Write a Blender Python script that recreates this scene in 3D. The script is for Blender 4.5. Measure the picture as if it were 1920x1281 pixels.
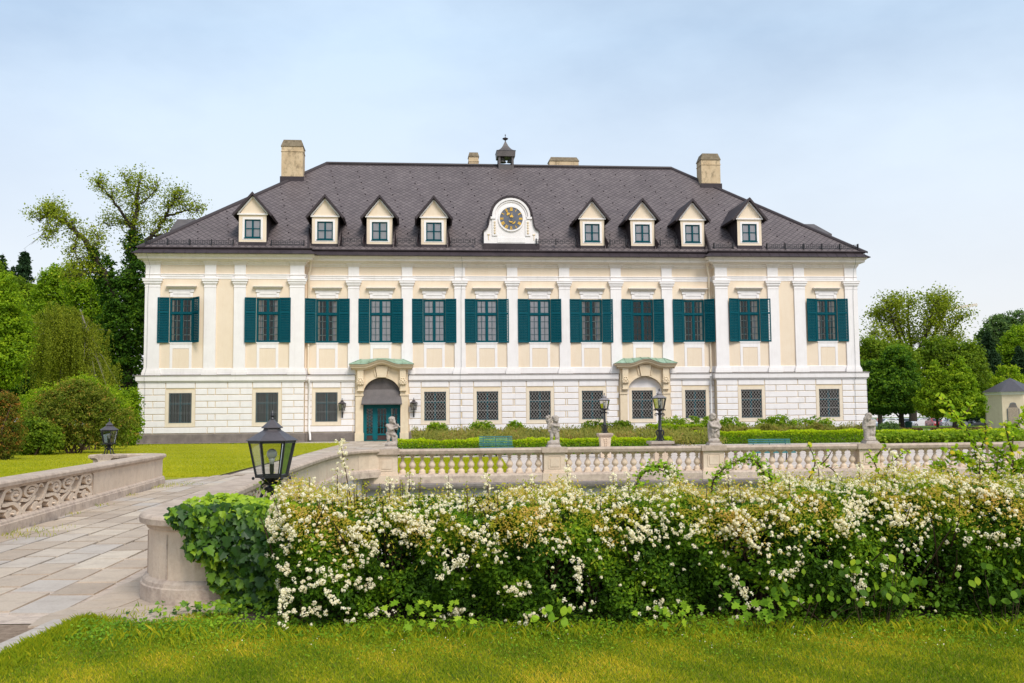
import bpy, bmesh, math, random
import numpy as np
from mathutils import Vector, Matrix
for o in list(bpy.data.objects): bpy.data.objects.remove(o)
SC = bpy.context.scene
COL = SC.collection
PI = math.pi
R = math.radians
rng = np.random.default_rng(7)
random.seed(7)

# ------------------------------------------------------------------ camera
PITCH, ROLL, EYE, FPX = 0.0771, 0.0091, 1.6, 1870.0
cam_data = bpy.data.cameras.new('camera')
cam_data.sensor_width = 36.0
cam_data.lens = FPX / 1920 * 36.0
cam_data.clip_start, cam_data.clip_end = 0.1, 3000.0
cam = bpy.data.objects.new('camera', cam_data)
COL.objects.link(cam)
_f = Vector((0, math.cos(PITCH), math.sin(PITCH)))
_u0 = Vector((0, -math.sin(PITCH), math.cos(PITCH)))
_r0 = Vector((1, 0, 0))
_r = _r0 * math.cos(ROLL) - _u0 * math.sin(ROLL)
_u = _u0 * math.cos(ROLL) + _r0 * math.sin(ROLL)
m = Matrix((( _r.x, _u.x, -_f.x, 0), (_r.y, _u.y, -_f.y, 0), (_r.z, _u.z, -_f.z, EYE), (0, 0, 0, 1)))
cam.matrix_world = m
SC.camera = cam

# ------------------------------------------------------------------ sky, sun, exposure
SUN_EL, SUN_AZ = R(48), R(150)        # high, behind the viewer and a little to the right
wd = bpy.data.worlds.new('World')
SC.world = wd
wd.use_nodes = True
nt = wd.node_tree
nt.nodes.clear()
def wn(t, **k):
    n = nt.nodes.new(t)
    for a, b in k.items(): setattr(n, a, b)
    return n
wo = wn('ShaderNodeOutputWorld')
sky = wn('ShaderNodeTexSky', sky_type='NISHITA', sun_disc=False)
sky.sun_elevation, sky.sun_rotation = SUN_EL, SUN_AZ
sky.air_density, sky.dust_density, sky.ozone_density = 1.0, 1.2, 1.5
tc = wn('ShaderNodeTexCoord')
sep = wn('ShaderNodeSeparateXYZ')
nt.links.new(tc.outputs['Generated'], sep.inputs[0])
mp = wn('ShaderNodeMapping')
mp.inputs['Scale'].default_value = (1.6, 1.6, 3.6)
nt.links.new(tc.outputs['Generated'], mp.inputs[0])
n1 = wn('ShaderNodeTexNoise')
n1.inputs['Scale'].default_value = 1.1
n1.inputs['Detail'].default_value = 7
n1.inputs['Roughness'].default_value = 0.55
nt.links.new(mp.outputs[0], n1.inputs['Vector'])
r1 = wn('ShaderNodeMapRange')
r1.inputs['From Min'].default_value, r1.inputs['From Max'].default_value = 0.34, 0.68
r1.inputs['To Min'].default_value, r1.inputs['To Max'].default_value = 0.26, 0.66
nt.links.new(n1.outputs['Fac'], r1.inputs[0])
r2 = wn('ShaderNodeMapRange')        # the veil of cloud thickens towards the horizon
r2.inputs['From Min'].default_value, r2.inputs['From Max'].default_value = 0.0, 0.36
r2.inputs['To Min'].default_value, r2.inputs['To Max'].default_value = 1.0, 0.0
nt.links.new(sep.outputs['Z'], r2.inputs[0])
mx = wn('ShaderNodeMix', data_type='RGBA')
nt.links.new(r1.outputs[0], mx.inputs['Factor'])
nt.links.new(sky.outputs[0], mx.inputs[6])
mx.inputs[7].default_value = (6.3, 7.65, 8.9, 1)
mh = wn('ShaderNodeMix', data_type='RGBA')
nt.links.new(r2.outputs[0], mh.inputs['Factor'])
nt.links.new(mx.outputs[2], mh.inputs[6])
mh.inputs[7].default_value = (6.4, 6.25, 6.25, 1)
bg = wn('ShaderNodeBackground')
bg.inputs['Strength'].default_value = 0.110
nt.links.new(mh.outputs[2], bg.inputs['Color'])
nt.links.new(bg.outputs[0], wo.inputs['Surface'])

sd = bpy.data.lights.new('sun', 'SUN')
sd.energy, sd.angle, sd.color = 2.25, R(24), (1.0, 0.95, 0.88)
so = bpy.data.objects.new('sun', sd)
COL.objects.link(so)
_d = Vector((math.sin(SUN_AZ) * math.cos(SUN_EL), math.cos(SUN_AZ) * math.cos(SUN_EL), math.sin(SUN_EL)))
so.rotation_euler = _d.to_track_quat('Z', 'Y').to_euler()
SC.view_settings.view_transform = 'Standard'
SC.view_settings.look = 'None'
SC.view_settings.gamma = 1.0
SC.view_settings.use_curve_mapping = False
SC.view_settings.exposure = 0.40

# ------------------------------------------------------------------ helpers
def ray_pt(px, py, Y):
    """world point seen at a place of the photograph, at distance Y"""
    d = _f + _r * ((px - 960) / FPX) + _u * ((640.5 - py) / FPX)
    return Vector((0, 0, EYE)) + d * (Y / d.y)

def tag(o, label=None, cat=None, group=None, kind=None):
    if label: o['label'] = label
    if cat: o['category'] = cat
    if group: o['group'] = group
    if kind: o['kind'] = kind
    return o

def empty(name, loc=(0, 0, 0), rz=0.0):
    o = bpy.data.objects.new(name, None)
    o.empty_display_size = 0.2
    o.location = loc
    o.rotation_euler = (0, 0, rz)
    COL.objects.link(o)
    return o

def link_mesh(name, me, parent=None, loc=(0, 0, 0), rz=0.0):
    o = bpy.data.objects.new(name, me)
    o.location = loc
    o.rotation_euler = (0, 0, rz)
    COL.objects.link(o)
    if parent: o.parent = parent
    return o

def kids(o): return [c for c in COL.objects if c.parent == o]
def copy_tree(o, parent=None):
    c = o.copy()
    COL.objects.link(c)
    c.parent = parent
    for k in list(o.children): copy_tree(k, c)
    return c

class MB:
    """collects shapes; build() links them as one mesh object"""
    def __init__(s): s.V, s.F, s.M, s.n = [], [], [], 0
    def add(s, V, F, m=0, T=None):
        V = np.asarray(V, float)
        if T is not None: V = V @ np.array(T)[:3, :3].T + np.array(T)[:3, 3]
        s.V.append(V)
        for q in F:
            s.F.append([i + s.n for i in q]); s.M.append(m)
        s.n += len(V)
    def box(s, x0, x1, y0, y1, z0, z1, m=0, T=None):
        V = [(x, y, z) for x in (x0, x1) for y in (y0, y1) for z in (z0, z1)]
        s.add(V, [(0, 1, 3, 2), (4, 6, 7, 5), (0, 4, 5, 1), (2, 3, 7, 6), (0, 2, 6, 4), (1, 5, 7, 3)], m, T)
    def block(s, x0, x1, z0, z1, yb, yf, c=0.03, m=0):
        """raised block on a wall: back plane yb, front plane yf, chamfered edge"""
        V = [(x0, yb, z0), (x1, yb, z0), (x1, yb, z1), (x0, yb, z1),
             (x0 + c, yf, z0 + c), (x1 - c, yf, z0 + c), (x1 - c, yf, z1 - c), (x0 + c, yf, z1 - c)]
        s.add(V, [(4, 5, 6, 7), (0, 1, 5, 4), (1, 2, 6, 5), (2, 3, 7, 6), (3, 0, 4, 7)], m)
    def lathe(s, prof, n=16, c=(0, 0, 0), m=0, rot=0.0, T=None):
        V, F = [], []
        for r, z in prof:
            for k in range(n):
                a = 2 * PI * k / n + rot
                V.append((c[0] + r * math.cos(a), c[1] + r * math.sin(a), c[2] + z))
        for i in range(len(prof) - 1):
            for k in range(n):
                a, b = i * n + k, i * n + (k + 1) % n
                F.append((a, b, b + n, a + n))
        F.append(tuple(range(n))[::-1]); F.append(tuple(range((len(prof) - 1) * n, len(prof) * n)))
        s.add(V, F, m, T)
    def tube(s, path, rad, n=6, m=0):
        P = [Vector(p) for p in path]
        if not hasattr(rad, '__len__'): rad = [rad] * len(P)
        V, F = [], []
        for i, p in enumerate(P):
            t = (P[min(i + 1, len(P) - 1)] - P[max(i - 1, 0)])
            t = t.normalized() if t.length > 1e-9 else Vector((0, 0, 1))
            a = t.orthogonal().normalized() if i == 0 else (pa - t * pa.dot(t)).normalized()
            pa = a
            b = t.cross(a)
            for k in range(n):
                q = 2 * PI * k / n
                V.append(p + (a * math.cos(q) + b * math.sin(q)) * rad[i])
        for i in range(len(P) - 1):
            for k in range(n):
                a, b = i * n + k, i * n + (k + 1) % n
                F.append((a, b, b + n, a + n))
        F.append(tuple(range(n))[::-1]); F.append(tuple(range((len(P) - 1) * n, len(P) * n)))
        s.add([tuple(v) for v in V], F, m)
    def ball(s, c, r, nu=12, nv=8, m=0):
        if not hasattr(r, '__len__'): r = (r, r, r)
        V, F = [], []
        for i in range(nv + 1):
            t = PI * i / nv
            for k in range(nu):
                q = 2 * PI * k / nu
                V.append((c[0] + r[0] * math.sin(t) * math.cos(q), c[1] + r[1] * math.sin(t) * math.sin(q), c[2] - r[2] * math.cos(t)))
        for i in range(nv):
            for k in range(nu):
                a, b = i * nu + k, i * nu + (k + 1) % nu
                F.append((a, b, b + nu, a + nu))
        s.add(V, F, m)
    def capsule(s, p0, p1, r0, r1, m=0):
        p0, p1 = Vector(p0), Vector(p1)
        d = (p1 - p0)
        L = d.length or 1e-6
        d = d / L
        path, rad = [], []
        for k in range(4):
            a = PI / 2 * (1 - k / 4 * 0.97)
            path.append(p0 - d * r0 * math.sin(a)); rad.append(max(r0 * math.cos(a), 1e-4))
        path.append(p0); rad.append(r0); path.append(p1); rad.append(r1)
        for k in range(1, 5):
            a = PI / 2 * (k / 4 * 0.97)
            path.append(p1 + d * r1 * math.sin(a)); rad.append(max(r1 * math.cos(a), 1e-4))
        s.tube(path, rad, 10, m)
    def prism(s, poly, y0, y1, m=0, T=None):
        """polygon in x,z pushed through y"""
        n = len(poly)
        V = [(x, y0, z) for x, z in poly] + [(x, y1, z) for x, z in poly]
        F = [tuple(range(n)), tuple(range(2 * n - 1, n - 1, -1))]
        for i in range(n):
            j = (i + 1) % n
            F.append((i, i + n, j + n, j))
        s.add(V, F, m, T)
    def sweep(s, prof, path, m=0, closed=False, caps=True):
        """profile (out, z) along a plan line; out is to the right of the direction of travel"""
        P = [np.array(p, float) for p in path]
        N = len(P)
        offs = []
        for i in range(N):
            def nrm(a, b):
                d = (b - a) / np.linalg.norm(b - a)
                return np.array((d[1], -d[0]))
            if closed: n1, n2 = nrm(P[i - 1], P[i]), nrm(P[i], P[(i + 1) % N])
            else:
                n1 = nrm(P[i - 1], P[i]) if i > 0 else nrm(P[0], P[1])
                n2 = nrm(P[i], P[i + 1]) if i < N - 1 else nrm(P[-2], P[-1])
            offs.append((n1 + n2) / max(1 + n1 @ n2, 0.15))
        V, F, k = [], [], len(prof)
        for i in range(N):
            for o, z in prof: V.append((P[i][0] + offs[i][0] * o, P[i][1] + offs[i][1] * o, z))
        for i in range(N if closed else N - 1):
            j = (i + 1) % N
            for q in range(k - 1): F.append((i * k + q, j * k + q, j * k + q + 1, i * k + q + 1))
        if caps and not closed:
            F.append(tuple(range(k))); F.append(tuple(range((N - 1) * k, N * k))[::-1])
        s.add(V, F, m)
    def bars(s, x0, x1, z0, z1, xs, zs, w, y0, y1, m=0):
        for x in xs: s.box(x - w / 2, x + w / 2, y0, y1, z0, z1, m)
        for z in zs: s.box(x0, x1, y0 + 0.002, y1 - 0.002, z - w / 2, z + w / 2, m)
    def mesh(s, name, mats, smooth=False, recalc=True):
        me = bpy.data.meshes.new(name)
        V = np.concatenate(s.V) if s.V else np.zeros((0, 3))
        me.from_pydata(V.tolist(), [], s.F)
        if not isinstance(mats, (list, tuple)): mats = [mats]
        for q in mats: me.materials.append(q)
        me.polygons.foreach_set('material_index', s.M)
        if recalc:
            bm = bmesh.new(); bm.from_mesh(me)
            bmesh.ops.recalc_face_normals(bm, faces=bm.faces)
            bm.to_mesh(me); bm.free()
        if smooth:
            me.polygons.foreach_set('use_smooth', [True] * len(me.polygons))
            if smooth != 'all':
                try: me.set_sharp_from_angle(angle=R(38))
                except Exception: pass
        me.update()
        return me
    def build(s, name, mats, parent=None, loc=(0, 0, 0), rz=0.0, smooth=False, recalc=True):
        return link_mesh(name, s.mesh(name, mats, smooth, recalc), parent, loc, rz)

def wall_holes(mb, x0, x1, z0, z1, y, holes, d, m=0, mr=None):
    """wall face at y with rectangular openings (x0,x1,z0,z1) whose reveals go back by d"""
    xs = sorted({x0, x1, *[h[0] for h in holes], *[h[1] for h in holes]})
    zs = sorted({z0, z1, *[h[2] for h in holes], *[h[3] for h in holes]})
    xs = [x for x in xs if x0 <= x <= x1]; zs = [z for z in zs if z0 <= z <= z1]
    for a, b in zip(xs, xs[1:]):
        for c, e in zip(zs, zs[1:]):
            mxp, mzp = (a + b) / 2, (c + e) / 2
            if any(h[0] < mxp < h[1] and h[2] < mzp < h[3] for h in holes): continue
            mb.add([(a, y, c), (b, y, c), (b, y, e), (a, y, e)], [(0, 1, 2, 3)], m)
    for h in holes:
        if h[0] < x0 or h[1] > x1: continue
        a, b, c, e = h
        mm = m if mr is None else mr
        mb.add([(a, y, c), (a, y + d, c), (a, y + d, e), (a, y, e)], [(0, 1, 2, 3)], mm)
        mb.add([(b, y, c), (b, y + d, c), (b, y + d, e), (b, y, e)], [(0, 1, 2, 3)], mm)
        mb.add([(a, y, c), (b, y, c), (b, y + d, c), (a, y + d, c)], [(0, 1, 2, 3)], mm)
        mb.add([(a, y, e), (b, y, e), (b, y + d, e), (a, y + d, e)], [(0, 1, 2, 3)], mm)

def fast_mesh(name, V, F, mats, tone=None, midx=None, smooth=False):
    """V (N,3), F (K,k) with k the same for all faces"""
    me = bpy.data.meshes.new(name)
    V = np.ascontiguousarray(V, np.float32); F = np.ascontiguousarray(F, np.int32)
    K, k = F.shape
    me.vertices.add(len(V)); me.vertices.foreach_set('co', V.ravel())
    me.loops.add(K * k); me.loops.foreach_set('vertex_index', F.ravel())
    me.polygons.add(K); me.polygons.foreach_set('loop_start', np.arange(0, K * k, k, dtype=np.int32))
    if not isinstance(mats, (list, tuple)): mats = [mats]
    for q in mats: me.materials.append(q)
    if midx is not None: me.polygons.foreach_set('material_index', np.asarray(midx, np.int32))
    if tone is not None:
        at = me.attributes.new('tone', 'FLOAT', 'FACE')
        at.data.foreach_set('value', np.asarray(tone, np.float32))
    me.polygons.foreach_set('use_smooth', np.full(K, bool(smooth)))
    me.update(calc_edges=True)
    return me

def unit(a):
    return a / np.maximum(np.linalg.norm(a, axis=1, keepdims=True), 1e-9)

def leaf_quads(C, size, nb, spread=0.8, wide=0.55, along=None, curl=0.15):
    """diamond leaves: centres C, sizes, preferred normals nb (N,3)"""
    N = len(C)
    size = np.broadcast_to(np.asarray(size, float), (N,))[:, None]
    n = unit(nb + rng.normal(0, spread, (N, 3)))
    t = rng.normal(0, 1, (N, 3)) if along is None else along + rng.normal(0, 0.35, (N, 3))
    t = unit(t - n * (t * n).sum(1, keepdims=True))
    b = np.cross(n, t)
    A = C - t * size * 0.5
    Bv = C + b * size * wide * 0.5 + n * size * curl * 0.6
    Cc = C + t * size * 0.5 - n * size * curl
    D = C - b * size * wide * 0.5 + n * size * curl * 0.6
    V = np.stack([A, Bv, Cc, D], 1).reshape(-1, 3)
    F = np.arange(4 * N).reshape(N, 4)
    return V, F

def poly_leaves(C, size, nb, shape, spread=0.5, along=None, bend=0.12):
    """leaves of a given flat outline (list of (along, across)), one n-gon each"""
    N = len(C)
    size = np.broadcast_to(np.asarray(size, float), (N,))[:, None]
    n = unit(nb + rng.normal(0, spread, (N, 3)))
    t = rng.normal(0, 1, (N, 3)) if along is None else along + rng.normal(0, 0.35, (N, 3))
    t = unit(t - n * (t * n).sum(1, keepdims=True))
    b = np.cross(n, t)
    P = []
    for a, c in shape: P.append(C + t * size * a + b * size * c + n * size * bend * (abs(c) * 1.2 - a * a))
    k = len(shape)
    V = np.stack(P, 1).reshape(-1, 3)
    F = np.arange(k * N).reshape(N, k)
    return V, F
# ------------------------------------------------------------------ materials
class NT:
    def __init__(s, name):
        s.mat = bpy.data.materials.new(name); s.mat.use_nodes = True
        s.t = s.mat.node_tree; s.t.nodes.clear()
        s.out = s.n('ShaderNodeOutputMaterial')
    def n(s, t, **k):
        q = s.t.nodes.new(t)
        for a, b in k.items(): setattr(q, a, b)
        return q
    def l(s, a, b): s.t.links.new(a, b)
    def coords(s, kind='Object'):
        return s.n('ShaderNodeTexCoord').outputs[kind]
    def noise(s, scale, detail=4, rough=0.55, vec=None, stretch=None):
        q = s.n('ShaderNodeTexNoise')
        q.inputs['Scale'].default_value = scale
        q.inputs['Detail'].default_value = detail
        q.inputs['Roughness'].default_value = rough
        v = vec if vec is not None else s.coords()
        if stretch:
            mpp = s.n('ShaderNodeMapping'); mpp.inputs['Scale'].default_value = stretch
            s.l(v, mpp.inputs[0]); v = mpp.outputs[0]
        s.l(v, q.inputs['Vector'])
        return q.outputs['Fac']
    def ramp(s, fac, stops):
        q = s.n('ShaderNodeValToRGB')
        e = q.color_ramp.elements
        while len(e) < len(stops): e.new(0.5)
        for i, (p, c) in enumerate(stops):
            e[i].position = p; e[i].color = (*c, 1) if len(c) == 3 else c
        s.l(fac, q.inputs[0])
        return q.outputs[0]
    def mix(s, fac, a, b, mode='MIX'):
        q = s.n('ShaderNodeMix', data_type='RGBA', blend_type=mode)
        if isinstance(fac, (int, float)): q.inputs[0].default_value = fac
        else: s.l(fac, q.inputs[0])
        for v, i in ((a, 6), (b, 7)):
            if isinstance(v, tuple): q.inputs[i].default_value = (*v, 1) if len(v) == 3 else v
            else: s.l(v, q.inputs[i])
        return q.outputs[2]
    def math(s, op, a, b=0.0, clamp=False):
        q = s.n('ShaderNodeMath', operation=op, use_clamp=clamp)
        for v, i in ((a, 0), (b, 1)):
            if isinstance(v, (int, float)): q.inputs[i].default_value = v
            else: s.l(v, q.inputs[i])
        return q.outputs[0]
    def bsdf(s, color, rough=0.8, spec=0.3, metal=0.0, bump=None, bstr=0.3, bdist=0.02):
        q = s.n('ShaderNodeBsdfPrincipled')
        if isinstance(color, tuple): q.inputs['Base Color'].default_value = (*color, 1)
        else: s.l(color, q.inputs['Base Color'])
        if isinstance(rough, (int, float)): q.inputs['Roughness'].default_value = rough
        else: s.l(rough, q.inputs['Roughness'])
        q.inputs['Specular IOR Level'].default_value = spec
        q.inputs['Metallic'].default_value = metal
        if bump is not None:
            b = s.n('ShaderNodeBump'); b.inputs['Strength'].default_value = bstr
            b.inputs['Distance'].default_value = bdist
            s.l(bump, b.inputs['Height']); s.l(b.outputs[0], q.inputs['Normal'])
        s.l(q.outputs[0], s.out.inputs[0])
        return q

def mottled(name, a, b, scale=3.0, rough=0.85, spec=0.25, fine=40, bstr=0.25, stain=None, streak=0.35, bdist=0.01):
    """plaster, stone, metal: two tones of one colour, weather stains, fine grain"""
    s = NT(name)
    c = s.ramp(s.noise(scale, 6, 0.6), [(0.3, a), (0.7, b)])
    if stain:
        w = s.noise(1.1, 6, 0.7, stretch=(2.2, 2.2, 0.5))
        f = s.ramp(w, [(0.52, (0, 0, 0)), (0.78, (streak,) * 3)])
        c = s.mix(f, c, stain)
    if stain:     # thin rain streaks
        r_ = s.noise(6.0, 5, 0.6, stretch=(1, 1, 0.06))
        c = s.mix(s.math('MULTIPLY', s.ramp(r_, [(0.55, (0, 0, 0)), (0.80, (0.45,) * 3)]), s.noise(0.5, 3)), c, stain)
    g = s.noise(fine, 5, 0.6)
    c = s.mix(0.22, c, s.ramp(g, [(0.3, (0.25,) * 3), (0.75, (0.85,) * 3)]), 'SOFT_LIGHT')
    s.bsdf(c, rough, spec, bump=g, bstr=bstr, bdist=bdist)
    return s.mat

M = {}
M['white'] = mottled('white_plaster', (0.80, 0.75, 0.73), (0.86, 0.815, 0.795), 1.2, fine=30, bstr=0.12, stain=(0.56, 0.52, 0.47), streak=0.30)
M['yellow'] = mottled('yellow_plaster', (0.765, 0.625, 0.475), (0.805, 0.67, 0.52), 0.9, fine=26, bstr=0.14, stain=(0.66, 0.49, 0.30), streak=0.3)
M['joint'] = mottled('joint_plaster', (0.62, 0.50, 0.34), (0.70, 0.57, 0.40), 1.5, bstr=0.15)
M['cornice'] = mottled('cornice_plaster', (0.74, 0.665, 0.60), (0.82, 0.75, 0.685), 0.8, fine=25, bstr=0.12, stain=(0.42, 0.40, 0.33), streak=0.35)
M['cream'] = mottled('cream_stone', (0.70, 0.56, 0.39), (0.79, 0.655, 0.47), 2.2, fine=30, bstr=0.2, stain=(0.55, 0.42, 0.28), streak=0.35)
M['plinth'] = mottled('plinth_stone', (0.15, 0.125, 0.11), (0.24, 0.20, 0.175), 1.7, fine=24, bstr=0.4, stain=(0.09, 0.075, 0.065), streak=0.6)
M['teal'] = mottled('teal_paint', (0.002, 0.062, 0.082), (0.004, 0.080, 0.102), 2.0, rough=0.55, spec=0.06, fine=60, bstr=0.05)
M['teal_door'] = mottled('teal_door_paint', (0.004, 0.10, 0.12), (0.006, 0.125, 0.145), 2.0, rough=0.5, spec=0.15, fine=60, bstr=0.05)
M['surround'] = mottled('pale_surround', (0.74, 0.62, 0.47), (0.80, 0.69, 0.54), 2.2, fine=30, bstr=0.2, stain=(0.60, 0.48, 0.34), streak=0.35)
M['inner'] = mottled('ivory_paint', (0.78, 0.70, 0.56), (0.84, 0.76, 0.62), 3.0, rough=0.5)
M['teal_bench'] = mottled('bench_paint', (0.03, 0.15, 0.16), (0.06, 0.21, 0.21), 5.0, rough=0.6, spec=0.3, fine=60, bstr=0.1)
M['brown_panel'] = mottled('brown_panel', (0.05, 0.028, 0.027), (0.075, 0.04, 0.036), 3.0, rough=0.6)
M['metal'] = mottled('dark_sheet_metal', (0.036, 0.027, 0.031), (0.058, 0.044, 0.048), 1.0, rough=0.55, spec=0.22, fine=8, bstr=0.04)
M['hood'] = mottled('hood_sheet_metal', (0.075, 0.063, 0.060), (0.12, 0.10, 0.096), 1.4, rough=0.5, spec=0.45, fine=8, bstr=0.04)
M['iron'] = mottled('black_iron', (0.008, 0.008, 0.010), (0.016, 0.016, 0.019), 8.0, rough=0.42, spec=0.5, fine=70, bstr=0.12)
M['lamp_roof'] = mottled('lamp_roof_metal', (0.055, 0.047, 0.050), (0.085, 0.072, 0.076), 5.0, rough=0.42, spec=0.5, fine=40, bstr=0.05)
M['lamp_roof_grey'] = mottled('grey_lamp_roof_metal', (0.19, 0.165, 0.16), (0.28, 0.25, 0.24), 8.0, rough=0.45, spec=0.5, fine=40, bstr=0.05)
M['grille'] = mottled('grille_iron', (0.30, 0.28, 0.255), (0.38, 0.355, 0.33), 8.0, rough=0.6)
M['grille_dark'] = mottled('dark_grille_iron', (0.13, 0.14, 0.14), (0.20, 0.205, 0.20), 8.0, rough=0.6)
M['pipe'] = mottled('painted_pipe', (0.72, 0.60, 0.45), (0.78, 0.67, 0.52), 3.0, rough=0.5)
M['pipe_white'] = mottled('white_pipe', (0.76, 0.73, 0.70), (0.82, 0.79, 0.76), 3.0, rough=0.5)
M['gold'] = mottled('gilding', (0.72, 0.40, 0.035), (0.85, 0.52, 0.06), 6.0, rough=0.4, spec=0.6)
M['dial'] = mottled('dial_slate', (0.11, 0.118, 0.145), (0.16, 0.165, 0.195), 3.0, rough=0.7)
M['bronze'] = mottled('bell_bronze', (0.05, 0.05, 0.045), (0.09, 0.085, 0.07), 5.0, rough=0.5, spec=0.5)
M['curtain'] = mottled('curtain_cloth', (0.88, 0.81, 0.83), (0.92, 0.86, 0.88), 3.0, rough=0.9, spec=0.05)
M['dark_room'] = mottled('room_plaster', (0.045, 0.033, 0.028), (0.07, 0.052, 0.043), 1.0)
M['bark'] = mottled('bark', (0.030, 0.023, 0.018), (0.075, 0.058, 0.045), 3.0, rough=0.95, fine=12, bstr=0.8, bdist=0.05)
M['bark_grey'] = mottled('grey_bark', (0.16, 0.14, 0.115), (0.30, 0.27, 0.22), 2.0, rough=0.9, fine=12, bstr=0.5)
M['stem'] = mottled('brown_stem', (0.05, 0.030, 0.020), (0.10, 0.062, 0.040), 12.0, rough=0.9, fine=60)
M['soil'] = mottled('soil', (0.05, 0.036, 0.026), (0.11, 0.080, 0.058), 6.0, rough=0.95, fine=60, bstr=0.8)
M['rubber'] = mottled('rubber', (0.012, 0.012, 0.012), (0.02, 0.02, 0.02), 9.0, rough=0.85)
M['alloy'] = mottled('wheel_alloy', (0.35, 0.35, 0.36), (0.45, 0.45, 0.46), 9.0, rough=0.35, spec=0.5)

def stone_mat(name, a, b, dark, amount, lichen=None, fine=34, bstr=0.45):
    """limestone with dirt that has a shape of its own"""
    s = NT(name)
    c = s.ramp(s.noise(1.9, 6, 0.62), [(0.28, a), (0.72, b)])
    d = s.noise(5.5, 8, 0.72)
    c = s.mix(s.ramp(d, [(0.45, (0, 0, 0)), (0.75, (amount,) * 3)]), c, dark)
    if lichen:
        c = s.mix(s.ramp(s.noise(7.5, 5, 0.6), [(0.62, (0, 0, 0)), (0.72, (0.55,) * 3)]), c, lichen)
    g = s.noise(fine, 7, 0.65)
    c = s.mix(0.35, c, s.ramp(g, [(0.25, (0.2,) * 3), (0.75, (0.8,) * 3)]), 'SOFT_LIGHT')
    s.bsdf(c, 0.88, 0.2, bump=g, bstr=bstr, bdist=0.012)
    return s.mat
M['stone'] = stone_mat('limestone', (0.63, 0.49, 0.365), (0.73, 0.59, 0.455), (0.36, 0.28, 0.21), 0.35)
M['coping'] = stone_mat('weathered_coping', (0.42, 0.325, 0.25), (0.57, 0.455, 0.36), (0.19, 0.135, 0.115), 0.65, lichen=(0.40, 0.34, 0.24))
M['base_stone'] = stone_mat('weathered_base_stone', (0.47, 0.375, 0.295), (0.61, 0.495, 0.40), (0.18, 0.12, 0.11), 0.7)
M['scroll'] = stone_mat('carved_stone', (0.66, 0.52, 0.39), (0.76, 0.62, 0.48), (0.42, 0.28, 0.21), 0.3)
M['statue'] = stone_mat('statue_stone', (0.36, 0.305, 0.26), (0.56, 0.48, 0.415), (0.15, 0.125, 0.11), 0.7, lichen=(0.50, 0.46, 0.40), fine=24)
M['ledge'] = stone_mat('dark_ledge_stone', (0.17, 0.145, 0.13), (0.27, 0.235, 0.21), (0.09, 0.08, 0.075), 0.6)
M['roughcast'] = stone_mat('grey_roughcast', (0.40, 0.375, 0.36), (0.50, 0.475, 0.455), (0.25, 0.235, 0.225), 0.45, fine=26, bstr=0.9)
M['lichen_slab'] = stone_mat('lichened_slab', (0.40, 0.33, 0.27), (0.50, 0.42, 0.35), (0.2, 0.16, 0.13), 0.5, lichen=(0.52, 0.20, 0.04))

def roof_mat():
    s = NT('diamond_slate')
    uv = s.coords('UV')
    sp = s.n('ShaderNodeSeparateXYZ'); s.l(uv, sp.inputs[0])
    U = s.math('DIVIDE', sp.outputs[0], 0.50); V = s.math('DIVIDE', sp.outputs[1], 0.56)
    a, b = s.math('ADD', U, V), s.math('SUBTRACT', U, V)
    fa, fb = s.math('FRACT', a), s.math('FRACT', b)
    ca, cb = s.math('FLOOR', a), s.math('FLOOR', b)
    # lower edges of each diamond: where a is just above, b just below a whole number
    ea = s.math('LESS_THAN', fa, 0.14); eb = s.math('GREATER_THAN', fb, 0.86)
    e = s.math('MAXIMUM', ea, eb)
    cv = s.n('ShaderNodeCombineXYZ'); s.l(ca, cv.inputs[0]); s.l(cb, cv.inputs[1])
    w = s.n('ShaderNodeTexWhiteNoise'); s.l(cv.outputs[0], w.inputs['Vector'])
    base = s.ramp(w.outputs['Value'], [(0.0, (0.120, 0.094, 0.093)), (0.5, (0.136, 0.108, 0.105)), (1.0, (0.156, 0.125, 0.121))])
    big = s.noise(0.35, 6, 0.65)
    base = s.mix(0.5, base, s.ramp(big, [(0.3, (0.35,) * 3), (0.7, (0.68,) * 3)]), 'SOFT_LIGHT')
    ms = s.ramp(s.noise(1.6, 8, 0.75, stretch=(1, 0.5, 0.5)), [(0.56, (0, 0, 0)), (0.76, (0.5,) * 3)])
    base = s.mix(ms, base, (0.085, 0.075, 0.062))
    base = s.mix(s.math('MULTIPLY', e, 0.84), base, (0.030, 0.022, 0.024))
    h = s.math('SUBTRACT', s.math('ADD', fb, s.math('SUBTRACT', 1.0, fa)), e)
    s.bsdf(base, 0.62, 0.35, bump=h, bstr=0.35, bdist=0.02)
    return s.mat
M['slate'] = roof_mat()

def copper_mat():
    s = NT('green_copper')
    c = s.ramp(s.noise(2.4, 7, 0.7), [(0.30, (0.13, 0.10, 0.05)), (0.42, (0.23, 0.33, 0.22)), (0.6, (0.30, 0.43, 0.32)), (0.8, (0.42, 0.54, 0.43))])
    s.bsdf(c, 0.65, 0.3, bump=s.noise(9, 4), bstr=0.1)
    return s.mat
M['copper'] = copper_mat()

def chimney_mat():
    s = NT('sooty_plaster')
    c = s.ramp(s.noise(1.2, 6, 0.6), [(0.3, (0.52, 0.38, 0.23)), (0.7, (0.66, 0.51, 0.33))])
    d = s.ramp(s.noise(2.6, 8, 0.75, stretch=(1, 1, 0.6)), [(0.50, (0, 0, 0)), (0.68, (0.75,) * 3)])
    c = s.mix(d, c, (0.15, 0.115, 0.07))
    s.bsdf(c, 0.9, 0.2, bump=s.noise(18, 6), bstr=0.3)
    return s.mat
M['chimney'] = chimney_mat()
M['chimney_cap'] = mottled('chimney_cap_stone', (0.13, 0.10, 0.065), (0.27, 0.215, 0.145), 4.0, rough=0.95, fine=15, bstr=0.5)

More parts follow.
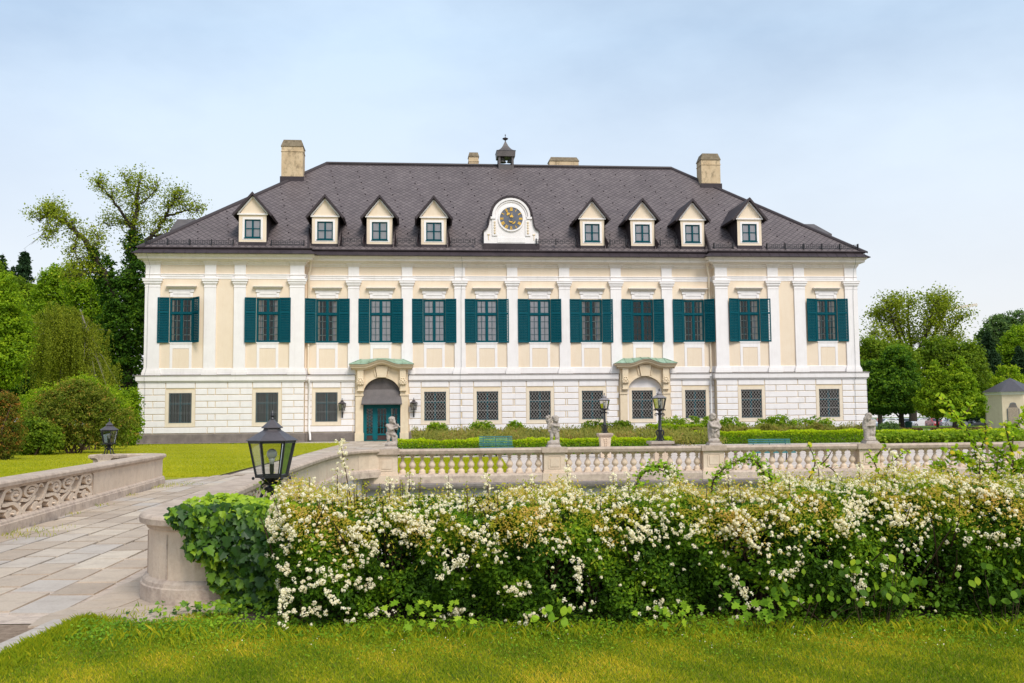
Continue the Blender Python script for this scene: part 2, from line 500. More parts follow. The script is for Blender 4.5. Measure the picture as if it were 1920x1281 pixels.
def glass_mat(name, tint, tr, gl=0.06):
    s = NT(name)
    t = s.n('ShaderNodeBsdfTransparent'); t.inputs[0].default_value = (*tint, 1)
    g = s.n('ShaderNodeBsdfGlossy'); g.inputs['Roughness'].default_value = 0.02
    d = s.n('ShaderNodeBsdfDiffuse'); d.inputs[0].default_value = (0.012, 0.013, 0.014, 1)
    m1 = s.n('ShaderNodeMixShader'); m1.inputs[0].default_value = tr
    s.l(d.outputs[0], m1.inputs[1]); s.l(t.outputs[0], m1.inputs[2])
    fr = s.n('ShaderNodeFresnel'); fr.inputs[0].default_value = 1.5
    fm = s.math('MULTIPLY', fr.outputs[0], gl / 0.04, True)
    b = s.n('ShaderNodeBump'); b.inputs['Strength'].default_value = 0.06; b.inputs['Distance'].default_value = 0.05
    s.l(s.noise(1.7, 2), b.inputs['Height']); s.l(b.outputs[0], g.inputs['Normal'])
    m2 = s.n('ShaderNodeMixShader'); s.l(fm, m2.inputs[0])
    s.l(m1.outputs[0], m2.inputs[1]); s.l(g.outputs[0], m2.inputs[2])
    s.l(m2.outputs[0], s.out.inputs[0])
    return s.mat
M['glass'] = glass_mat('window_glass', (0.95, 0.96, 0.96), 0.98, 0.055)
M['low_glass'] = glass_mat('low_window_glass', (0.6, 0.62, 0.62), 0.6, 0.025)
M['lamp_glass'] = glass_mat('lamp_glass', (0.93, 0.94, 0.92), 0.95, 0.07)
M['bulb'] = glass_mat('milky_bulb', (0.9, 0.9, 0.88), 0.3, 0.06)
for q in M['bulb'].node_tree.nodes:
    if q.type == 'BSDF_DIFFUSE': q.inputs[0].default_value = (0.88, 0.88, 0.85, 1)

def leaf_mat(name, stops, trans=0.35, rough=0.55, spec=0.12, gain=(1.62, 1.56, 1.0)):
    stops = [(p_, tuple(min(v * g_, .9) for v, g_ in zip(c_, gain))) for p_, c_ in stops]
    """foliage: colour of each leaf from its stored tone value"""
    s = NT(name)
    at = s.n('ShaderNodeAttribute', attribute_name='tone')
    c = s.ramp(at.outputs['Fac'], stops)
    p = s.n('ShaderNodeBsdfPrincipled')
    s.l(c, p.inputs['Base Color'])
    p.inputs['Roughness'].default_value = rough
    p.inputs['Specular IOR Level'].default_value = spec
    t = s.n('ShaderNodeBsdfTranslucent')
    tcol = s.mix(0.5, c, (0.9, 1.0, 0.25), 'MULTIPLY')
    tb = s.mix(1.0, tcol, (1.6, 1.6, 1.3), 'MULTIPLY')
    s.l(tb, t.inputs[0])
    mxs = s.n('ShaderNodeMixShader'); mxs.inputs[0].default_value = trans
    s.l(p.outputs[0], mxs.inputs[1]); s.l(t.outputs[0], mxs.inputs[2])
    s.l(mxs.outputs[0], s.out.inputs[0])
    return s.mat
LM = {
 'bright': leaf_mat('bright_leaf', [(0, (0.05, 0.10, 0.008)), (0.5, (0.115, 0.195, 0.012)), (1, (0.22, 0.29, 0.016))]),
 'yellow': leaf_mat('yellow_green_leaf', [(0, (0.06, 0.12, 0.010)), (0.5, (0.14, 0.22, 0.014)), (1, (0.27, 0.33, 0.025))]),
 'mid': leaf_mat('mid_green_leaf', [(0, (0.032, 0.065, 0.009)), (0.5, (0.085, 0.14, 0.014)), (1, (0.165, 0.215, 0.02))]),
 'olive': leaf_mat('olive_leaf', [(0, (0.05, 0.075, 0.010)), (0.5, (0.125, 0.155, 0.018)), (1, (0.21, 0.23, 0.03))]),
 'dark': leaf_mat('dark_green_leaf', [(0, (0.013, 0.042, 0.008)), (0.5, (0.038, 0.092, 0.012)), (1, (0.11, 0.19, 0.018))]),
 'conifer': leaf_mat('conifer_needle', [(0, (0.007, 0.018, 0.011)), (0.5, (0.014, 0.034, 0.020)), (1, (0.030, 0.058, 0.030))], 0.1),
 'grey': leaf_mat('blue_green_leaf', [(0, (0.03, 0.062, 0.030)), (0.5, (0.065, 0.115, 0.050)), (1, (0.12, 0.18, 0.07))], 0.25),
 'sparse': leaf_mat('young_plane_leaf', [(0, (0.07, 0.10, 0.010)), (0.5, (0.155, 0.195, 0.018)), (1, (0.27, 0.29, 0.035))]),
 'rhodo': leaf_mat('rhododendron_leaf', [(0, (0.032, 0.055, 0.009)), (0.45, (0.085, 0.12, 0.016)), (0.8, (0.17, 0.17, 0.035)), (1, (0.25, 0.13, 0.045))], 0.25),
 'pieris': leaf_mat('red_tipped_leaf', [(0, (0.03, 0.055, 0.008)), (0.4, (0.10, 0.12, 0.018)), (0.75, (0.20, 0.12, 0.03)), (1, (0.33, 0.13, 0.035))], 0.3, gain=(1.3, 1.4, 1)),
 'box': leaf_mat('box_leaf', [(0, (0.04, 0.09, 0.006)), (0.5, (0.12, 0.22, 0.010)), (1, (0.32, 0.38, 0.012))], 0.3),
 'lavender': leaf_mat('grey_olive_leaf', [(0, (0.085, 0.10, 0.022)), (0.5, (0.175, 0.175, 0.036)), (0.8, (0.23, 0.19, 0.05)), (1, (0.24, 0.13, 0.06))], 0.25, gain=(1.3, 1.3, 1)),
 'hydrangea': leaf_mat('broad_bright_leaf', [(0, (0.07, 0.15, 0.010)), (0.5, (0.16, 0.29, 0.016)), (1, (0.30, 0.42, 0.04))], 0.4, gain=(1.3, 1.1, 1)),
 'purple': leaf_mat('purple_leaf', [(0, (0.030, 0.020, 0.017)), (0.5, (0.065, 0.042, 0.030)), (1, (0.11, 0.08, 0.045))], 0.15),
 'spirea': leaf_mat('spirea_leaf', [(0, (0.018, 0.046, 0.006)), (0.4, (0.055, 0.125, 0.010)), (0.75, (0.13, 0.235, 0.013)), (1, (0.28, 0.36, 0.02))], 0.32, gain=(1.2, 1.18, 1)),
 'tips': leaf_mat('young_tip_leaf', [(0, (0.27, 0.30, 0.025)), (0.4, (0.44, 0.38, 0.045)), (0.75, (0.60, 0.38, 0.09)), (1, (0.70, 0.46, 0.20))], 0.4, gain=(1.05, 1.15, 1)),
 'ivy': leaf_mat('ivy_leaf', [(0, (0.012, 0.038, 0.010)), (0.35, (0.030, 0.080, 0.014)), (0.6, (0.095, 0.19, 0.016)), (1, (0.27, 0.38, 0.022))], 0.25, 0.40, 0.28, gain=(1.35, 1.3, 1)),
 'hazel': leaf_mat('hazel_leaf', [(0, (0.10, 0.19, 0.012)), (0.5, (0.21, 0.31, 0.018)), (0.85, (0.36, 0.38, 0.03)), (1, (0.50, 0.36, 0.05))], 0.45),
 'grass': leaf_mat('grass_blade', [(0, (0.07, 0.125, 0.008)), (0.4, (0.175, 0.225, 0.012)), (0.8, (0.30, 0.29, 0.018)), (1, (0.42, 0.34, 0.05))], 0.35, gain=(1.78, 1.66, 1.3)),
 'golden': leaf_mat('golden_grass_blade', [(0, (0.16, 0.19, 0.008)), (0.5, (0.32, 0.30, 0.012)), (1, (0.46, 0.38, 0.03))], 0.35, gain=(1.2, 1.3, 1.1)),  # yellower blade colour of the court lawns
 'weeds': leaf_mat('weed_leaf', [(0, (0.035, 0.09, 0.010)), (0.6, (0.11, 0.21, 0.016)), (1, (0.22, 0.32, 0.03))], 0.35),
 'petal': leaf_mat('cream_petal', [(0, (0.74, 0.62, 0.42)), (0.5, (0.84, 0.76, 0.58)), (1, (0.90, 0.85, 0.72))], 0.25, gain=(1, 1, 1)),
}

def lawn_mat(name, a, b, c):
    s = NT(name)
    f = s.noise(0.9, 6, 0.65)
    col = s.ramp(f, [(0.28, a), (0.5, b), (0.72, c)])
    g = s.noise(55, 5, 0.7)
    col = s.mix(0.5, col, s.ramp(g, [(0.3, (0.18,) * 3), (0.7, (0.82,) * 3)]), 'OVERLAY')
    s.bsdf(col, 0.9, 0.15, bump=g, bstr=0.8, bdist=0.03)
    return s.mat
M['lawn_near'] = lawn_mat('near_lawn_turf', (0.10, 0.14, 0.012), (0.17, 0.19, 0.014), (0.26, 0.23, 0.03))
M['lawn_court'] = lawn_mat('court_lawn_turf', (0.22, 0.25, 0.012), (0.31, 0.315, 0.014), (0.41, 0.37, 0.02))
M['ground'] = lawn_mat('park_turf', (0.07, 0.12, 0.015), (0.10, 0.16, 0.018), (0.14, 0.19, 0.02))

def slab_mat():
    s = NT('paving_stone')
    at = s.n('ShaderNodeAttribute', attribute_name='tone')
    c = s.ramp(at.outputs['Fac'], [(0, (0.40, 0.315, 0.24)), (0.3, (0.48, 0.385, 0.295)), (0.6, (0.56, 0.46, 0.355)), (0.8, (0.46, 0.40, 0.345)), (1, (0.60, 0.50, 0.385))])
    d = s.noise(3.0, 8, 0.7)
    c = s.mix(s.ramp(d, [(0.48, (0, 0, 0)), (0.75, (0.55,) * 3)]), c, (0.26, 0.205, 0.165))
    g = s.noise(38, 7, 0.65)
    c = s.mix(0.35, c, s.ramp(g, [(0.25, (0.2,) * 3), (0.75, (0.8,) * 3)]), 'SOFT_LIGHT')
    s.bsdf(c, 0.82, 0.25, bump=g, bstr=0.35, bdist=0.012)
    return s.mat
M['slab'] = slab_mat()

def court_mat():
    s = NT('court_paving_stone')
    mpp = s.n('ShaderNodeMapping'); mpp.inputs['Rotation'].default_value = (0, 0, R(-40))
    s.l(s.coords(), mpp.inputs[0])
    br = s.n('ShaderNodeTexBrick')
    s.l(mpp.outputs[0], br.inputs['Vector'])
    br.inputs['Scale'].default_value = 1.0
    br.inputs['Brick Width'].default_value = 1.3; br.inputs['Row Height'].default_value = 0.65
    br.inputs['Mortar Size'].default_value = 0.022
    br.inputs['Color1'].default_value = (0.54, 0.45, 0.385, 1); br.inputs['Color2'].default_value = (0.64, 0.54, 0.465, 1)
    br.inputs['Mortar'].default_value = (0.17, 0.14, 0.12, 1)
    c = s.mix(0.3, br.outputs['Color'], s.ramp(s.noise(1.3, 6), [(0.3, (0.3,) * 3), (0.7, (0.72,) * 3)]), 'SOFT_LIGHT')
    s.bsdf(c, 0.85, 0.25, bump=s.noise(30, 5), bstr=0.25)
    return s.mat
M['court'] = court_mat()
M['gravel'] = mottled('gravel', (0.24, 0.165, 0.11), (0.42, 0.31, 0.225), 14.0, rough=0.95, fine=90, bstr=0.9, stain=(0.13, 0.09, 0.065), streak=0.6, bdist=0.03)
M['pale_gravel'] = mottled('pale_gravel', (0.40, 0.34, 0.30), (0.52, 0.455, 0.41), 6.0, rough=0.95, fine=60, bstr=0.6)
M['kerb'] = stone_mat('kerb_stone', (0.40, 0.345, 0.295), (0.52, 0.455, 0.39), (0.22, 0.18, 0.15), 0.55)

def paint(name, c, rough=0.3):
    s = NT(name); q = s.bsdf(s.mix(0.15, c, s.ramp(s.noise(2, 3), [(0.3, (0.3,) * 3), (0.7, (0.7,) * 3)]), 'SOFT_LIGHT'), rough, 0.5)
    q.inputs['Coat Weight'].default_value = 0.6
    return s.mat
CARP = {'white': paint('white_car_paint', (0.78, 0.78, 0.78)), 'silver': paint('silver_car_paint', (0.42, 0.43, 0.45)),
        'black': paint('black_car_paint', (0.012, 0.012, 0.014)), 'red': paint('red_car_paint', (0.42, 0.012, 0.014)),
        'blue': paint('dark_blue_car_paint', (0.02, 0.035, 0.09)), 'grey': paint('grey_car_paint', (0.12, 0.125, 0.135))}
M['car_glass'] = paint('car_glass', (0.015, 0.017, 0.02), 0.08)
M['head_lens'] = paint('headlight_lens', (0.7, 0.72, 0.74), 0.1)
M['tail_lens'] = paint('tail_light_lens', (0.35, 0.01, 0.01), 0.15)
M['bin'] = mottled('green_bin_paint', (0.006, 0.045, 0.030), (0.01, 0.06, 0.04), 4.0, rough=0.45)
M['crane'] = mottled('crane_paint', (0.55, 0.38, 0.16), (0.65, 0.46, 0.22), 3.0, rough=0.6)
# ------------------------------------------------------------------ palace (local x along the front, y into the house)
TH = 0.0924
P0 = Vector((-27.7613, 73.9433, 0.0))
DEP = 24.6
palace = empty('palace', P0, TH)
tag(palace, 'long cream and white baroque palace with green shutters and dark slate hipped roof', 'palace')
XL, XR, W1, W2 = 0.0, 56.09, 12.12, 43.92
REC = 0.6
SEG = [(XL, W1, 0.0), (W1, W2, REC), (W2, XR, 0.0)]
def fy(u): return REC if W1 < u < W2 else 0.0
FRONT = [(XL, DEP), (XL, 0), (W1, 0), (W1, REC), (W2, REC), (W2, 0), (XR, 0), (XR, DEP)]

UPW = [3.03, 9.40, 13.77, 17.84, 21.93, 26.00, 30.12, 34.20, 38.29, 42.40, 46.72, 53.05]
LOW = [3.07, 9.40, 13.75, None, 21.98, 26.00, 30.08, 34.19, 38.16, 42.38, 46.70, 53.00]
UZ0, UZ1, UHW = 7.50, 10.85, 0.86
LZ0, LZ1, LHW = 1.49, 3.72, 0.83

# lower wall: raised courses over joint plaster
bk = MB(); RUS = {0: MB(), 1: MB(), 2: MB()}
ZC0, ZC1, NCO = 0.70, 4.52, 8
ch = (ZC1 - ZC0) / NCO
for si, (a, b, y) in enumerate(SEG):
    rus = RUS[si]
    holes = [(c - LHW, c + LHW, LZ0, LZ1) for c in LOW if c and a < c < b]
    if a == W1:
        holes.append((16.52, 19.34, 0.001, 4.6))
        holes = [h for h in holes if abs((h[0] + h[1]) / 2 - 38.16) > 0.5] + [(36.9, 39.72, 0.001, 4.6)]
    wall_holes(bk, a, b, 0.0, 4.6, y + 0.05, holes, 0.28, 0)
    for k in range(NCO):
        z0, z1 = ZC0 + k * ch, ZC0 + (k + 1) * ch
        cut = []
        for c in LOW:
            if c and a < c < b and z1 > LZ0 - 0.24 and z0 < LZ1 + 0.22: cut.append((c - LHW - 0.24, c + LHW + 0.24))
        if a == W1: cut += [(15.93, 19.93), (36.3, 40.33)]
        # joints of this course
        js = []
        for c in LOW:
            if c is None or not (a < c < b): continue
            if k % 2: js += [c - LHW - 0.24, c + LHW + 0.24]
            else: js += [c - LHW - 1.15, c + LHW + 1.15]
        if b - a < 15: js.append((a + b) / 2 + (0.45 if k % 2 else -0.45))
        edges = [a] + sorted(j for j in js if a + 0.5 < j < b - 0.5) + [b]
        for e0, e1 in zip(edges, edges[1:]):
            pieces = [(e0, e1)]
            for c0, c1 in cut:
                nx = []
                for p, q in pieces:
                    if c1 <= p or c0 >= q: nx.append((p, q)); continue
                    if c0 > p: nx.append((p, c0))
                    if c1 < q: nx.append((c1, q))
                pieces = nx
            for p, q in pieces:
                if q - p < 0.12: continue
                g0 = 0.0 if p in (a,) else 0.022
                g1 = 0.0 if q in (b,) else 0.022
                rus.block(p + g0, q - g1, z0 + 0.022, z1 - 0.022, y + 0.05, y, 0.025)
# side walls and returns, lower storey
for (x, s_) in ((XL, -1), (XR, 1)):
    rus = RUS[0 if s_ < 0 else 2]
    bk.add([(x, 0.05, 0), (x, DEP, 0), (x, DEP, 4.6), (x, 0.05, 4.6)], [(0, 1, 2, 3)])
    for k in range(NCO):
        for j in range(10):
            y0, y1 = 0.0 + j * 2.46, (j + 1) * 2.46
            z0, z1 = ZC0 + k * ch + 0.022, ZC0 + (k + 1) * ch - 0.022
            V = [(x, y0 + .02, z0), (x, y1 - .02, z0), (x, y1 - .02, z1), (x, y0 + .02, z1)]
            Wq = [(x + s_ * 0.03, p[1] + (0.02 if i in (0, 3) else -0.02), p[2] + (0.02 if i < 2 else -0.02)) for i, p in enumerate(V)]
            rus.add(V + Wq, [(4, 5, 6, 7), (0, 1, 5, 4), (1, 2, 6, 5), (2, 3, 7, 6), (3, 0, 4, 7)])
bk.add([(W1, 0.05, 0), (W1, REC + .05, 0), (W1, REC + .05, 4.6), (W1, 0.05, 4.6)], [(0, 1, 2, 3)])
bk.add([(W2, 0.05, 0), (W2, REC + .05, 0), (W2, REC + .05, 4.6), (W2, 0.05, 4.6)], [(0, 1, 2, 3)])
bk.add([(XL, DEP, 0), (XR, DEP, 0), (XR, DEP, 14), (XL, DEP, 14)], [(0, 1, 2, 3)])
bk.build('lower_wall', M['joint'], palace)
for rus in RUS.values(): rus.build('rusticated_facing', M['white'], palace)

# plinth, cut by the portals
pl = MB()
PLP = [(0.0, 0.0), (0.10, 0.0), (0.10, 0.60), (0.05, 0.68), (0.0, 0.68)]
pl.sweep(PLP, [(XL, DEP), (XL, 0), (W1, 0), (W1, REC), (15.92, REC)])
pl.sweep(PLP, [(19.94, REC), (36.28, REC)])
pl.sweep(PLP, [(40.34, REC), (W2, REC), (W2, 0), (XR, 0), (XR, DEP)])
pl.build('plinth', M['plinth'], palace)

# string course
sc_ = MB()
SCP = [(0.0, 4.50), (0.05, 4.50), (0.07, 4.58), (0.15, 4.62), (0.16, 4.95), (0.21, 4.98), (0.21, 5.02), (0.0, 5.07)]
sc_.sweep(SCP, [(XL, DEP), (XL, 0), (W1, 0), (W1, REC), (15.90, REC)])
sc_.sweep(SCP, [(19.96, REC), (36.26, REC)])
sc_.sweep(SCP, [(40.36, REC), (W2, REC), (W2, 0), (XR, 0), (XR, DEP)])
sc_.build('string_course', M['white'], palace)
ft = MB()
FTP = [(0.22, 5.005), (0.23, 5.025), (0.0, 5.085), (0.0, 5.072)]
for pth in ([(XL, DEP), (XL, 0), (W1, 0), (W1, REC), (15.90, REC)], [(19.96, REC), (36.26, REC)], [(40.36, REC), (W2, REC), (W2, 0), (XR, 0), (XR, DEP)]):
    ft.sweep(FTP, pth)
ft.build('lead_flashing', M['plinth'], palace)

# upper wall
uw = MB()
UI = 0.12                      # the plaster lies behind the pilasters
UL, UR, U1, U2 = 0.36, 55.62, 12.12, 43.98
for (a, b, y) in ((UL, U1, 0), (U1, U2, REC), (U2, UR, 0)):
    holes = [(c - UHW, c + UHW, UZ0, UZ1) for c in UPW if a < c < b]
    wall_holes(uw, a, b, 5.03, 14.2, y + UI, holes, 0.22)
for x in (UL + UI, UR - UI):
    uw.add([(x, UI, 5.03), (x, DEP, 5.03), (x, DEP, 14.2), (x, UI, 14.2)], [(0, 1, 2, 3)])
uw.add([(UL, UI, 5.03), (UL + UI, UI, 5.03), (UL + UI, UI, 14.2), (UL, UI, 14.2)], [(0, 1, 2, 3)])
for x in (U1, U2):
    uw.add([(x, UI, 5.03), (x, REC + UI, 5.03), (x, REC + UI, 14.2), (x, UI, 14.2)], [(0, 1, 2, 3)])
uw.build('upper_wall', M['yellow'], palace)
UPATH = [(UL + UI, DEP), (UL + UI, UI), (U1, UI), (U1, REC + UI), (U2, REC + UI), (U2, UI), (UR - UI, UI), (UR - UI, DEP)]
bz = MB()
bz.sweep([(0, 5.03), (0.06, 5.03), (0.06, 5.53), (0.035, 5.56), (0, 5.56)], UPATH)
bz.sweep([(0, 12.30), (0.03, 12.30), (0.03, 12.46), (0.06, 12.47), (0.06, 12.60), (0.10, 12.62), (0.10, 12.67), (0, 12.69)], UPATH)
bz.build('wall_band', M['white'], palace)
co = MB()
co.sweep([(0, 13.34), (0.03, 13.34), (0.05, 13.42), (0.12, 13.46), (0.14, 13.58), (0.30, 13.64), (0.33, 13.70), (0.58, 13.74), (0.60, 13.90), (0.66, 13.93), (0.74, 14.02), (0.76, 14.10), (0, 14.10)], UPATH)
co.build('cornice', M['cornice'], palace)

# pilasters
PIL = [(.38, 1.48, 0), (4.70, 5.57, 0), (6.89, 7.76, 0), (11.02, 12.12, 0)] + \
      [(a, a + .86, REC) for a in (15.34, 19.42, 23.49, 27.57, 31.66, 35.75, 39.84)] + \
      [(43.98, 45.0, 0), (48.24, 49.13, 0), (50.40, 51.28, 0), (54.57, 55.60, 0)]
for (a, b, y) in PIL:
    p = MB()
    corner_l, corner_r = a in (.38, 43.98), b in (12.12, 55.60)
    p.box(a, b, y, y + UI, 5.56, 11.80)
    def cap(o, z0, z1):
        xa = a - (o if not corner_l else min(o, .2)); xb = b + (o if not corner_r else min(o, .2))
        p.box(xa, xb, y - o * 0.8, y + UI, z0, z1)
    cap(0.14, 5.04, 5.26); cap(0.10, 5.26, 5.40); cap(0.05, 5.40, 5.48); cap(0.02, 5.48, 5.56)
    cap(0.03, 11.66, 11.72); cap(0.05, 11.86, 11.94); cap(0.10, 11.94, 12.10); cap(0.17, 12.10, 12.26); cap(0.20, 12.26, 12.32)
    p.box(a, b, y, y + UI, 11.80, 11.86)
    p.box(a + .02, b - .02, y + 0.01, y + UI, 12.32, 13.34)
    p.box(a - .02, b + .02, y - 0.035, y + UI, 12.60, 12.66)
    # the cornice breaks forward over it
    for o, z0, z1 in ((.02, 13.34, 13.42), (.06, 13.42, 13.50), (.12, 13.50, 13.62)):
        p.box(a - o, b + o, y - o * 0.9, y + UI, z0, z1, 1)
    p.build('pilaster', [M['white'], M['cornice']], palace)

# upper windows -------------------------------------------------------------
def up_frame():
    w = MB(); h = UZ1 - UZ0; t = UZ0 + h * 0.655
    b = 0.10
    w.box(-UHW, -UHW + b, -.05, .06, 0, h); w.box(UHW - b, UHW, -.05, .06, 0, h)
    w.box(-UHW + b, UHW - b, -.05, .06, 0, b); w.box(-UHW + b, UHW - b, -.05, .06, h - b, h)
    w.box(-UHW + b, UHW - b, -.075, .06, h * .655 - .07, h * .655 + .07)
    w.box(-.055, .055, -.052, .055, b, h - b)
    for sgn in (-1, 1):
        x0, x1 = (0.055, UHW - b) if sgn > 0 else (-UHW + b, -0.055)
        for (z0, z1, nr) in ((b, h * .655 - .07, 4), (h * .655 + .07, h - b, 2)):
            w.box(x0, x0 + .05, -.03, .05, z0, z1); w.box(x1 - .05, x1, -.03, .05, z0, z1)
            w.box(x0 + .05, x1 - .05, -.03, .05, z0, z0 + .05); w.box(x0 + .05, x1 - .05, -.03, .05, z1 - .05, z1)
            xm = (x0 + x1) / 2
            w.box(xm - .014, xm + .014, -.02, .03, z0 + .05, z1 - .05)
            for k in range(1, nr):
                zz = z0 + (z1 - z0) * k / nr
                w.box(x0 + .05, x1 - .05, -.018, .028, zz - .014, zz + .014)
    return w.mesh('window', M['teal'])
UPF = up_frame()
def plane_mesh(name, x0, x1, z0, z1, y, mat):
    q = MB(); q.add([(x0, y, z0), (x1, y, z0), (x1, y, z1), (x0, y, z1)], [(0, 1, 2, 3)])
    return q.mesh(name, mat, recalc=False)
UPP = plane_mesh('pane', -UHW + .05, UHW - .05, .05, UZ1 - UZ0 - .05, 0.012, M['glass'])
def inner():
    w = MB(); h = UZ1 - UZ0
    y = .15
    for x0, x1 in ((-.86, -.60), (-.12, .12), (.60, .86)): w.box(x0, x1, y, y + .05, 0, h)
    for z in (0.05, h * .655, h - .05): w.box(-.64, .64, y + .003, y + .047, z - .06, z + .06)
    for s_ in (-1, 1):
        w.box(s_ * .37 - .02, s_ * .37 + .02, y + .01, y + .04, 0, h)
        for k in range(1, 4): 
            z = .05 + (h * .655 - .05) * k / 4
            w.box(min(s_ * .1, s_ * .64), max(s_ * .1, s_ * .64), y + .012, y + .038, z - .018, z + .018)
        w.box(min(s_ * .1, s_ * .64), max(s_ * .1, s_ * .64), y + .012, y + .038, h * .83 - .018, h * .83 + .018)
    return w.mesh('inner_frame', M['inner'])
INF = inner()
CUR = MB()
for k in range(44):
    x0, x1 = -.85 + k * 1.7 / 44, -.85 + (k + 1) * 1.7 / 44
    y0, y1 = .34 + .014 * math.sin(k * 1.7), .34 + .014 * math.sin((k + 1) * 1.7)
    CUR.add([(x0, y0, .02), (x1, y1, .02), (x1, y1, UZ1 - UZ0), (x0, y0, UZ1 - UZ0)], [(0, 1, 2, 3)])
CURM = CUR.mesh('curtain', M['curtain'])
def shutter():
    s = MB(); h = UZ1 - UZ0 + .06; w = .84; b = .085
    s.box(0, b, -.046, .03, 0, h); s.box(w - b, w, -.046, .03, 0, h)
    for z in (0, h * .655 - .045, h - .10): s.box(b, w - b, -.045, .029, z, z + (.10 if z != h * .655 - .045 else .12))
    for z0, z1, n in ((.10, h * .655 - .045, 17), (h * .655 + .075, h - .10, 8)):
        for k in range(n):
            z = z0 + (z1 - z0) * (k + .5) / n
            d = (z1 - z0) / n * .5
            V = [(b, -.042, z - d), (w - b, -.042, z - d), (w - b, .026, z + d * .98), (b, .026, z + d * .98)]
            V2 = [(x, y + .010, zz + .004) for x, y, zz in V]
            s.add(V + V2, [(0, 1, 2, 3), (7, 6, 5, 4), (0, 4, 5, 1), (3, 2, 6, 7)])
    s.box(w / 2 - .018, w / 2 + .018, .012, .034, .1, h - .1)
    return s.mesh('shutter', M['teal'])
SHM = shutter()
def hood():
    s = MB()
    z = UZ1 - UZ0
    s.box(-.84, .84, -.03, .0, z + .06, z + .44)
    s.box(-.89, .89, -.05, -.0, z + .44, z + .62)
    s.box(-.62, .62, -.062, -.05, z + .30, z + .54)
    for x in (-.84, .62): s.box(x, x + .22, -.065, -.03, z + .06, z + .30)
    for x in (-.92, .66): s.box(x, x + .26, -.085, -.05, z + .44, z + .60)
    for o, a, b in ((.95, .62, .70), (1.0, .70, .76), (1.06, .76, .84), (1.12, .84, .90)):
        s.box(-o, o, -.05 - (o - .95) * 1.6, 0, z + a, z + b, 1)
    return s.mesh('window_hood', [M['white'], M['cornice']])
HDM = hood()
def apron():
    s = MB()
    s.box(-.86, .86, -.07, 0, -.06, .0); s.box(-.80, .80, -.05, 0, -.14, -.06)
    s.box(-.80, -.60, -.03, 0, -1.94, -.14); s.box(.60, .80, -.03, 0, -1.94, -.14); s.box(-.60, .60, -.03, 0, -.46, -.14)
    s.box(-.56, .56, -.022, 0, -1.94, -.52, 1)
    return s.mesh('window_apron', [M['white'], M['yellow']])
APM = apron()
for i, c in enumerate(UPW):
    y = fy(c) + UI
    o = link_mesh('window', UPF, palace, (c, y + .09, UZ0))
    link_mesh('pane', UPP, o)
    if i != 8 and not 3 <= i <= 6: link_mesh('inner_frame', INF, o)
    if 3 <= i <= 6: link_mesh('curtain', CURM, o, (0, -.295, 0))
    elif i in (1, 2, 7, 10, 11):
        cu = link_mesh('curtain', CURM, o, (-.62 if i % 2 else .56, 0, 0)); cu.scale = (.24, 1, 1)
        cu = link_mesh('curtain', CURM, o, (.60, 0, .0 if i < 8 else 1.9)); cu.scale = (.2, 1, 1 if i < 8 else .43)
    link_mesh('window_hood', HDM, o, (0, -.09, 0)); link_mesh('window_apron', APM, o, (0, -.09, 0))
    aL, aR = R(random.uniform(2, 15)), R(random.uniform(2, 15))
    if i == 0: aR = R(48)
    if i == 2: aL = R(20)
    if i == 9: aR = R(36)
    sl = link_mesh('shutter', SHM, o, (-UHW - .01, -.15, -.03), aL); sl.scale = (-1, 1, 1)
    sr = link_mesh('shutter', SHM, o, (UHW + .01, -.15, -.03), -aR)

# lower windows ---------------------------------------------------------------
def low_frame():
    w = MB(); h = LZ1 - LZ0; b = .09
    w.box(-LHW, -LHW + b, 0, .08, 0, h); w.box(LHW - b, LHW, 0, .08, 0, h)
    w.box(-LHW + b, LHW - b, 0, .08, 0, b); w.box(-LHW + b, LHW - b, 0, .08, h - b, h)
    w.box(-.08, .08, -.01, .08, b, h - b); w.box(-LHW + b, LHW - b, -.02, .075, h * .64 - .055, h * .64 + .055)
    return w.mesh('barred_window', M['teal'])
LWF = low_frame()
LWP = plane_mesh('pane', -LHW + .05, LHW - .05, .05, LZ1 - LZ0 - .05, .05, M['low_glass'])
def surround():
    w = MB(); h = LZ1 - LZ0; a, t = LHW + .24, .24
    w.box(-a, -LHW, -.035, .06, -t, h + t - .02); w.box(LHW, a, -.035, .06, -t, h + t - .02)
    w.box(-LHW, LHW, -.035, .06, -t, 0); w.box(-LHW, LHW, -.035, .06, h, h + t - .02)
    w.box(-a - .05, a + .05, -.055, .0, -t - .05, -t)
    return w.mesh('window_surround', M['surround'])
SRM = surround()
def strip(mb, a, b, w, y, d, m=0):
    """flat bar between two points of an x,z plane"""
    ax, az = a; bx, bz = b
    L = math.hypot(bx - ax, bz - az); nx, nz = -(bz - az) / L * w / 2, (bx - ax) / L * w / 2
    mb.prism([(ax + nx, az + nz), (bx + nx, bz + nz), (bx - nx, bz - nz), (ax - nx, az - nz)], y, y + d, m)
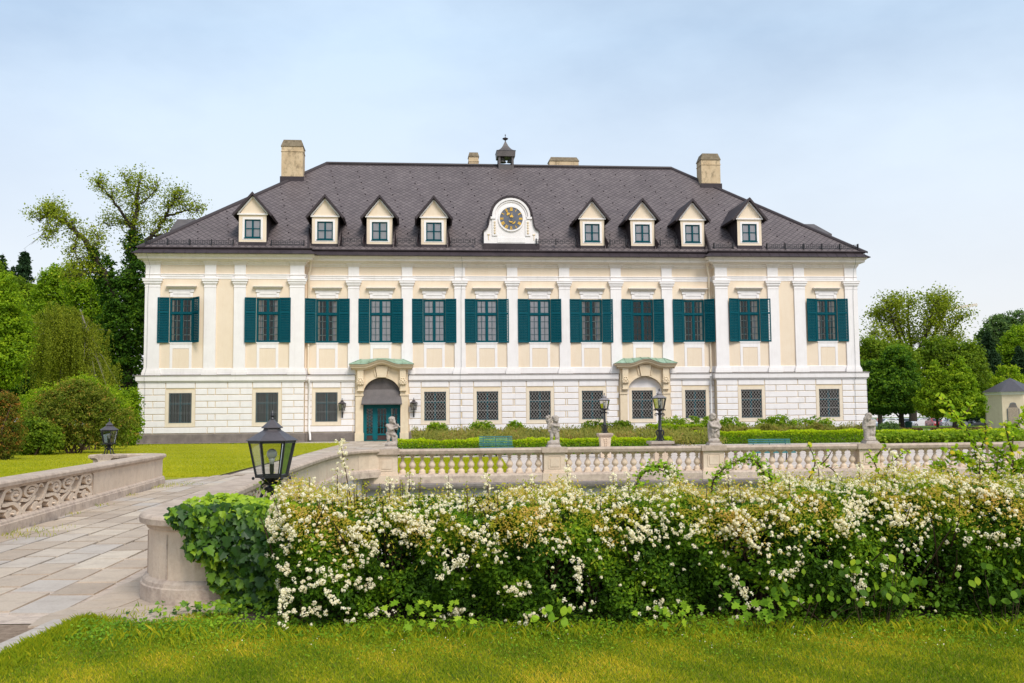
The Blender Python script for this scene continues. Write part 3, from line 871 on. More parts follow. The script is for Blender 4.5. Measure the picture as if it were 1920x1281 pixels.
def grille(orn):
    g = MB(); h = LZ1 - LZ0; nx = 7; dx = 2 * LHW / nx; dz = dx * 1.28
    n = int(h / dz)
    if not orn:
        zt = .16
        for k in range(-n * 2, nx + n * 2):
            for sg in (1, -1):
                x0 = -LHW + k * dx
                # z runs up, x runs sideways by dx per dz/1
                pts = []
                z0, z1 = zt, h - zt
                xa, xb = x0, x0 + sg * (z1 - z0) / dz * dx
                if sg < 0: xa, xb = x0 + 0, x0 - (z1 - z0) / dz * dx
                # clip to the opening
                def at(x): return z0 + (x - xa) / (xb - xa) * (z1 - z0)
                lo, hi = max(min(xa, xb), -LHW), min(max(xa, xb), LHW)
                if hi - lo < .02: continue
                strip(g, (lo, at(lo)), (hi, at(hi)), .021, -.06 if sg > 0 else -.052, .012)
        for k in range(nx * 2 + 1):
            x = -LHW + k * dx / 2
            g.box(x - .011, x + .011, -.064, -.046, 0, .17); g.box(x - .011, x + .011, -.064, -.046, h - .17, h)
    else:
        nx = 4; dx = 2 * LHW / nx
        for k in range(nx + 1):
            x = -LHW + k * dx
            for s_ in (-.05, .05):
                if abs(x + s_) <= LHW: g.box(x + s_ - .012, x + s_ + .012, -.064, -.046, 0, h)
        nr = 6
        for k in range(nx):
            for r in range(nr):
                cx, cz = -LHW + (k + .5) * dx, h * (r + .5) / nr
                rx, rz = dx * .34, h / nr * .47
                pts = [(cx + rx * math.sin(t * PI / 6) * (1 if t % 2 == 0 else .72), -.055, cz + rz * math.cos(t * PI / 6)) for t in range(13)]
                g.tube(pts, .014, 4)
                strip(g, (cx - rx, cz - rz), (cx + rx, cz + rz), .022, -.06, .01); strip(g, (cx - rx, cz + rz), (cx + rx, cz - rz), .022, -.05, .01)
    for z in (.015, h * .333, h * .667, h - .015): g.box(-LHW, LHW, -.07, -.058, z - .014, z + .014)
    return g
GRM = grille(False).mesh('window_grille', M['grille'])
GRO = grille(True).mesh('window_grille', M['grille_dark'])
for i, c in enumerate(LOW):
    if c is None: continue
    y = fy(c) + .05
    yo = .10 if i == 8 else 0
    o = link_mesh('barred_window', LWF, palace, (c, y + .14 + yo, LZ0))
    link_mesh('pane', LWP, o)
    link_mesh('window_grille', GRO if i < 4 else GRM, o, (0, -.12, 0))
    link_mesh('window_surround', SRM, o, (0, -.14, 0))

# floors and rear partitions, so the rooms behind the panes are dark
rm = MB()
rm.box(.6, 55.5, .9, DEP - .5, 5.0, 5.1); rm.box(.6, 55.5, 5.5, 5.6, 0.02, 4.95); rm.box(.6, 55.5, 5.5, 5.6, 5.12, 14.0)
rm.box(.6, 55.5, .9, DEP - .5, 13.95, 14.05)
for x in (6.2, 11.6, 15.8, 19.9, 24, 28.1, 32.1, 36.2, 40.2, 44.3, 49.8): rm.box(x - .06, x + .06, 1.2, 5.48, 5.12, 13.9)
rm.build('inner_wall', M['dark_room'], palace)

# roof --------------------------------------------------------------------------
EA, EV, EZ = -.28, -.32, 14.56       # eave line outside the wings
RX0, RX1, RY, RZ = 12.55, 43.9, 12.35, 24.46
SL = (RZ - EZ) / (RY - EV)
xa, xb, yb_ = EA + .02, XR + .28, DEP + .3
Vr, Fr, UVr = [], [], []
def face(pts, uvf):
    n = len(Vr); Vr.extend(pts); Fr.append(list(range(n, n + len(pts)))); UVr.extend([uvf(p) for p in pts])
fl = lambda p: (p[0], (p[2] - EZ) / math.sin(math.atan(SL)))
sdl = lambda p: (p[1], (p[2] - EZ) / math.sin(math.atan((RZ - EZ) / (RX0 - xa))))
JY = 2.3; JZ = EZ + SL * (JY - EV)
hx0, hx1 = xa + (RX0 - xa) * (JY - EV) / (RY - EV), xb - (xb - RX1) * (JY - EV) / (RY - EV)
CV = EV + REC
wl, wr = W1 + .32, W2 - .32
face([(hx0, JY, JZ), (wl - .3, JY, JZ), (wr + .3, JY, JZ), (hx1, JY, JZ), (RX1, RY, RZ), (RX0, RY, RZ)], fl)
face([(xa, EV, EZ), (wl, EV, EZ), (wl - .3, JY, JZ), (hx0, JY, JZ)], fl)
face([(wr, EV, EZ), (xb, EV, EZ), (hx1, JY, JZ), (wr + .3, JY, JZ)], fl)
face([(wl + .32, CV, EZ), (wr - .32, CV, EZ), (wr + .3, JY, JZ), (wl - .3, JY, JZ)], fl)
face([(wl, EV, EZ), (wl + .32, CV, EZ), (wl - .3, JY, JZ)], fl)
face([(wr - .32, CV, EZ), (wr, EV, EZ), (wr + .3, JY, JZ)], fl)
face([(xa, yb_, EZ), (xa, EV, EZ), (hx0, JY, JZ), (RX0, RY, RZ)], sdl)
face([(xb, EV, EZ), (xb, yb_, EZ), (RX1, RY, RZ), (hx1, JY, JZ)], sdl)
face([(xb, yb_, EZ), (xa, yb_, EZ), (RX0, RY, RZ), (RX1, RY, RZ)], fl)
me = bpy.data.meshes.new('roof'); me.from_pydata([tuple(p) for p in Vr], [], Fr)
me.materials.append(M['slate']); uvl = me.uv_layers.new(name='uv')
uvl.data.foreach_set('uv', np.array(UVr, np.float32).ravel()); me.update()
link_mesh('roof', me, palace)
def roof_z(y): return EZ + SL * (y - EV)
def roof_y(z): return EV + (z - EZ) / SL

rc = MB()
def ridge_strip(a, b, w=.19, h=.07, m=0):
    a, b = Vector(a), Vector(b); d = (b - a).normalized(); s_ = d.cross(Vector((0, 0, 1))).normalized(); u = s_.cross(d)
    V = []
    for p in (a, b):
        for k, hh in ((-1, -.06), (-.8, h * .6), (0, h + .03), (.8, h * .6), (1, -.06)): V.append(tuple(p + s_ * w * k + u * hh))
    rc.add(V, [(0, 1, 6, 5), (1, 2, 7, 6), (2, 3, 8, 7), (3, 4, 9, 8)], m)
ridge_strip((RX0, RY, RZ), (RX1, RY, RZ), .22, .10)
ridge_strip((xa, EV, EZ), (hx0, JY, JZ)); ridge_strip((hx0, JY, JZ), (RX0, RY, RZ))
ridge_strip((xb, EV, EZ), (hx1, JY, JZ)); ridge_strip((hx1, JY, JZ), (RX1, RY, RZ))
ridge_strip((wl, EV, EZ), (wl - .3, JY, JZ), .10); ridge_strip((wr, EV, EZ), (wr + .3, JY, JZ), .10)
def dark_line(a, b, w=.05, off=.24, side=1):
    a, b = Vector(a), Vector(b)
    rc.box(-1e-4, 0, 0, 1e-4, 0, 1e-4, 1)
    rc.tube([a, b], w, 4, 1)
nf = Vector((0, -SL, 1)).normalized() * .03
for (a, b, dx) in (((xa, EV, EZ), (hx0, JY, JZ), .34), ((hx0, JY, JZ), (RX0, RY, RZ), .34), ((xb, EV, EZ), (hx1, JY, JZ), -.34), ((hx1, JY, JZ), (RX1, RY, RZ), -.34)):
    rc.tube([Vector(a) + Vector((dx, 0, 0)) + nf, Vector(b) + Vector((dx, 0, 0)) + nf], .05, 4, 1)
rc.tube([Vector((RX0 + .1, RY - .30, RZ - .24)) + nf, Vector((RX1 - .1, RY - .30, RZ - .24)) + nf], .05, 4, 1)
rc.build('ridge_cap', [M['slate'], M['metal']], palace)

hk = MB()
row = 0
z = EZ + .9
while z < RZ - .5:
    y = roof_y(z); f = (z - EZ) / (RZ - EZ)
    x = xa + (RX0 - xa) * f + .8 + (1.15 if row % 2 else 0)
    while x < xb - (xb - RX1) * f - .8:
        hk.add([(x - .07, y - .02, z + .06), (x + .07, y - .02, z + .06), (x, y - .10, z + .03), (x, y - .06, z - .10)], [(0, 1, 2), (0, 2, 3), (1, 3, 2)], 0)
        x += 2.3
    z += .72; row += 1
tag(hk.build('snow_hooks', M['metal'], palace), kind='stuff')

# eaves metal and gutter
ev = MB()
EVP = [(UL + UI + 0, DEP), (UL + UI, UI), (U1, UI), (U1, REC + UI), (U2, REC + UI), (U2, UI), (UR - UI, UI), (UR - UI, DEP)]
ev.sweep([(0.30, 14.10), (0.82, 14.10), (0.93, 14.08), (0.94, 14.12), (0.40, 14.52), (0.2, 14.52)], EVP)
q = 0
for a, b, y in ((-.5, 12.6, 0), (13, 43.3, REC), (43.6, 56.6, 0)):
    x = a
    while x < b:
        V0 = (x, y + UI - .94, 14.135); V1 = (x, y + UI - .42, 14.535)
        ev.tube([V0, V1], .02, 4); x += .78
ev.build('eaves_flashing', M['metal'], palace)
gu = MB()
gp = [(.44 + .13 * math.cos(t), 14.60 + .11 * math.sin(t)) for t in [PI * .95 + k * PI * 1.15 / 7 for k in range(8)]]
gp2 = [(.44 + .10 * math.cos(t), 14.605 + .085 * math.sin(t)) for t in [PI * .95 + k * PI * 1.15 / 7 for k in range(8)]][::-1]
gu.sweep(gp + gp2, EVP)
gu.build('gutter', M['metal'], palace)

# snow guards between the dormers
def snow_guard(x0, x1, y):
    g = MB(); zz = roof_z(y) + .06
    for dz in (.06, .19, .32): g.box(x0, x1, y - .012, y + .012, zz + dz - .014, zz + dz + .014)
    n = max(2, int((x1 - x0) / .17))
    for k in range(n + 1):
        x = x0 + (x1 - x0) * k / n
        g.box(x - .012, x + .012, y - .016, y + .016, zz + .04, zz + .34)
    n = max(1, int((x1 - x0) / 1.3))
    for k in range(n + 1):
        x = x0 + (x1 - x0) * k / n
        g.box(x - .03, x + .03, y - .05, y + .18, zz - .08, zz + .42)
    g.build('snow_guard', M['iron'], palace)

# dormers -------------------------------------------------------------------------
def dormer(uc, w, yf, zb, ze, za):
    d = MB()
    hw = w / 2
    wz0, wz1, ww = zb + .34, zb + 1.74, .60
    zs_ = ze
    d_holes = [(uc - ww, uc + ww, wz0, wz1)]
    wall_holes(d, uc - hw, uc + hw, zb, zs_, yf, d_holes, .16)
    d.add([(uc - hw, yf, zs_), (uc + hw, yf, zs_), (uc, yf, za - .1)], [(0, 1, 2)])
    o = d.build('dormer', M['yellow'], palace)
    # white window band and gable mouldings
    t = MB()
    for (a, b, c, e) in ((uc - ww - .16, uc - ww, wz0 - .16, wz1 + .16), (uc + ww, uc + ww + .16, wz0 - .16, wz1 + .16), (uc - ww, uc + ww, wz0 - .16, wz0), (uc - ww, uc + ww, wz1, wz1 + .16)):
        t.box(a, b, yf - .02, yf, c, e)
    t.box(uc - hw - .12, uc + hw + .12, yf - .10, yf, zs_ - .02, zs_ + .09)
    sx, sz = uc + hw + .12, zs_ + .09
    for s_ in (-1, 1):
        strip(t, (uc + s_ * (hw + .04), zs_ + .12), (uc, za - .12), .10, yf - .095, .09)
    t.build('dormer_moulding', M['white'], o)
    f = MB()
    f.box(uc - ww, uc - ww + .09, yf + .05, yf + .12, wz0, wz1); f.box(uc + ww - .09, uc + ww, yf + .05, yf + .12, wz0, wz1)
    f.box(uc - ww + .09, uc + ww - .09, yf + .05, yf + .12, wz0, wz0 + .09); f.box(uc - ww + .09, uc + ww - .09, yf + .05, yf + .12, wz1 - .09, wz1)
    f.box(uc - .06, uc + .06, yf + .03, yf + .115, wz0 + .09, wz1 - .09); f.box(uc - ww + .09, uc + ww - .09, yf + .055, yf + .11, (wz0 + wz1) / 2 - .035, (wz0 + wz1) / 2 + .035)
    f.box(uc - ww - .04, uc + ww + .04, yf - .06, yf + .05, wz0 - .07, wz0 + .0)
    f.build('dormer_window', M['teal'], o)
    g = MB(); g.add([(uc - ww, yf + .09, wz0), (uc + ww, yf + .09, wz0), (uc + ww, yf + .09, wz1), (uc - ww, yf + .09, wz1)], [(0, 1, 2, 3)])
    g.build('pane', M['glass'], o)
    c_ = MB(); c_.add([(uc - ww, yf + .125, wz0), (uc + ww, yf + .125, wz0), (uc + ww, yf + .125, wz1), (uc - ww, yf + .125, wz1)], [(0, 1, 2, 3)])
    c_.build('curtain', M['curtain'], o)
    k = MB()      # cheeks of standing seam metal
    for s_ in (-1, 1):
        x = uc + s_ * hw
        ye = roof_y(zs_) + .25
        k.add([(x, yf + .001, zb - .3), (x, yf + .001, zs_ + .15), (x, ye, zs_ + .15), (x, roof_y(zb) , zb - .05)], [(0, 1, 2, 3)])
        for j in range(1, 6):
            yy = yf + (ye - yf) * j / 6
            k.box(x + s_ * .0, x + s_ * .03, yy - .015, yy + .015, max(zb, roof_z(yy) - .1), zs_ + .1)
    k.box(uc - hw - .02, uc + hw + .02, yf - .05, yf - .003, zb - .42, zb + .0)
    for s_ in (-1, 1):
        V = [(uc + s_ * (hw + .02), yf - .06, zb - .40), (uc + s_ * (hw + .34), yf - .12, roof_z(yf - .12) + .02), (uc + s_ * (hw + .10), roof_y(zs_) - .2, zs_ - .2), (uc + s_ * hw, roof_y(zs_) - .2, zs_ - .15)]
        k.add(V, [(0, 1, 2, 3)])
    k.build('dormer_cheek', M['metal'], o)
    r = MB()
    ov, th = .34, .17
    yb2 = roof_y(za) + .3
    for s_ in (-1, 1):
        ex, ez = uc + s_ * (hw + .36), zs_ - .16
        dxn = Vector((s_ * (za - ez), 0, (hw + .36))).normalized() * th
        ye = roof_y(ez) + .3
        A, B, C_, D = Vector((ex, yf - ov, ez)), Vector((uc, yf - ov, za)), Vector((uc, yb2, za)), Vector((ex, ye, ez))
        V = [A, B, C_, D] + [v + dxn for v in (A, B, C_, D)]
        V[5] = Vector((uc, yf - ov, za + th * 1.35)); V[6] = Vector((uc, yb2, za + th * 1.35))
        r.add([tuple(v) for v in V], [(0, 1, 2, 3), (7, 6, 5, 4), (0, 4, 5, 1), (3, 2, 6, 7), (0, 3, 7, 4)], 0)
    r.build('dormer_roof', [M['metal']], o)
    return o
DY, DCY = .10, .66
DOR = [(8.20, 2.05, 0), (13.57, 1.98, 1), (17.74, 1.98, 1), (21.92, 1.98, 1), (34.37, 1.95, 1), (38.40, 1.95, 1), (42.45, 1.95, 1), (46.92, 1.96, 0)]
for uc, w, c in DOR:
    y = DCY if c else DY
    dormer(uc, w, y, 15.12, 17.22, 18.72)
ed = [0.35] + [v for uc, w, c in DOR for v in (uc - w / 2 - .4, uc + w / 2 + .4)] + [55.8]
for k in range(0, len(ed), 2):
    a, b = ed[k], ed[k + 1]
    for lo, hi, y in ((-1, 12.05, .02), (12.75, 43.3, .42), (44.0, 57, .02)):
        p, q_ = max(a, lo), min(b, hi)
        if q_ - p < .5: continue
        if p < 27 < q_:
            snow_guard(p, 25.1, y); snow_guard(29.9, q_, y)
        else: snow_guard(p, q_, y)

# side dormers on the hips
def side_dormer(ur, ue, s_, o0):
    zr, ze, hw = 18.6, 17.35, 2.0
    xf = ue + s_ * .35
    xi = ur + s_ * 7
    d = MB(); hi = ze + .1
    d.add([(xf, o0 - hw + .3, 14.9), (xf, o0 + hw - .3, 14.9), (xf, o0 + hw - .3, hi), (xf, o0 - hw + .3, hi)], [(0, 1, 2, 3)])
    for q in (-1, 1): d.add([(xf, o0 + q * (hw - .3), 14.9), (xf, o0 + q * (hw - .3), hi), (xi, o0 + q * (hw - .3), hi), (xi, o0 + q * (hw - .3), 14.9)], [(0, 1, 2, 3)])
    o = d.build('dormer', M['yellow'], palace)
    r = MB()
    r.add([(ue, o0 - hw, ze), (ue, o0 + hw, ze), (ur, o0, zr), (xi, o0, zr), (xi, o0 - hw, ze), (xi, o0 + hw, ze), (ue, o0 - hw, ze - .18), (ue, o0 + hw, ze - .18), (xi, o0 - hw, ze - .18), (xi, o0 + hw, ze - .18)],
          [(0, 1, 2), (0, 2, 3, 4), (1, 5, 3, 2), (0, 6, 7, 1), (0, 4, 8, 6), (1, 7, 9, 5), (6, 8, 9, 7)])
    r.build('dormer_roof', M['hood'], o)
side_dormer(.50, .42, 1, 9.0); side_dormer(55.75, 56.5, -1, 8.6)

# clock gable -----------------------------------------------------------------------
CGX, CGY, CGZ = 27.95, .52, 15.20
def gable_poly(s=1.0, inset=0.0):
    pts = []
    hw = 2.14 - inset
    pts += [(-hw, 0 + inset), (-hw, .93)]
    for k in range(7):       # concave shoulder
        t = k / 6 * PI / 2
        pts.append((-hw + .45 * math.sin(t) , .93 + .10 + .85 * (1 - math.cos(t))))
    pts.append((-1.66 + inset, 2.06)); pts.append((-1.66 + inset, 2.12))
    for k in range(15):
        t = PI - k / 14 * PI
        pts.append(((1.52 - inset) * math.cos(t), 2.12 + (1.50 - inset) * math.sin(t)))
    left = pts
    right = [(-x, z) for x, z in pts[:2 + 7 + 2]][::-1]
    return left + right
gp_ = [(CGX + x, CGZ + z) for x, z in gable_poly()]
g = MB(); g.prism(gp_, CGY, CGY + .35)
cg = g.build('clock_gable', M['white'], palace)
g = MB()
# dark metal capping that follows the outline, arched hood above, roof running back
cap_pts = gable_poly()
n = len(cap_pts)
for i in range(1, n - 2):
    (x0, z0), (x1, z1) = cap_pts[i], cap_pts[i + 1]
    L = math.hypot(x1 - x0, z1 - z0)
    if L < .01: continue
    nx, nz = -(z1 - z0) / L, (x1 - x0) / L
    t = .20 if 11 <= i <= 25 else .08
    yb3 = CGY + (4.0 if 11 <= i <= 25 else 1.9)
    V = []
    for (x, z) in ((x0, z0), (x1, z1)):
        for (dy, h) in ((CGY - .14, 0), (CGY - .14, t), (yb3, t), (yb3, 0)): V.append((CGX + x + nx * h, dy, CGZ + z + nz * h))
    g.add(V, [(0, 4, 5, 1), (1, 5, 6, 2), (2, 6, 7, 3), (0, 3, 7, 4)])
g.box(CGX - 2.2, CGX + 2.2, CGY - .08, CGY - .004, CGZ - .52, CGZ + .02)
g.build('gable_capping', M['metal'], cg)
g = MB()
def ring(mb, cx, cz, r0, r1, y0, y1, n=40, m=0, a0=0, a1=2 * PI):
    V, F = [], []
    for k in range(n + 1):
        a = a0 + (a1 - a0) * k / n
        for r, y in ((r0, y1), (r0, y0), (r1, y0), (r1, y1)): V.append((cx + r * math.cos(a), y, cz + r * math.sin(a)))
    for k in range(n):
        for q_ in range(4): F.append((k * 4 + q_, (k + 1) * 4 + q_, (k + 1) * 4 + (q_ + 1) % 4, k * 4 + (q_ + 1) % 4))
    mb.add(V, F, m)
CZ = CGZ + 1.98
ring(g, CGX, CZ, .90, 1.02, CGY - .10, CGY)
ring(g, CGX, CGZ + 2.12, 1.18, 1.26, CGY - .06, CGY, a0=0, a1=PI); ring(g, CGX, CGZ + 2.12, 1.32, 1.50, CGY - .13, CGY, a0=0, a1=PI)
for s_ in (-1, 1):
    g.box(CGX + s_ * 1.42 - .20, CGX + s_ * 1.42 + .20, CGY - .14, CGY, CGZ + 1.95, CGZ + 2.12)
    g.box(CGX + s_ * 1.30 - .20, CGX + s_ * 1.30 + .20, CGY - .07, CGY, CGZ + .62, CGZ + 1.93)
g.box(CGX - 1.1, CGX + 1.1, CGY - .03, CGY, CGZ + .10, CGZ + .50)
g.build('gable_moulding', M['white'], cg)
for s_ in (-1, 1):
    g = MB()
    for k in range(5): g.ball((CGX + s_ * 1.30, CGY - .08, CGZ + .84 + k * .21), (.085, .05, .10), 8, 6)
    g.build('gable_garland', M['cream'], cg); g = MB()
    g.ball((CGX + s_ * 1.78, CGY - .02, CGZ + .72), (.12, .05, .06), 8, 6); g.box(CGX + s_ * 1.78 - .03, CGX + s_ * 1.78 + .03, CGY - .03, CGY, CGZ + .3, CGZ + .68)
    g.build('gable_ornament', M['cream'], cg)
g = MB(); g.lathe([(.0, 0), (.90, 0), (.90, .05), (.0, .05)], 40, (0, 0, 0))
T = Matrix.Translation((CGX, CGY - .005, CZ)) @ Matrix.Rotation(R(90), 4, 'X')
g2 = MB(); g2.add(np.concatenate(g.V), g.F, 0, T)
dial = g2.build('clock_dial', M['dial'], palace)
NUM = ['XII', 'I', 'II', 'III', 'IIII', 'V', 'VI', 'VII', 'VIII', 'IX', 'X', 'XI']
g = MB()
def numeral(txt, ang):
    h, w, st = .20, .055, .030
    widths = {'I': .045, 'V': .10, 'X': .10}
    tot = sum(widths[c] for c in txt); x = -tot / 2
    sc2 = min(1.0, .22 / tot)
    polys = []
    for c in txt:
        cw = widths[c]; xc = x + cw / 2
        if c == 'I': polys.append([(xc - .017, -h / 2), (xc + .017, -h / 2), (xc + .017, h / 2), (xc - .017, h / 2)])
        if c == 'V':
            polys.append([(xc - .05, h / 2), (xc - .018, h / 2), (xc + .012, -h / 2), (xc - .012, -h / 2)]); polys.append([(xc + .028, h / 2), (xc + .05, h / 2), (xc + .012, -h / 2), (xc - .008, -h / 2)])
        if c == 'X':
            polys.append([(xc - .05, h / 2), (xc - .018, h / 2), (xc + .05, -h / 2), (xc + .018, -h / 2)]); polys.append([(xc + .026, h / 2), (xc + .05, h / 2), (xc - .024, -h / 2), (xc - .05, -h / 2)])
        x += cw
    if len(txt) > 1:
        polys.append([(-tot / 2, h / 2), (tot / 2, h / 2), (tot / 2, h / 2 + .02), (-tot / 2, h / 2 + .02)]); polys.append([(-tot / 2, -h / 2 - .02), (tot / 2, -h / 2 - .02), (tot / 2, -h / 2), (-tot / 2, -h / 2)])
    a = -ang
    for j, p_ in enumerate(polys):
        pp = []
        for px_, pz_ in p_:
            px_ *= sc2 * 1.15; pz_ = pz_ * 1.05 + .745
            pp.append((CGX + px_ * math.cos(a) - pz_ * math.sin(a), CZ + px_ * math.sin(a) + pz_ * math.cos(a)))
        g.prism(pp, CGY - .075 - .002 * j, CGY - .055)
for k, t in enumerate(NUM): numeral(t, k * PI / 6)
g.build('numerals', M['gold'], dial)
def hand(name, ang, L, y):
    h = MB()
    def tr(pts):
        return [(CGX + x * math.cos(-ang) - z_ * math.sin(-ang), CZ + x * math.sin(-ang) + z_ * math.cos(-ang)) for x, z_ in pts]
    # heart-shaped tip with a point, thin bar, crescent counterweight
    heart = [(0, .0)] + [(.115 * math.sin(t) , .115 - .115 * math.cos(t)) for t in []]
    hp = []
    for k in range(24):
        t = 2 * PI * k / 24
        hp.append((.0085 * 16 * math.sin(t) ** 3, L - .17 + -.0085 * (13 * math.cos(t) - 5 * math.cos(2 * t) - 2 * math.cos(3 * t) - math.cos(4 * t))))
    h.prism(tr(hp), y, y + .012)
    h.prism(tr([(-.022, L - .08), (.022, L - .08), (.006, L + .12), (-.006, L + .12)]), y - .002, y + .010)
    h.prism(tr([(-.014, -.3), (.014, -.3), (.014, L - .2), (-.014, L - .2)]), y + .002, y + .010, 1)
    cr = []
    for k in range(11):
        a = PI * 1.05 + k / 10 * PI * .9
        cr.append((.16 * math.cos(a), -.30 * (L / .6) + .16 * math.sin(a) + .02))
    for k in range(11):
        a = PI * 1.05 + (10 - k) / 10 * PI * .9
        cr.append((.15 * math.cos(a), -.30 * (L / .6) + .08 * math.sin(a) + .03))
    h.prism(tr(cr), y, y + .012)
    h.build(name, [M['gold'], M['dial']], dial)
hand('clock_hand', R(-33), .62, CGY - .10)
hand('clock_hand', R(8), .36, CGY - .13)

# bell turret -------------------------------------------------------------------------
BX, BY, BZ = 28.58, RY, RZ + .26
b = MB(); hw = .60
for sx in (-1, 1):
    for sy in (-1, 1): b.box(sx * hw - .09, sx * hw + .09, sy * hw - .09, sy * hw + .09, -1.0, .62)
b.box(-hw - .07, hw + .07, -hw - .07, hw + .07, -1.0, -.38)
for k in (-1, 1):
    b.box(-hw + .09, hw - .09, k * hw - .05, k * hw + .05, .40, .62); b.box(k * hw - .05, k * hw + .05, -hw + .09, hw - .09, .40, .62)
bt = b.build('bell_turret', M['hood'], palace, (BX, BY, BZ))
b = MB()
sq = [(1.32, .60), (1.36, .86), (1.30, .90), (1.05, 1.02), (.80, 1.22), (.58, 1.52), (.40, 1.85), (.26, 2.2), (.13, 2.55), (.05, 2.78)]
b.lathe([(1.14, .40), (1.20, .92)], 4, rot=PI / 4)
b.lathe([(1.24, .92)] + [(r * .92, .94 + (z_ - .90) * .56) for r, z_ in sq[2:]], 4, rot=PI / 4)
b.build('turret_roof', M['hood'], bt)
b = MB()
b.lathe([(r_, 1.98 + (z_ - 2.9) * .62) for r_, z_ in ((.04, 2.8), (.05, 3.02), (.14, 3.1), (.25, 3.22), (.27, 3.30), (.2, 3.38), (.07, 3.44), (.03, 3.5), (.02, 3.72), (.05, 3.76), (.05, 3.86), (.012, 3.92), (.01, 4.0))], 12)
b.build('finial', M['metal'], bt)
for (x, s_) in ((-.30, 1.0), (.36, .72)):
    b = MB(); b.lathe([(.0, .42 * s_), (.10 * s_, .41 * s_), (.20 * s_, .34 * s_), (.25 * s_, .2 * s_), (.29 * s_, .05 * s_), (.36 * s_, -.06 * s_), (.35 * s_, -.08 * s_), (.0, -.02 * s_)], 16, (x, -.2, .02))
    b.build('bell', M['bronze'], bt, smooth=True)

# chimneys
def chimney(u, y, w, d, z0, z1, cap=.62, taper=.22):
    c = MB(); c.box(u - w / 2, u + w / 2, y - d / 2, y + d / 2, z0, z1 - cap)
    c.box(u - w / 2 - .04, u + w / 2 + .04, y - d / 2 - .04, y + d / 2 + .04, z1 - cap - .46, z1 - cap - .40)
    o = c.build('chimney', M['chimney'], palace)
    k = MB(); zc = z1 - cap
    a, b_ = w / 2 + .06, d / 2 + .06
    V = [(u - a, y - b_, zc), (u + a, y - b_, zc), (u + a, y + b_, zc), (u - a, y + b_, zc),
         (u - a + taper, y - b_ + taper, z1), (u + a - taper, y - b_ + taper, z1), (u + a - taper, y + b_ - taper, z1), (u - a + taper, y + b_ - taper, z1)]
    k.add(V, [(0, 1, 5, 4), (1, 2, 6, 5), (2, 3, 7, 6), (3, 0, 4, 7), (4, 5, 6, 7), (3, 2, 1, 0)])
    k.build('chimney_cap', M['chimney_cap'], o)
    f = MB()
    f.box(u - w / 2 - .1, u + w / 2 + .1, y - d / 2 - .1, y - d / 2 + .02, roof_z(min(y - d/2, 12)) - .2, roof_z(min(y - d/2, 12)) + .34)
    f.build('chimney_flashing', M['metal'], o)
chimney(9.93, 10.1, 1.82, 1.5, 19.5, 25.72)
chimney(46.63, 9.85, 1.72, 1.5, 19.5, 25.03)
chimney(25.75, 13.8, .90, .9, 22, 25.92, .42, .12)
chimney(34.07, 13.8, 2.72, 1.1, 22, 25.60, .40, .22)

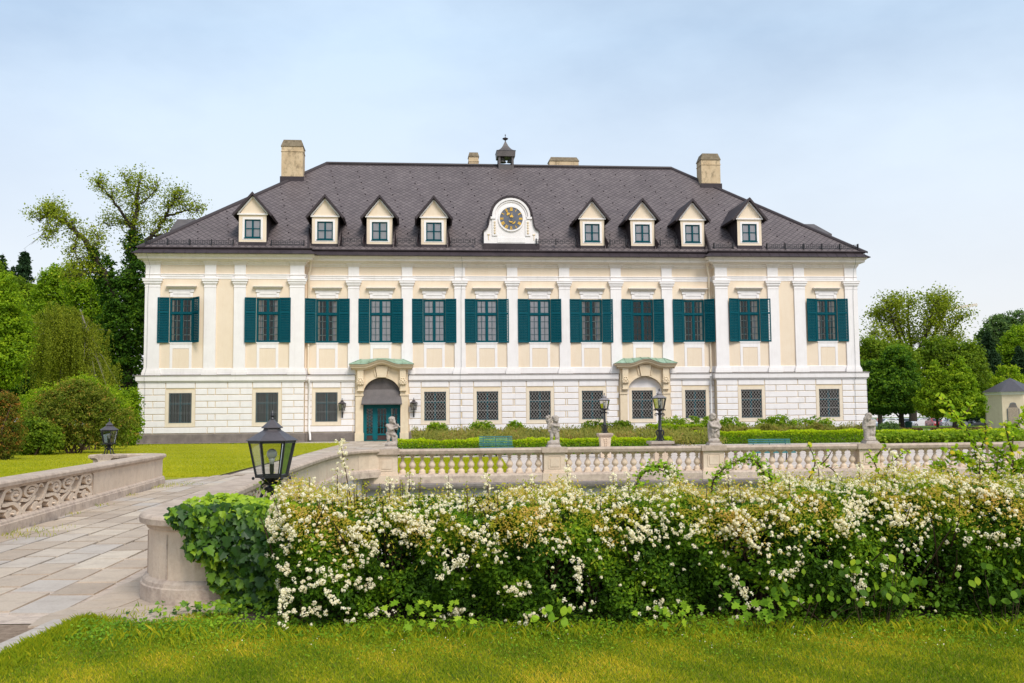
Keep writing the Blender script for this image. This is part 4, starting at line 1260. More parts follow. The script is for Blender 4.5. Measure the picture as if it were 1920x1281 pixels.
# portals -------------------------------------------------------------------------------
def bump(d):
    d = abs(d)
    return .34 * (.5 + .5 * math.cos(PI * min(d / 1.35, 1))) 
def portal(uc, blind):
    yw = REC
    p = MB()
    yo = yw - .26
    ro, zs_ = 1.41, 3.52           # arch opening
    rise = 1.28
    N = 16
    # jambs
    for s_ in (-1, 1):
        x0, x1 = sorted((uc + s_ * 1.41, uc + s_ * 1.98))
        p.box(x0, x1, yo, yw + .06, 0, zs_)
        p.box(x0 - .05, x1 + .05, yo - .06, yw + .05, 0, .62)
        p.box(x0 - .04, x1 + .04, yo - .06, yw + .05, zs_ - .10, zs_ + .02)
    # spandrel with the arch cut out
    for k in range(N):
        a0, a1 = PI - PI * k / N, PI - PI * (k + 1) / N
        xA, zA = uc + ro * math.cos(a0), zs_ + rise * math.sin(a0)
        xB, zB = uc + ro * math.cos(a1), zs_ + rise * math.sin(a1)
        tA, tB = 5.42 + bump(xA - uc), 5.42 + bump(xB - uc)
        V = [(xA, yo, zA), (xB, yo, zB), (xB, yo, tB), (xA, yo, tA), (xA, yw + .25, zA), (xB, yw + .25, zB)]
        p.add(V, [(0, 1, 2, 3), (0, 4, 5, 1)])
        # archivolt
        f = 1.13
        xA2, zA2 = uc + ro * f * math.cos(a0), zs_ + rise * f * math.sin(a0)
        xB2, zB2 = uc + ro * f * math.cos(a1), zs_ + rise * f * math.sin(a1)
        V = [(xA, yo - .05, zA), (xB, yo - .05, zB), (xB2, yo - .05, zB2), (xA2, yo - .05, zA2), (xA, yo, zA), (xB, yo, zB), (xB2, yo, zB2), (xA2, yo, zA2)]
        p.add(V, [(0, 1, 2, 3), (0, 4, 5, 1), (3, 2, 6, 7)])
    for s_ in (-1, 1):
        x0, x1 = sorted((uc + s_ * 1.41, uc + s_ * 1.98))
        p.box(x0, x1, yo, yw + .06, zs_, 5.42)
    # keystone
    p.prism([(uc - .34, 4.82), (uc + .34, 4.82), (uc + .48, 5.66), (uc - .48, 5.66)], yo - .20, yo)
    p.prism([(uc - .52, 4.86), (uc - .40, 4.86), (uc - .54, 5.62), (uc - .66, 5.60)], yo - .09, yo); p.prism([(uc + .40, 4.86), (uc + .52, 4.86), (uc + .66, 5.60), (uc + .54, 5.62)], yo - .09, yo)
    # curved cornice
    prof = [(.0, -.02), (.30, -.02), (.34, .06), (.52, .10), (.56, .22), (.66, .28), (.68, .36), (0, .36)]
    xs = [uc - 2.42 + k * 4.84 / 40 for k in range(41)]
    V, F = [], []
    k = len(prof)
    for x in xs:
        e = abs(x - uc) - 1.98
        for o_, z_ in prof:
            V.append((x, yo - (o_ if e < 0 else o_ * 1.0), 5.42 + z_ + bump(x - uc)))
    # keep the ends stepping in like a moulding
    V = np.array(V).reshape(len(xs), k, 3)
    for e_ in (0, -1):
        for j, (o_, z_) in enumerate(prof): V[e_, j, 0] = uc + (-1 if e_ == 0 else 1) * (2.0 + o_ * .62)
    for i in range(len(xs) - 1):
        for j in range(k - 1): F.append((i * k + j, (i + 1) * k + j, (i + 1) * k + j + 1, i * k + j + 1))
    p.add(V.reshape(-1, 3), F)
    for s_ in (-1, 1):
        x = uc + s_ * 1.98; xo = uc + s_ * 2.4
        p.add([(x, yo, 5.40), (x, yo - .3, 5.40), (x, yw + .1, 5.40), (xo, yo - .66, 5.70), (xo, yw + .1, 5.70), (xo, yo - .68, 5.78), (xo, yw + .1, 5.78)], [(0, 1, 3, 4, 2), (3, 5, 6, 4)])
    o = p.build('portal', M['cream'], palace)
    for s_ in (-1, 1):
        c = MB(); x = uc + s_ * 1.60
        c.box(x - .23, x + .23, yo - .30, yo, 4.55, 5.42)
        c.box(x - .20, x + .20, yo - .20, yo, 3.86, 4.55)
        c.box(x - .25, x + .25, yo - .23, yo, 3.78, 3.87)
        # carved leaf scroll
        for kx, kz, rr in ((-.16, 4.34, .13), (.16, 4.34, .13), (0, 4.52, .15), (-.13, 4.60, .10), (.13, 4.60, .10), (-.22, 4.5, .08), (.22, 4.5, .08), (0, 4.3, .10), (-.08, 4.72, .09), (.09, 4.72, .09)):
            c.ball((x + kx, yo - .24, kz), (rr, .13, rr), 8, 6)
        for k2 in (-1, 1):
            pts = [(x + k2 * (.14 + .10 * math.cos(t) * (1 - t / 9)), yo - .34, 4.38 + .10 * math.sin(t) * (1 - t / 9)) for t in [q_ * .55 for q_ in range(13)]]
            c.tube(pts, .035, 5)
        c.build('console', M['cream'], o, smooth=True)
    # copper canopy
    c = MB()
    xs = [uc - 2.44 + k * 4.88 / 36 for k in range(37)]
    V = []
    for x in xs:
        e = min(1, max(0, (2.44 - abs(x - uc)) / .85))
        b_ = bump(x - uc)
        V.append((x, yo - .74, 5.80 + b_)); V.append((x, yo - .74 + (.74 + .30) * e, 5.80 + b_ + (.42 - b_ * .75) * e + .0))
    F = [(2 * i, 2 * i + 2, 2 * i + 3, 2 * i + 1) for i in range(36)]
    c.add(V, F)
    for s_ in (-1, 1):
        c.add([(uc + s_ * 2.44, yo - .74, 5.80), (uc + s_ * 1.59, yo + .30, 6.22), (uc + s_ * 2.44, yo + .30, 5.80)], [(0, 1, 2)])
    for x in (-1.6, -.95, -.32, .32, .95, 1.6):
        b_ = bump(x)
        c.tube([(uc + x, yo - .74, 5.82 + b_), (uc + x * .98, yo + .28, 6.24 + b_ * .25)], .022, 4, 1)
    c.tube([(uc - 2.44, yo - .74, 5.81), (uc - 1.59, yo + .28, 6.23)], .022, 4, 1); c.tube([(uc + 2.44, yo - .74, 5.81), (uc + 1.59, yo + .28, 6.23)], .022, 4, 1)
    c.build('canopy', [M['copper'], M['copper']], o)
    if blind:
        q_ = MB(); q_.add([(uc - 1.45, yw + .14, 0), (uc + 1.45, yw + .14, 0), (uc + 1.45, yw + .14, 4.95), (uc - 1.45, yw + .14, 4.95)], [(0, 1, 2, 3)])
        q_ = MB(); wall_holes(q_, uc - 1.45, uc + 1.45, 0, 4.95, yw + .14, [(38.16 - LHW, 38.16 + LHW, LZ0, LZ1)], .2)
        q_.box(uc - .25, uc + .35, yw + .12, yw + .14, .60, .95)
        q_.build('portal_infill', M['white'], o)
    return o
po1 = portal(17.93, False)
po2 = portal(38.31, True)

# metal hood and glazed door of the open portal
uc, yw = 17.93, REC
h = MB()
N = 16
for k in range(N):
    a0, a1 = PI - PI * k / N, PI - PI * (k + 1) / N
    xA, zA, xB, zB = uc + 1.40 * math.cos(a0), 3.52 + 1.27 * math.sin(a0), uc + 1.40 * math.cos(a1), 3.52 + 1.27 * math.sin(a1)
    if min(zA, zB) >= 3.9 or True:
        h.add([(xA, yw + .05, max(zA, 3.9)), (xB, yw + .05, max(zB, 3.9)), (xB, yw + .05, 3.88), (xA, yw + .05, 3.88)], [(0, 1, 2, 3)])
n = 10
for k in range(n):
    t0, t1 = k / n, (k + 1) / n
    def prof(t): return (yw + .05 - .62 * math.sin(t * 1.3) / math.sin(1.3) * (.55 + .45 * t), 3.90 - 1.10 * t, 1.40 + .13 * t)
    (y0, z0, w0), (y1, z1, w1) = prof(t0), prof(t1)
    h.add([(uc - w0, y0, z0), (uc + w0, y0, z0), (uc + w1, y1, z1), (uc - w1, y1, z1)], [(0, 1, 2, 3)])
    for s_ in (-1, 1): h.add([(uc + s_ * w0, y0, z0), (uc + s_ * w1, y1, z1), (uc + s_ * w1, yw + .1, z1), (uc + s_ * w0, yw + .1, z0)], [(0, 1, 2, 3)])
    for j in range(-2, 3): h.tube([(uc + j * .56, y0 - .005, z0), (uc + j * .565, y1 - .005, z1)], .014, 4)
h.box(uc - 1.54, uc + 1.54, yw - .58, yw - .54, 2.74, 2.82)
for j in range(-2, 3): h.box(uc + j * .56 - .012, uc + j * .56 + .012, yw + .03, yw + .05, 3.9, 3.52 + 1.25 * math.sqrt(max(0, 1 - (j * .56 / 1.4) ** 2)))
h.build('door_hood', M['hood'], po1)
d = MB(); yd = yw + .16
def dbox(x0, x1, z0, z1, e=0.0, m=0): d.box(uc + x0, uc + x1, yd - .05 - e, yd + .05, z0, z1, m)
dbox(-1.41, -1.26, 0, 2.95, .02); dbox(1.26, 1.41, 0, 2.95, .02); dbox(-1.26, 1.26, 2.58, 2.95, .01)
for x in (-.52, .52): dbox(x - .09, x + .09, 0, 2.58, .015)
for (a, b) in ((-1.26, -.61), (-.43, .43), (.61, 1.26)):
    dbox(a, a + .10, .12, 2.58); dbox(b - .10, b, .12, 2.58); dbox(a + .1, b - .1, .42, .55); dbox(a + .1, b - .1, 2.45, 2.58); dbox(a, b, 0, .06)
    dbox(a + .04, b - .04, .06, .42, -.03, 1)
    nc = 3 if b - a > .8 else 2
    for k in range(1, nc): 
        x = a + .1 + (b - a - .2) * k / nc
        dbox(x - .018, x + .018, .55, 2.45, -.01)
    for k in range(1, 4):
        zz = .55 + 1.9 * k / 4
        dbox(a + .1, b - .1, zz - .018, zz + .018, -.012)
do = d.build('entrance_door', [M['teal_door'], M['brown_panel']], palace)
g = MB(); g.add([(uc - 1.26, yd + .02, .5), (uc + 1.26, yd + .02, .5), (uc + 1.26, yd + .02, 2.5), (uc - 1.26, yd + .02, 2.5)], [(0, 1, 2, 3)])
g.build('pane', M['glass'], do)
g = MB()
for k in range(8):
    z0 = .58 + k * .235
    for (a, b) in ((-1.16, -.71),):
        strip(g, (uc + a, z0), (uc + b, z0 + .24), .014, yd + .035, .008); strip(g, (uc + a, z0 + .24), (uc + b, z0), .014, yd + .045, .008)
g.build('door_grille', M['grille'], do)
g = MB()
for x in (-.42, .70, -.62): g.box(uc + x, uc + x + .08, yd + .3, yd + .34, .5, 2.5)
g.build('inner_frame', M['pipe'], do)
g = MB(); g.box(uc + .40, uc + .44, yd - .12, yd - .06, 1.05, 1.30); g.build('door_handle', M['iron'], do)

# downpipes
def pipe(x, y, pts, r, mat, head=None):
    p = MB(); p.tube(pts, r, 10)
    for (a, b) in zip(pts, pts[1:]):
        if abs(a[2] - b[2]) > 3:
            for k in range(1, 4):
                z_ = a[2] + (b[2] - a[2]) * k / 4
                p.lathe([(r + .018, -.03), (r + .018, .03)], 10, (a[0], a[1], z_))
    if head: p.lathe([(r, -.1), (r + .06, .0), (r + .07, .14), (r, .15)], 10, head)
    return p.build('downpipe', mat, palace, smooth=True)
pipe(0, 0, [(12.52, REC - .22, 13.66), (12.52, REC - .22, 13.15), (12.38, REC - .02, 12.75), (12.36, REC, 5.45), (12.46, REC - .12, 5.1)], .075, M['pipe'], (12.52, REC - .22, 13.6))
pipe(0, 0, [(12.46, REC - .22, 4.75), (12.46, REC - .22, 4.5), (12.46, REC - .06, 4.3), (12.46, REC - .06, .9), (12.56, REC - .28, .55), (12.58, REC - .30, .12)], .085, M['pipe_white'])
pipe(0, 0, [(43.52, REC - .22, 13.66), (43.52, REC - .22, 13.15), (43.66, REC - .02, 12.75), (43.68, REC, 5.45), (43.58, REC - .12, 5.1)], .075, M['pipe'], (43.52, REC - .22, 13.6))
pipe(0, 0, [(43.62, REC - .22, 4.85), (43.62, REC - .06, 4.5), (43.62, REC - .06, .9), (43.5, REC - .28, .55), (43.5, REC - .30, .12)], .085, M['pipe_white'])
# lightning conductors
for x, y in ((.62, -.02), (24.0, REC - .02), (55.2, -.02)):
    p = MB(); p.tube([(x, y - .85, 14.12), (x + .1, y - .45, 13.6), (x + .12, y - .04, 13.2), (x, y - .04, 11), (x, y - .04, 5.7), (x - .1, y - .26, 5.05), (x - .1, y - .24, 4.6), (x - .1, y - .03, 4.45), (x - .1, y - .03, .8), (x - .1, y - .12, .1)], .011, 4)
    p.build('lightning_conductor', M['grille_dark'], palace)
# two sashes of the open casement, turned back into the room
cb = MB(); cb.box(UPW[8] + .02, UPW[8] + .08, REC + UI + .12, REC + UI + .72, UZ0 + .1, UZ0 + 2.1); cb.box(UPW[8] + .70, UPW[8] + .76, REC + UI + .12, REC + UI + .7, UZ0 + .1, UZ0 + 2.1)
cb.build('open_casement', M['teal'], palace)
# ------------------------------------------------------------------ ground
def sheet(name, pts, z, mat, kind='structure', label=None):
    q = MB(); q.add([(x, y, z) for x, y in pts], [tuple(range(len(pts)))])
    return tag(q.build(name, mat, recalc=False), kind=kind)
KT = math.tan(TH)
def by(x, off=0.0): return 28.6 + (x + 3.65) * KT + off       # centre line of the balustrade
def bx(y): # right parapet centre line
    return np.interp(y, [9.85, 16.2, 22.5, 25.8], [-3.32, -4.03, -4.52, -4.64])
def lx(y): return -7.55 - .1446 * (y - 14.44)                  # left parapet centre line
g = MB()
for P in ([(-400, -80), (400, -80), (400, 9.3), (-400, 9.3)], [(-400, by(-400, .3)), (400, by(400, .3)), (400, 150), (-400, 150)], [(-400, 9.3), (-90, 9.3), (-90, by(-90, .3)), (-400, by(-400, .3))], [(90, 9.3), (400, 9.3), (400, by(400, .3)), (90, by(90, .3))]):
    g.add([(x, y, -.035) for x, y in P], [(0, 1, 2, 3)])
g.add([(-400, 150, -.035), (400, 150, -.035), (400, 152, -.42), (-400, 152, -.42), (400, 900, -.42), (-400, 900, -.42)], [(0, 1, 2, 3), (3, 2, 4, 5)])
g.add([(-90, 9.3, -3.2), (90, 9.3, -3.2), (90, by(90, .3), -3.2), (-90, by(-90, .3), -3.2)], [(0, 1, 2, 3)])
tag(g.build('ground', M['ground'], recalc=False), kind='structure')
sheet('lawn', [(-3.52, -20), (40, -20), (40, 9.25), (-2.3, 9.25), (-2.3, 8.55), (-3.52, 8.2)], 0.0, M['lawn_near'])
sheet('gravel_path', [(-60, -20), (-3.68, -20), (-3.68, 8.15), (-60, 8.15)], -.012, M['gravel'])
sheet('soil_bed', [(-3.5, 8.5), (-2.2, 8.5), (-2.2, 9.3), (-8.2, 9.3), (-8.2, 8.6)], -.016, M['soil'])
sheet('soil_strip', [(-2.3, 7.7), (40, 7.7), (40, 9.24), (-2.3, 9.24)], 0.006, M['soil'])
k = MB()
y = 3.0
while y < 8.0:
    L = random.uniform(.7, 1.0)
    k.box(-3.68, -3.52, y + .006, min(y + L, 8.12) - .006, -.2, .035 + random.uniform(-.006, .006)); y += L
tag(k.build('kerb', M['kerb']), kind='structure')

# bridge deck and paved walk to the door
sheet('bridge_deck', [(-7.9, 8.2), (-3.0, 8.4), (-3.6, 9.6), (-4.5, 22.5), (-4.3, 29.2), (-10.4, 29.2), (-9.4, 25.8)], -.022, M['soil'])
ax = Vector((-.082, 1.0, 0)).normalized(); cx_ = Vector((1, .0, 0))
V, F, T = [], [], []
def slab(c, w, L, z=0.0, gap=.017):
    n0 = len(V)
    tz = rng.normal(0, .0025, 4)
    rr = [rng.uniform(gap * .5, gap * 1.6) * (1, 2.0, 1, 2.0)[i_] for i_ in range(4)]
    q = [c - cx_ * (w / 2 - rr[0]) - ax * (L / 2 - rr[1]), c + cx_ * (w / 2 - rr[2]) - ax * (L / 2 - rr[1]), c + cx_ * (w / 2 - rr[2]) + ax * (L / 2 - rr[3]), c - cx_ * (w / 2 - rr[0]) + ax * (L / 2 - rr[3])]
    for i, p in enumerate(q): V.append((p.x, p.y, z + tz[i]))
    for i, p in enumerate(q):
        e = (p - c); V.append((p.x + e.x * .006, p.y + e.y * .006, z - .03))
    F.extend([[n0, n0 + 1, n0 + 2, n0 + 3]] + [[n0 + i, n0 + 4 + i, n0 + 4 + (i + 1) % 4, n0 + (i + 1) % 4] for i in range(4)])
    t = rng.random(); T.extend([t] * 5)
wd_, col = .44, -10
for col in range(-13, 4):
    s = 7.4 + rng.uniform(0, .8)
    while s < 29.5:
        L = rng.uniform(.70, 1.0)
        c = Vector((-4.9 + (col + .5) * wd_, 0, 0)) + ax * (s + L / 2)
        xl, xr = lx(c.y) + .1, (bx(c.y) if c.y > 9.5 else -2.7)
        if c.y > 26: xl, xr = -9.6 - (c.y - 26) * .08, -4.2
        if c.y < 9.9: xr = min(xr, -3.86 + .12 * (c.y - 8.1))
        if xl < c.x < xr and c.y - L / 2 > 8.12: slab(c, wd_, L)
        s += L
sheet('flagstones', [(-5.2, 8.16), (-2.5, 8.2), (-2.35, 9.2), (-3.3, 10.2), (-4.2, 12.5), (-5.3, 11.0)], -.012, M['base_stone'])
# irregular flags at the foot of the parapet end
gx = {}
def gpt(i, j):
    if (i, j) not in gx: gx[i, j] = Vector((-4.7 + i * .42 + rng.normal(0, .06), 7.95 + j * .36 + i * .05 + rng.normal(0, .05), .002))
    return gx[i, j]
for i in range(7):
    for j in range(7):
        q = [gpt(i, j), gpt(i + 1, j), gpt(i + 1, j + 1), gpt(i, j + 1)]
        c = sum(q, Vector()) / 4
        if c.x < -3.80 + .12 * (c.y - 8.1) - (.0 if c.y < 9.9 else .4) or c.x > -2.45 or c.y < 8.22 + .1 * (c.x + 3.5) or c.x < bx(c.y) - .5: continue
        n0 = len(V)
        for p in q: V.append(tuple(c + (p - c) * .955))
        for p in q: V.append(tuple(c + (p - c) * .97 + Vector((0, 0, -.03))))
        F.extend([[n0, n0 + 1, n0 + 2, n0 + 3]] + [[n0 + k, n0 + 4 + k, n0 + 4 + (k + 1) % 4, n0 + (k + 1) % 4] for k in range(4)]); T.extend([rng.uniform(0, .35)] * 5)
tag(link_mesh('paving', fast_mesh('paving', V, F, M['slab'], T)), kind='structure')
wd_ = .9
V, F, T = [], [], []
for col in range(-7, 6):
    s = 29.2 + rng.uniform(0, .8)
    while s < 73.6:
        L = rng.uniform(1.0, 1.5)
        c = Vector((-4.2 + (col + .5) * wd_, 0, 0)) + ax * (s + L / 2)
        xl = -8.75 - (c.y - 30) * .066; xr = -3.7 - (c.y - 29) * .11
        if xl < c.x < xr and c.y > 28.6: slab(c, wd_, L, 0.012, .014)
        s += L
tag(link_mesh('walk', fast_mesh('walk', V, F, M['slab'], T)), kind='structure')
sheet('walk_bed', [(-10.2, 28.4), (-3.4, 28.9), (-8.2, 74.6), (-13.6, 74.2)], -.018, M['soil'])
def pl_pt(u, v): # palace local -> world
    p = Vector((math.cos(TH) * u - math.sin(TH) * v, math.sin(TH) * u + math.cos(TH) * v, 0)) + P0
    return (p.x, p.y)
sheet('court_paving', [(-3.5, by(-3.5, .2)), (45, by(45, .2)), (45, 66), (-6.4, 57)], -.008, M['court'])
sheet('court_path', [pl_pt(-4, -.7), pl_pt(16, -.7), pl_pt(16, .3), pl_pt(-4, .0)], -.002, M['pale_gravel'])
sheet('court_path', [pl_pt(10.8, -3.6), pl_pt(16.5, -5.2), pl_pt(17, -.6), pl_pt(12.6, -.6)], -.006, M['pale_gravel'])
sheet('court_lawn', [(-60, 24), (-11.5, 29), (-9.6, 27.6), (-8.75, 30), (-11.55, 71.0 - .6), pl_pt(-30, -.72)], .002, M['lawn_court'])
sheet('court_lawn', [(-3.35, by(-3.35, .28)), (.02, by(0, .28)), (-.55, 41), (-.6, 41.8), (-4.9, 41.6)], .004, M['lawn_court'])
sheet('planting_bed', [(-5.25, 44.0), (9.4, 45.6), (9.4, 58.6), (34, 60.8), (31, 79.2), pl_pt(20.2, .5)], .006, M['soil'])

# ------------------------------------------------------------------ balustrade, parapets
COPP = [(-.17, .635), (.17, .635), (.185, .665), (.205, .68), (.235, .685), (.24, .735), (.225, .755), (.20, .768), (-.20, .768), (-.225, .755), (-.24, .735), (-.235, .685), (-.205, .68), (-.185, .665), (-.17, .635)]
BASP = [(-.22, -.02), (.22, -.02), (.22, .135), (.205, .145), (.20, .175), (.18, .195), (.155, .205), (-.155, .205), (-.18, .195), (-.20, .175), (-.205, .145), (-.22, .135), (-.22, -.02)]
BODP = [(-.15, .20), (.15, .20), (.15, .64), (-.15, .64), (-.15, .20)]
def arc(cx, cy, r, a0, a1, n=10): return [(cx + r * math.cos(a0 + (a1 - a0) * k / n), cy + r * math.sin(a0 + (a1 - a0) * k / n)) for k in range(n + 1)]

def scroll_unit(L, H, thick):
    """one motif of the openwork, drawn in s (0..L) and z (0..H)"""
    m_ = MB()
    def band(pts, w0, w1, y0=-thick, y1=thick, n=None):
        P = []
        pts = [np.array(p, float) for p in pts]
        # smooth the line
        for _ in range(3):
            q = [pts[0]]
            for a, b in zip(pts, pts[1:]): q += [a * .75 + b * .25, a * .25 + b * .75]
            q.append(pts[-1]); pts = q
        N = len(pts)
        Lf, Rt = [], []
        for i, p in enumerate(pts):
            t = pts[min(i + 1, N - 1)] - pts[max(i - 1, 0)]; t = t / max(np.linalg.norm(t), 1e-6)
            w = (w0 + (w1 - w0) * i / (N - 1)) / 2 * .46
            Lf.append(p + np.array((-t[1], t[0])) * w); Rt.append(p - np.array((-t[1], t[0])) * w)
        V, F = [], []
        for a, b in zip(Lf, Rt): V += [(a[0], y0, a[1]), (b[0], y0, b[1]), (b[0], y1, b[1]), (a[0], y1, a[1])]
        for i in range(N - 1):
            for k in range(4): F.append((i * 4 + k, (i + 1) * 4 + k, (i + 1) * 4 + (k + 1) % 4, i * 4 + (k + 1) % 4))
        F += [(0, 1, 2, 3), ((N - 1) * 4 + 3, (N - 1) * 4 + 2, (N - 1) * 4 + 1, (N - 1) * 4)]
        m_.add(V, F)
    S = lambda pts: [(x * L, z * H) for x, z in pts]
    def spiral(cx, cz, rx, rz, a0, turns, w, knob=.3, d=1):
        pts = []
        n = int(14 * turns)
        for k in range(n + 1):
            t = k / n; f = 1 - .62 * t
            a = a0 + d * 2 * PI * turns * t
            pts.append((cx + rx * f * math.cos(a), cz + rz * f * math.sin(a)))
        band(S(pts), w, w * .6)
        m_.ball((cx * L, -thick * .6, cz * H), (rx * L * knob, thick * .7, rz * H * knob), 10, 8)
        m_.ball((cx * L, thick * .6, cz * H), (rx * L * knob, thick * .7, rz * H * knob), 10, 8)
    w = .098
    spiral(.21, .77, .18, .25, PI * .1, 1.35, w)                       # upper left volute
    spiral(.86, .75, .14, .25, PI * .75, 1.3, w, d=-1)                  # upper right hook
    band(S([(.36, .20), (.46, .26), (.54, .48), (.58, .75), (.63, .95), (.72, 1.0), (.78, .90)]), .08, .11)
    band(S([(.33, .72), (.40, .93), (.47, .98), (.52, .84)]), .07, .04)
    band(S([(.02, .52), (.12, .47), (.20, .55), (.16, .62)]), .10, .05)
    spiral(.38, .16, .12, .165, PI * .5, 1.4, w)                       # lower scrolls
    spiral(.78, .16, .12, .165, PI * .5, 1.4, w)
    band(S([(.30, .60), (.24, .42), (.10, .30), (.02, .12), (.10, .02), (.30, .02), (.38, .03)]), .09, .13)
    band(S([(.56, .52), (.66, .46), (.80, .52), (.92, .36), (.99, .18), (.92, .03), (.78, .02)]), .09, .12)
    band(S([(.42, .44), (.52, .36), (.62, .30), (.70, .30)]), .10, .05)
    m_.ball((.08 * L, 0, .52 * H), (.06 * L, thick * 1.05, .10 * H), 10, 8)
    m_.ball((.57 * L, 0, .60 * H), (.05 * L, thick * 1.1, .07 * H), 10, 8)
    m_.ball((.99 * L, 0, .40 * H), (.04 * L, thick * 1.0, .10 * H), 10, 8)
    return m_
SCU = scroll_unit(.64, .45, .15).mesh('scroll_panel', M['scroll'], smooth=True)

def parapet(label, path, solid, open_, n_units, pedestal=None, wall_path=None, flip=False):
    o = empty('bridge_parapet', (path[0][0], path[0][1], 0)); L0 = np.array(path[0])
    tag(o, label, 'parapet')
    loc = lambda P: [tuple(np.array(p) - L0) for p in P]
    c = MB(); c.sweep(COPP, loc(path)); c.build('coping', M['coping'], o)
    b = MB(); b.sweep(BASP, loc(path)); b.build('base', M['base_stone'], o)
    for P in solid:
        s = MB(); s.sweep(BODP, loc(P))
        s.build('wall_panel', M['stone'], o)
        j = MB()
        q = loc(P)
        for a, d in zip(q[::4], q[1::4]):
            t = np.array(d) - np.array(a); t = t / np.linalg.norm(t); nn = np.array((t[1], -t[0]))
            p1 = np.array(a) + nn * .152; p2 = np.array(a) - nn * .152
            j.box(p1[0] - .006, p1[0] + .006, p1[1] - .006, p1[1] + .006, .15, .6); j.box(p2[0] - .006, p2[0] + .006, p2[1] - .006, p2[1] + .006, .15, .6)
        j.build('panel_joint', M['base_stone'], o)
    (ax0, ay0), (ax1, ay1) = open_
    d = math.hypot(ax1 - ax0, ay1 - ay0); rz = math.atan2(ay1 - ay0, ax1 - ax0)
    for k in range(n_units):
        f = k / n_units
        sc = d / n_units / .64
        u = link_mesh('scroll_panel', SCU, o, (ax0 + (ax1 - ax0) * f - L0[0], ay0 + (ay1 - ay0) * f - L0[1], .18), rz)
        u.scale = (sc, 1, 1)
    if pedestal:
        x, y = pedestal[0] - L0[0], pedestal[1] - L0[1]
        p = MB(); h = .30
        p.box(x - h, x + h, y - h, y + h, .20, .64); p.box(x - h - .06, x + h + .06, y - h - .06, y + h + .06, -.02, .20)
        p.build('pedestal', M['stone'], o)
        p = MB()
        p.lathe([(r_, z_) for r_, z_ in ((.44, .63), (.50, .67), (.52, .685), (.55, .69), (.55, .745), (.51, .775))], 4, (x, y, 0), rot=PI / 4)
        p.build('pedestal_cap', M['coping'], o)
    return o
# right parapet
rs = [(bx(y), y) for y in (9.85, 11, 13, 15, 17, 19, 21, 23, 25.2)]
far_arc = [(-4.63, 26.2), (-4.56, 27.0), (-4.40, 27.7), (-4.16, 28.2), (-3.9, 28.5)]
near_curl = [(-2.28, 9.97)] + [(-2.80 + .52 * math.cos(-PI * k / 18), 9.85 + .84 * math.sin(-PI * k / 18)) for k in range(19)]
pathR = near_curl + rs[1:] + far_arc
sol1 = near_curl + [(bx(y), y) for y in (10.5, 11.5, 12.4, 13.2)]
sol2 = [(bx(y), y) for y in (18.7, 19.6, 21, 22.4, 23.8, 25.2)] + far_arc
parapet('low stone bridge parapet running from the ivy and near lantern to the first cherub statue', pathR, [sol1, sol2], ((bx(13.2), 13.2), (bx(18.7), 18.7)), 3, (-2.35, 9.93))
# left parapet
curlL = arc(-9.84, 25.9, .60, 0, PI, 16) + [(-10.44, 25.6)]
nearL = [(-8.1, 9.7)] + arc(-7.5, 9.7, .60, -PI, 0, 14)
pathL = nearL + [(lx(y), y) for y in (11, 13, 15, 17, 19, 21, 23, 25)] + curlL
parapet('low stone parapet with carved scrolls at the left edge of the bridge paving', pathL, [[(lx(y), y) for y in (19.4, 20.5, 22, 23.5, 25)] + curlL, nearL + [(lx(y), y) for y in (10.6, 11.4)]], ((lx(11.5), 11.5), (lx(19.35), 19.35)), 4, (-10.46, 26.0))

# bridge sides down into the moat
for nm, lab, pts in (('bridge_wall', 'stone side wall under the right bridge parapet, dropping into the moat', [(-2.3, 9.3)] + [(bx(y) + .0, y) for y in (9.6, 13, 17, 21, 25.8)] + [(-4.4, 28.3)]),):
    b = MB(); b.sweep([(-.18, -3.2), (.18, -3.2), (.18, -.02), (-.18, -.02), (-.18, -3.2)], pts)
    tag(b.build(nm, M['roughcast']), lab, 'wall')
b = MB(); b.sweep([(-.18, -3.2), (.18, -3.2), (.18, -.02), (-.18, -.02), (-.18, -3.2)], [(lx(y), y) for y in (9.3, 13, 17, 21, 25.8)] + [(-9.4, 28.2)])
tag(b.build('bridge_wall', M['roughcast']), 'stone side wall under the left bridge parapet, dropping into the moat', 'wall')

# retaining wall of the moat under the balustrade
w = MB()
w.sweep([(-.3, -3.2), (.16, -3.2), (.16, -.36), (-.3, -.36)], [(-4.45, by(-4.45)), (60, by(60))])
w.sweep([(-.3, -3.2), (.16, -3.2), (.16, -.36), (-.3, -.36)], [(-80, by(-80)), (-9.4, by(-9.4))])
rw = w.build('moat_wall', M['roughcast'])
tag(rw, 'grey roughcast moat wall below the balustrade', 'wall')
w = MB(); LDP = [(.10, -.36), (.34, -.36), (.36, -.30), (.36, -.24), (.30, -.20), (-.3, -.20), (-.3, -.36)]
w.sweep(LDP, [(-4.45, by(-4.45)), (60, by(60))]); w.sweep(LDP, [(-80, by(-80)), (-9.4, by(-9.4))])
w.build('ledge', M['ledge'], rw)

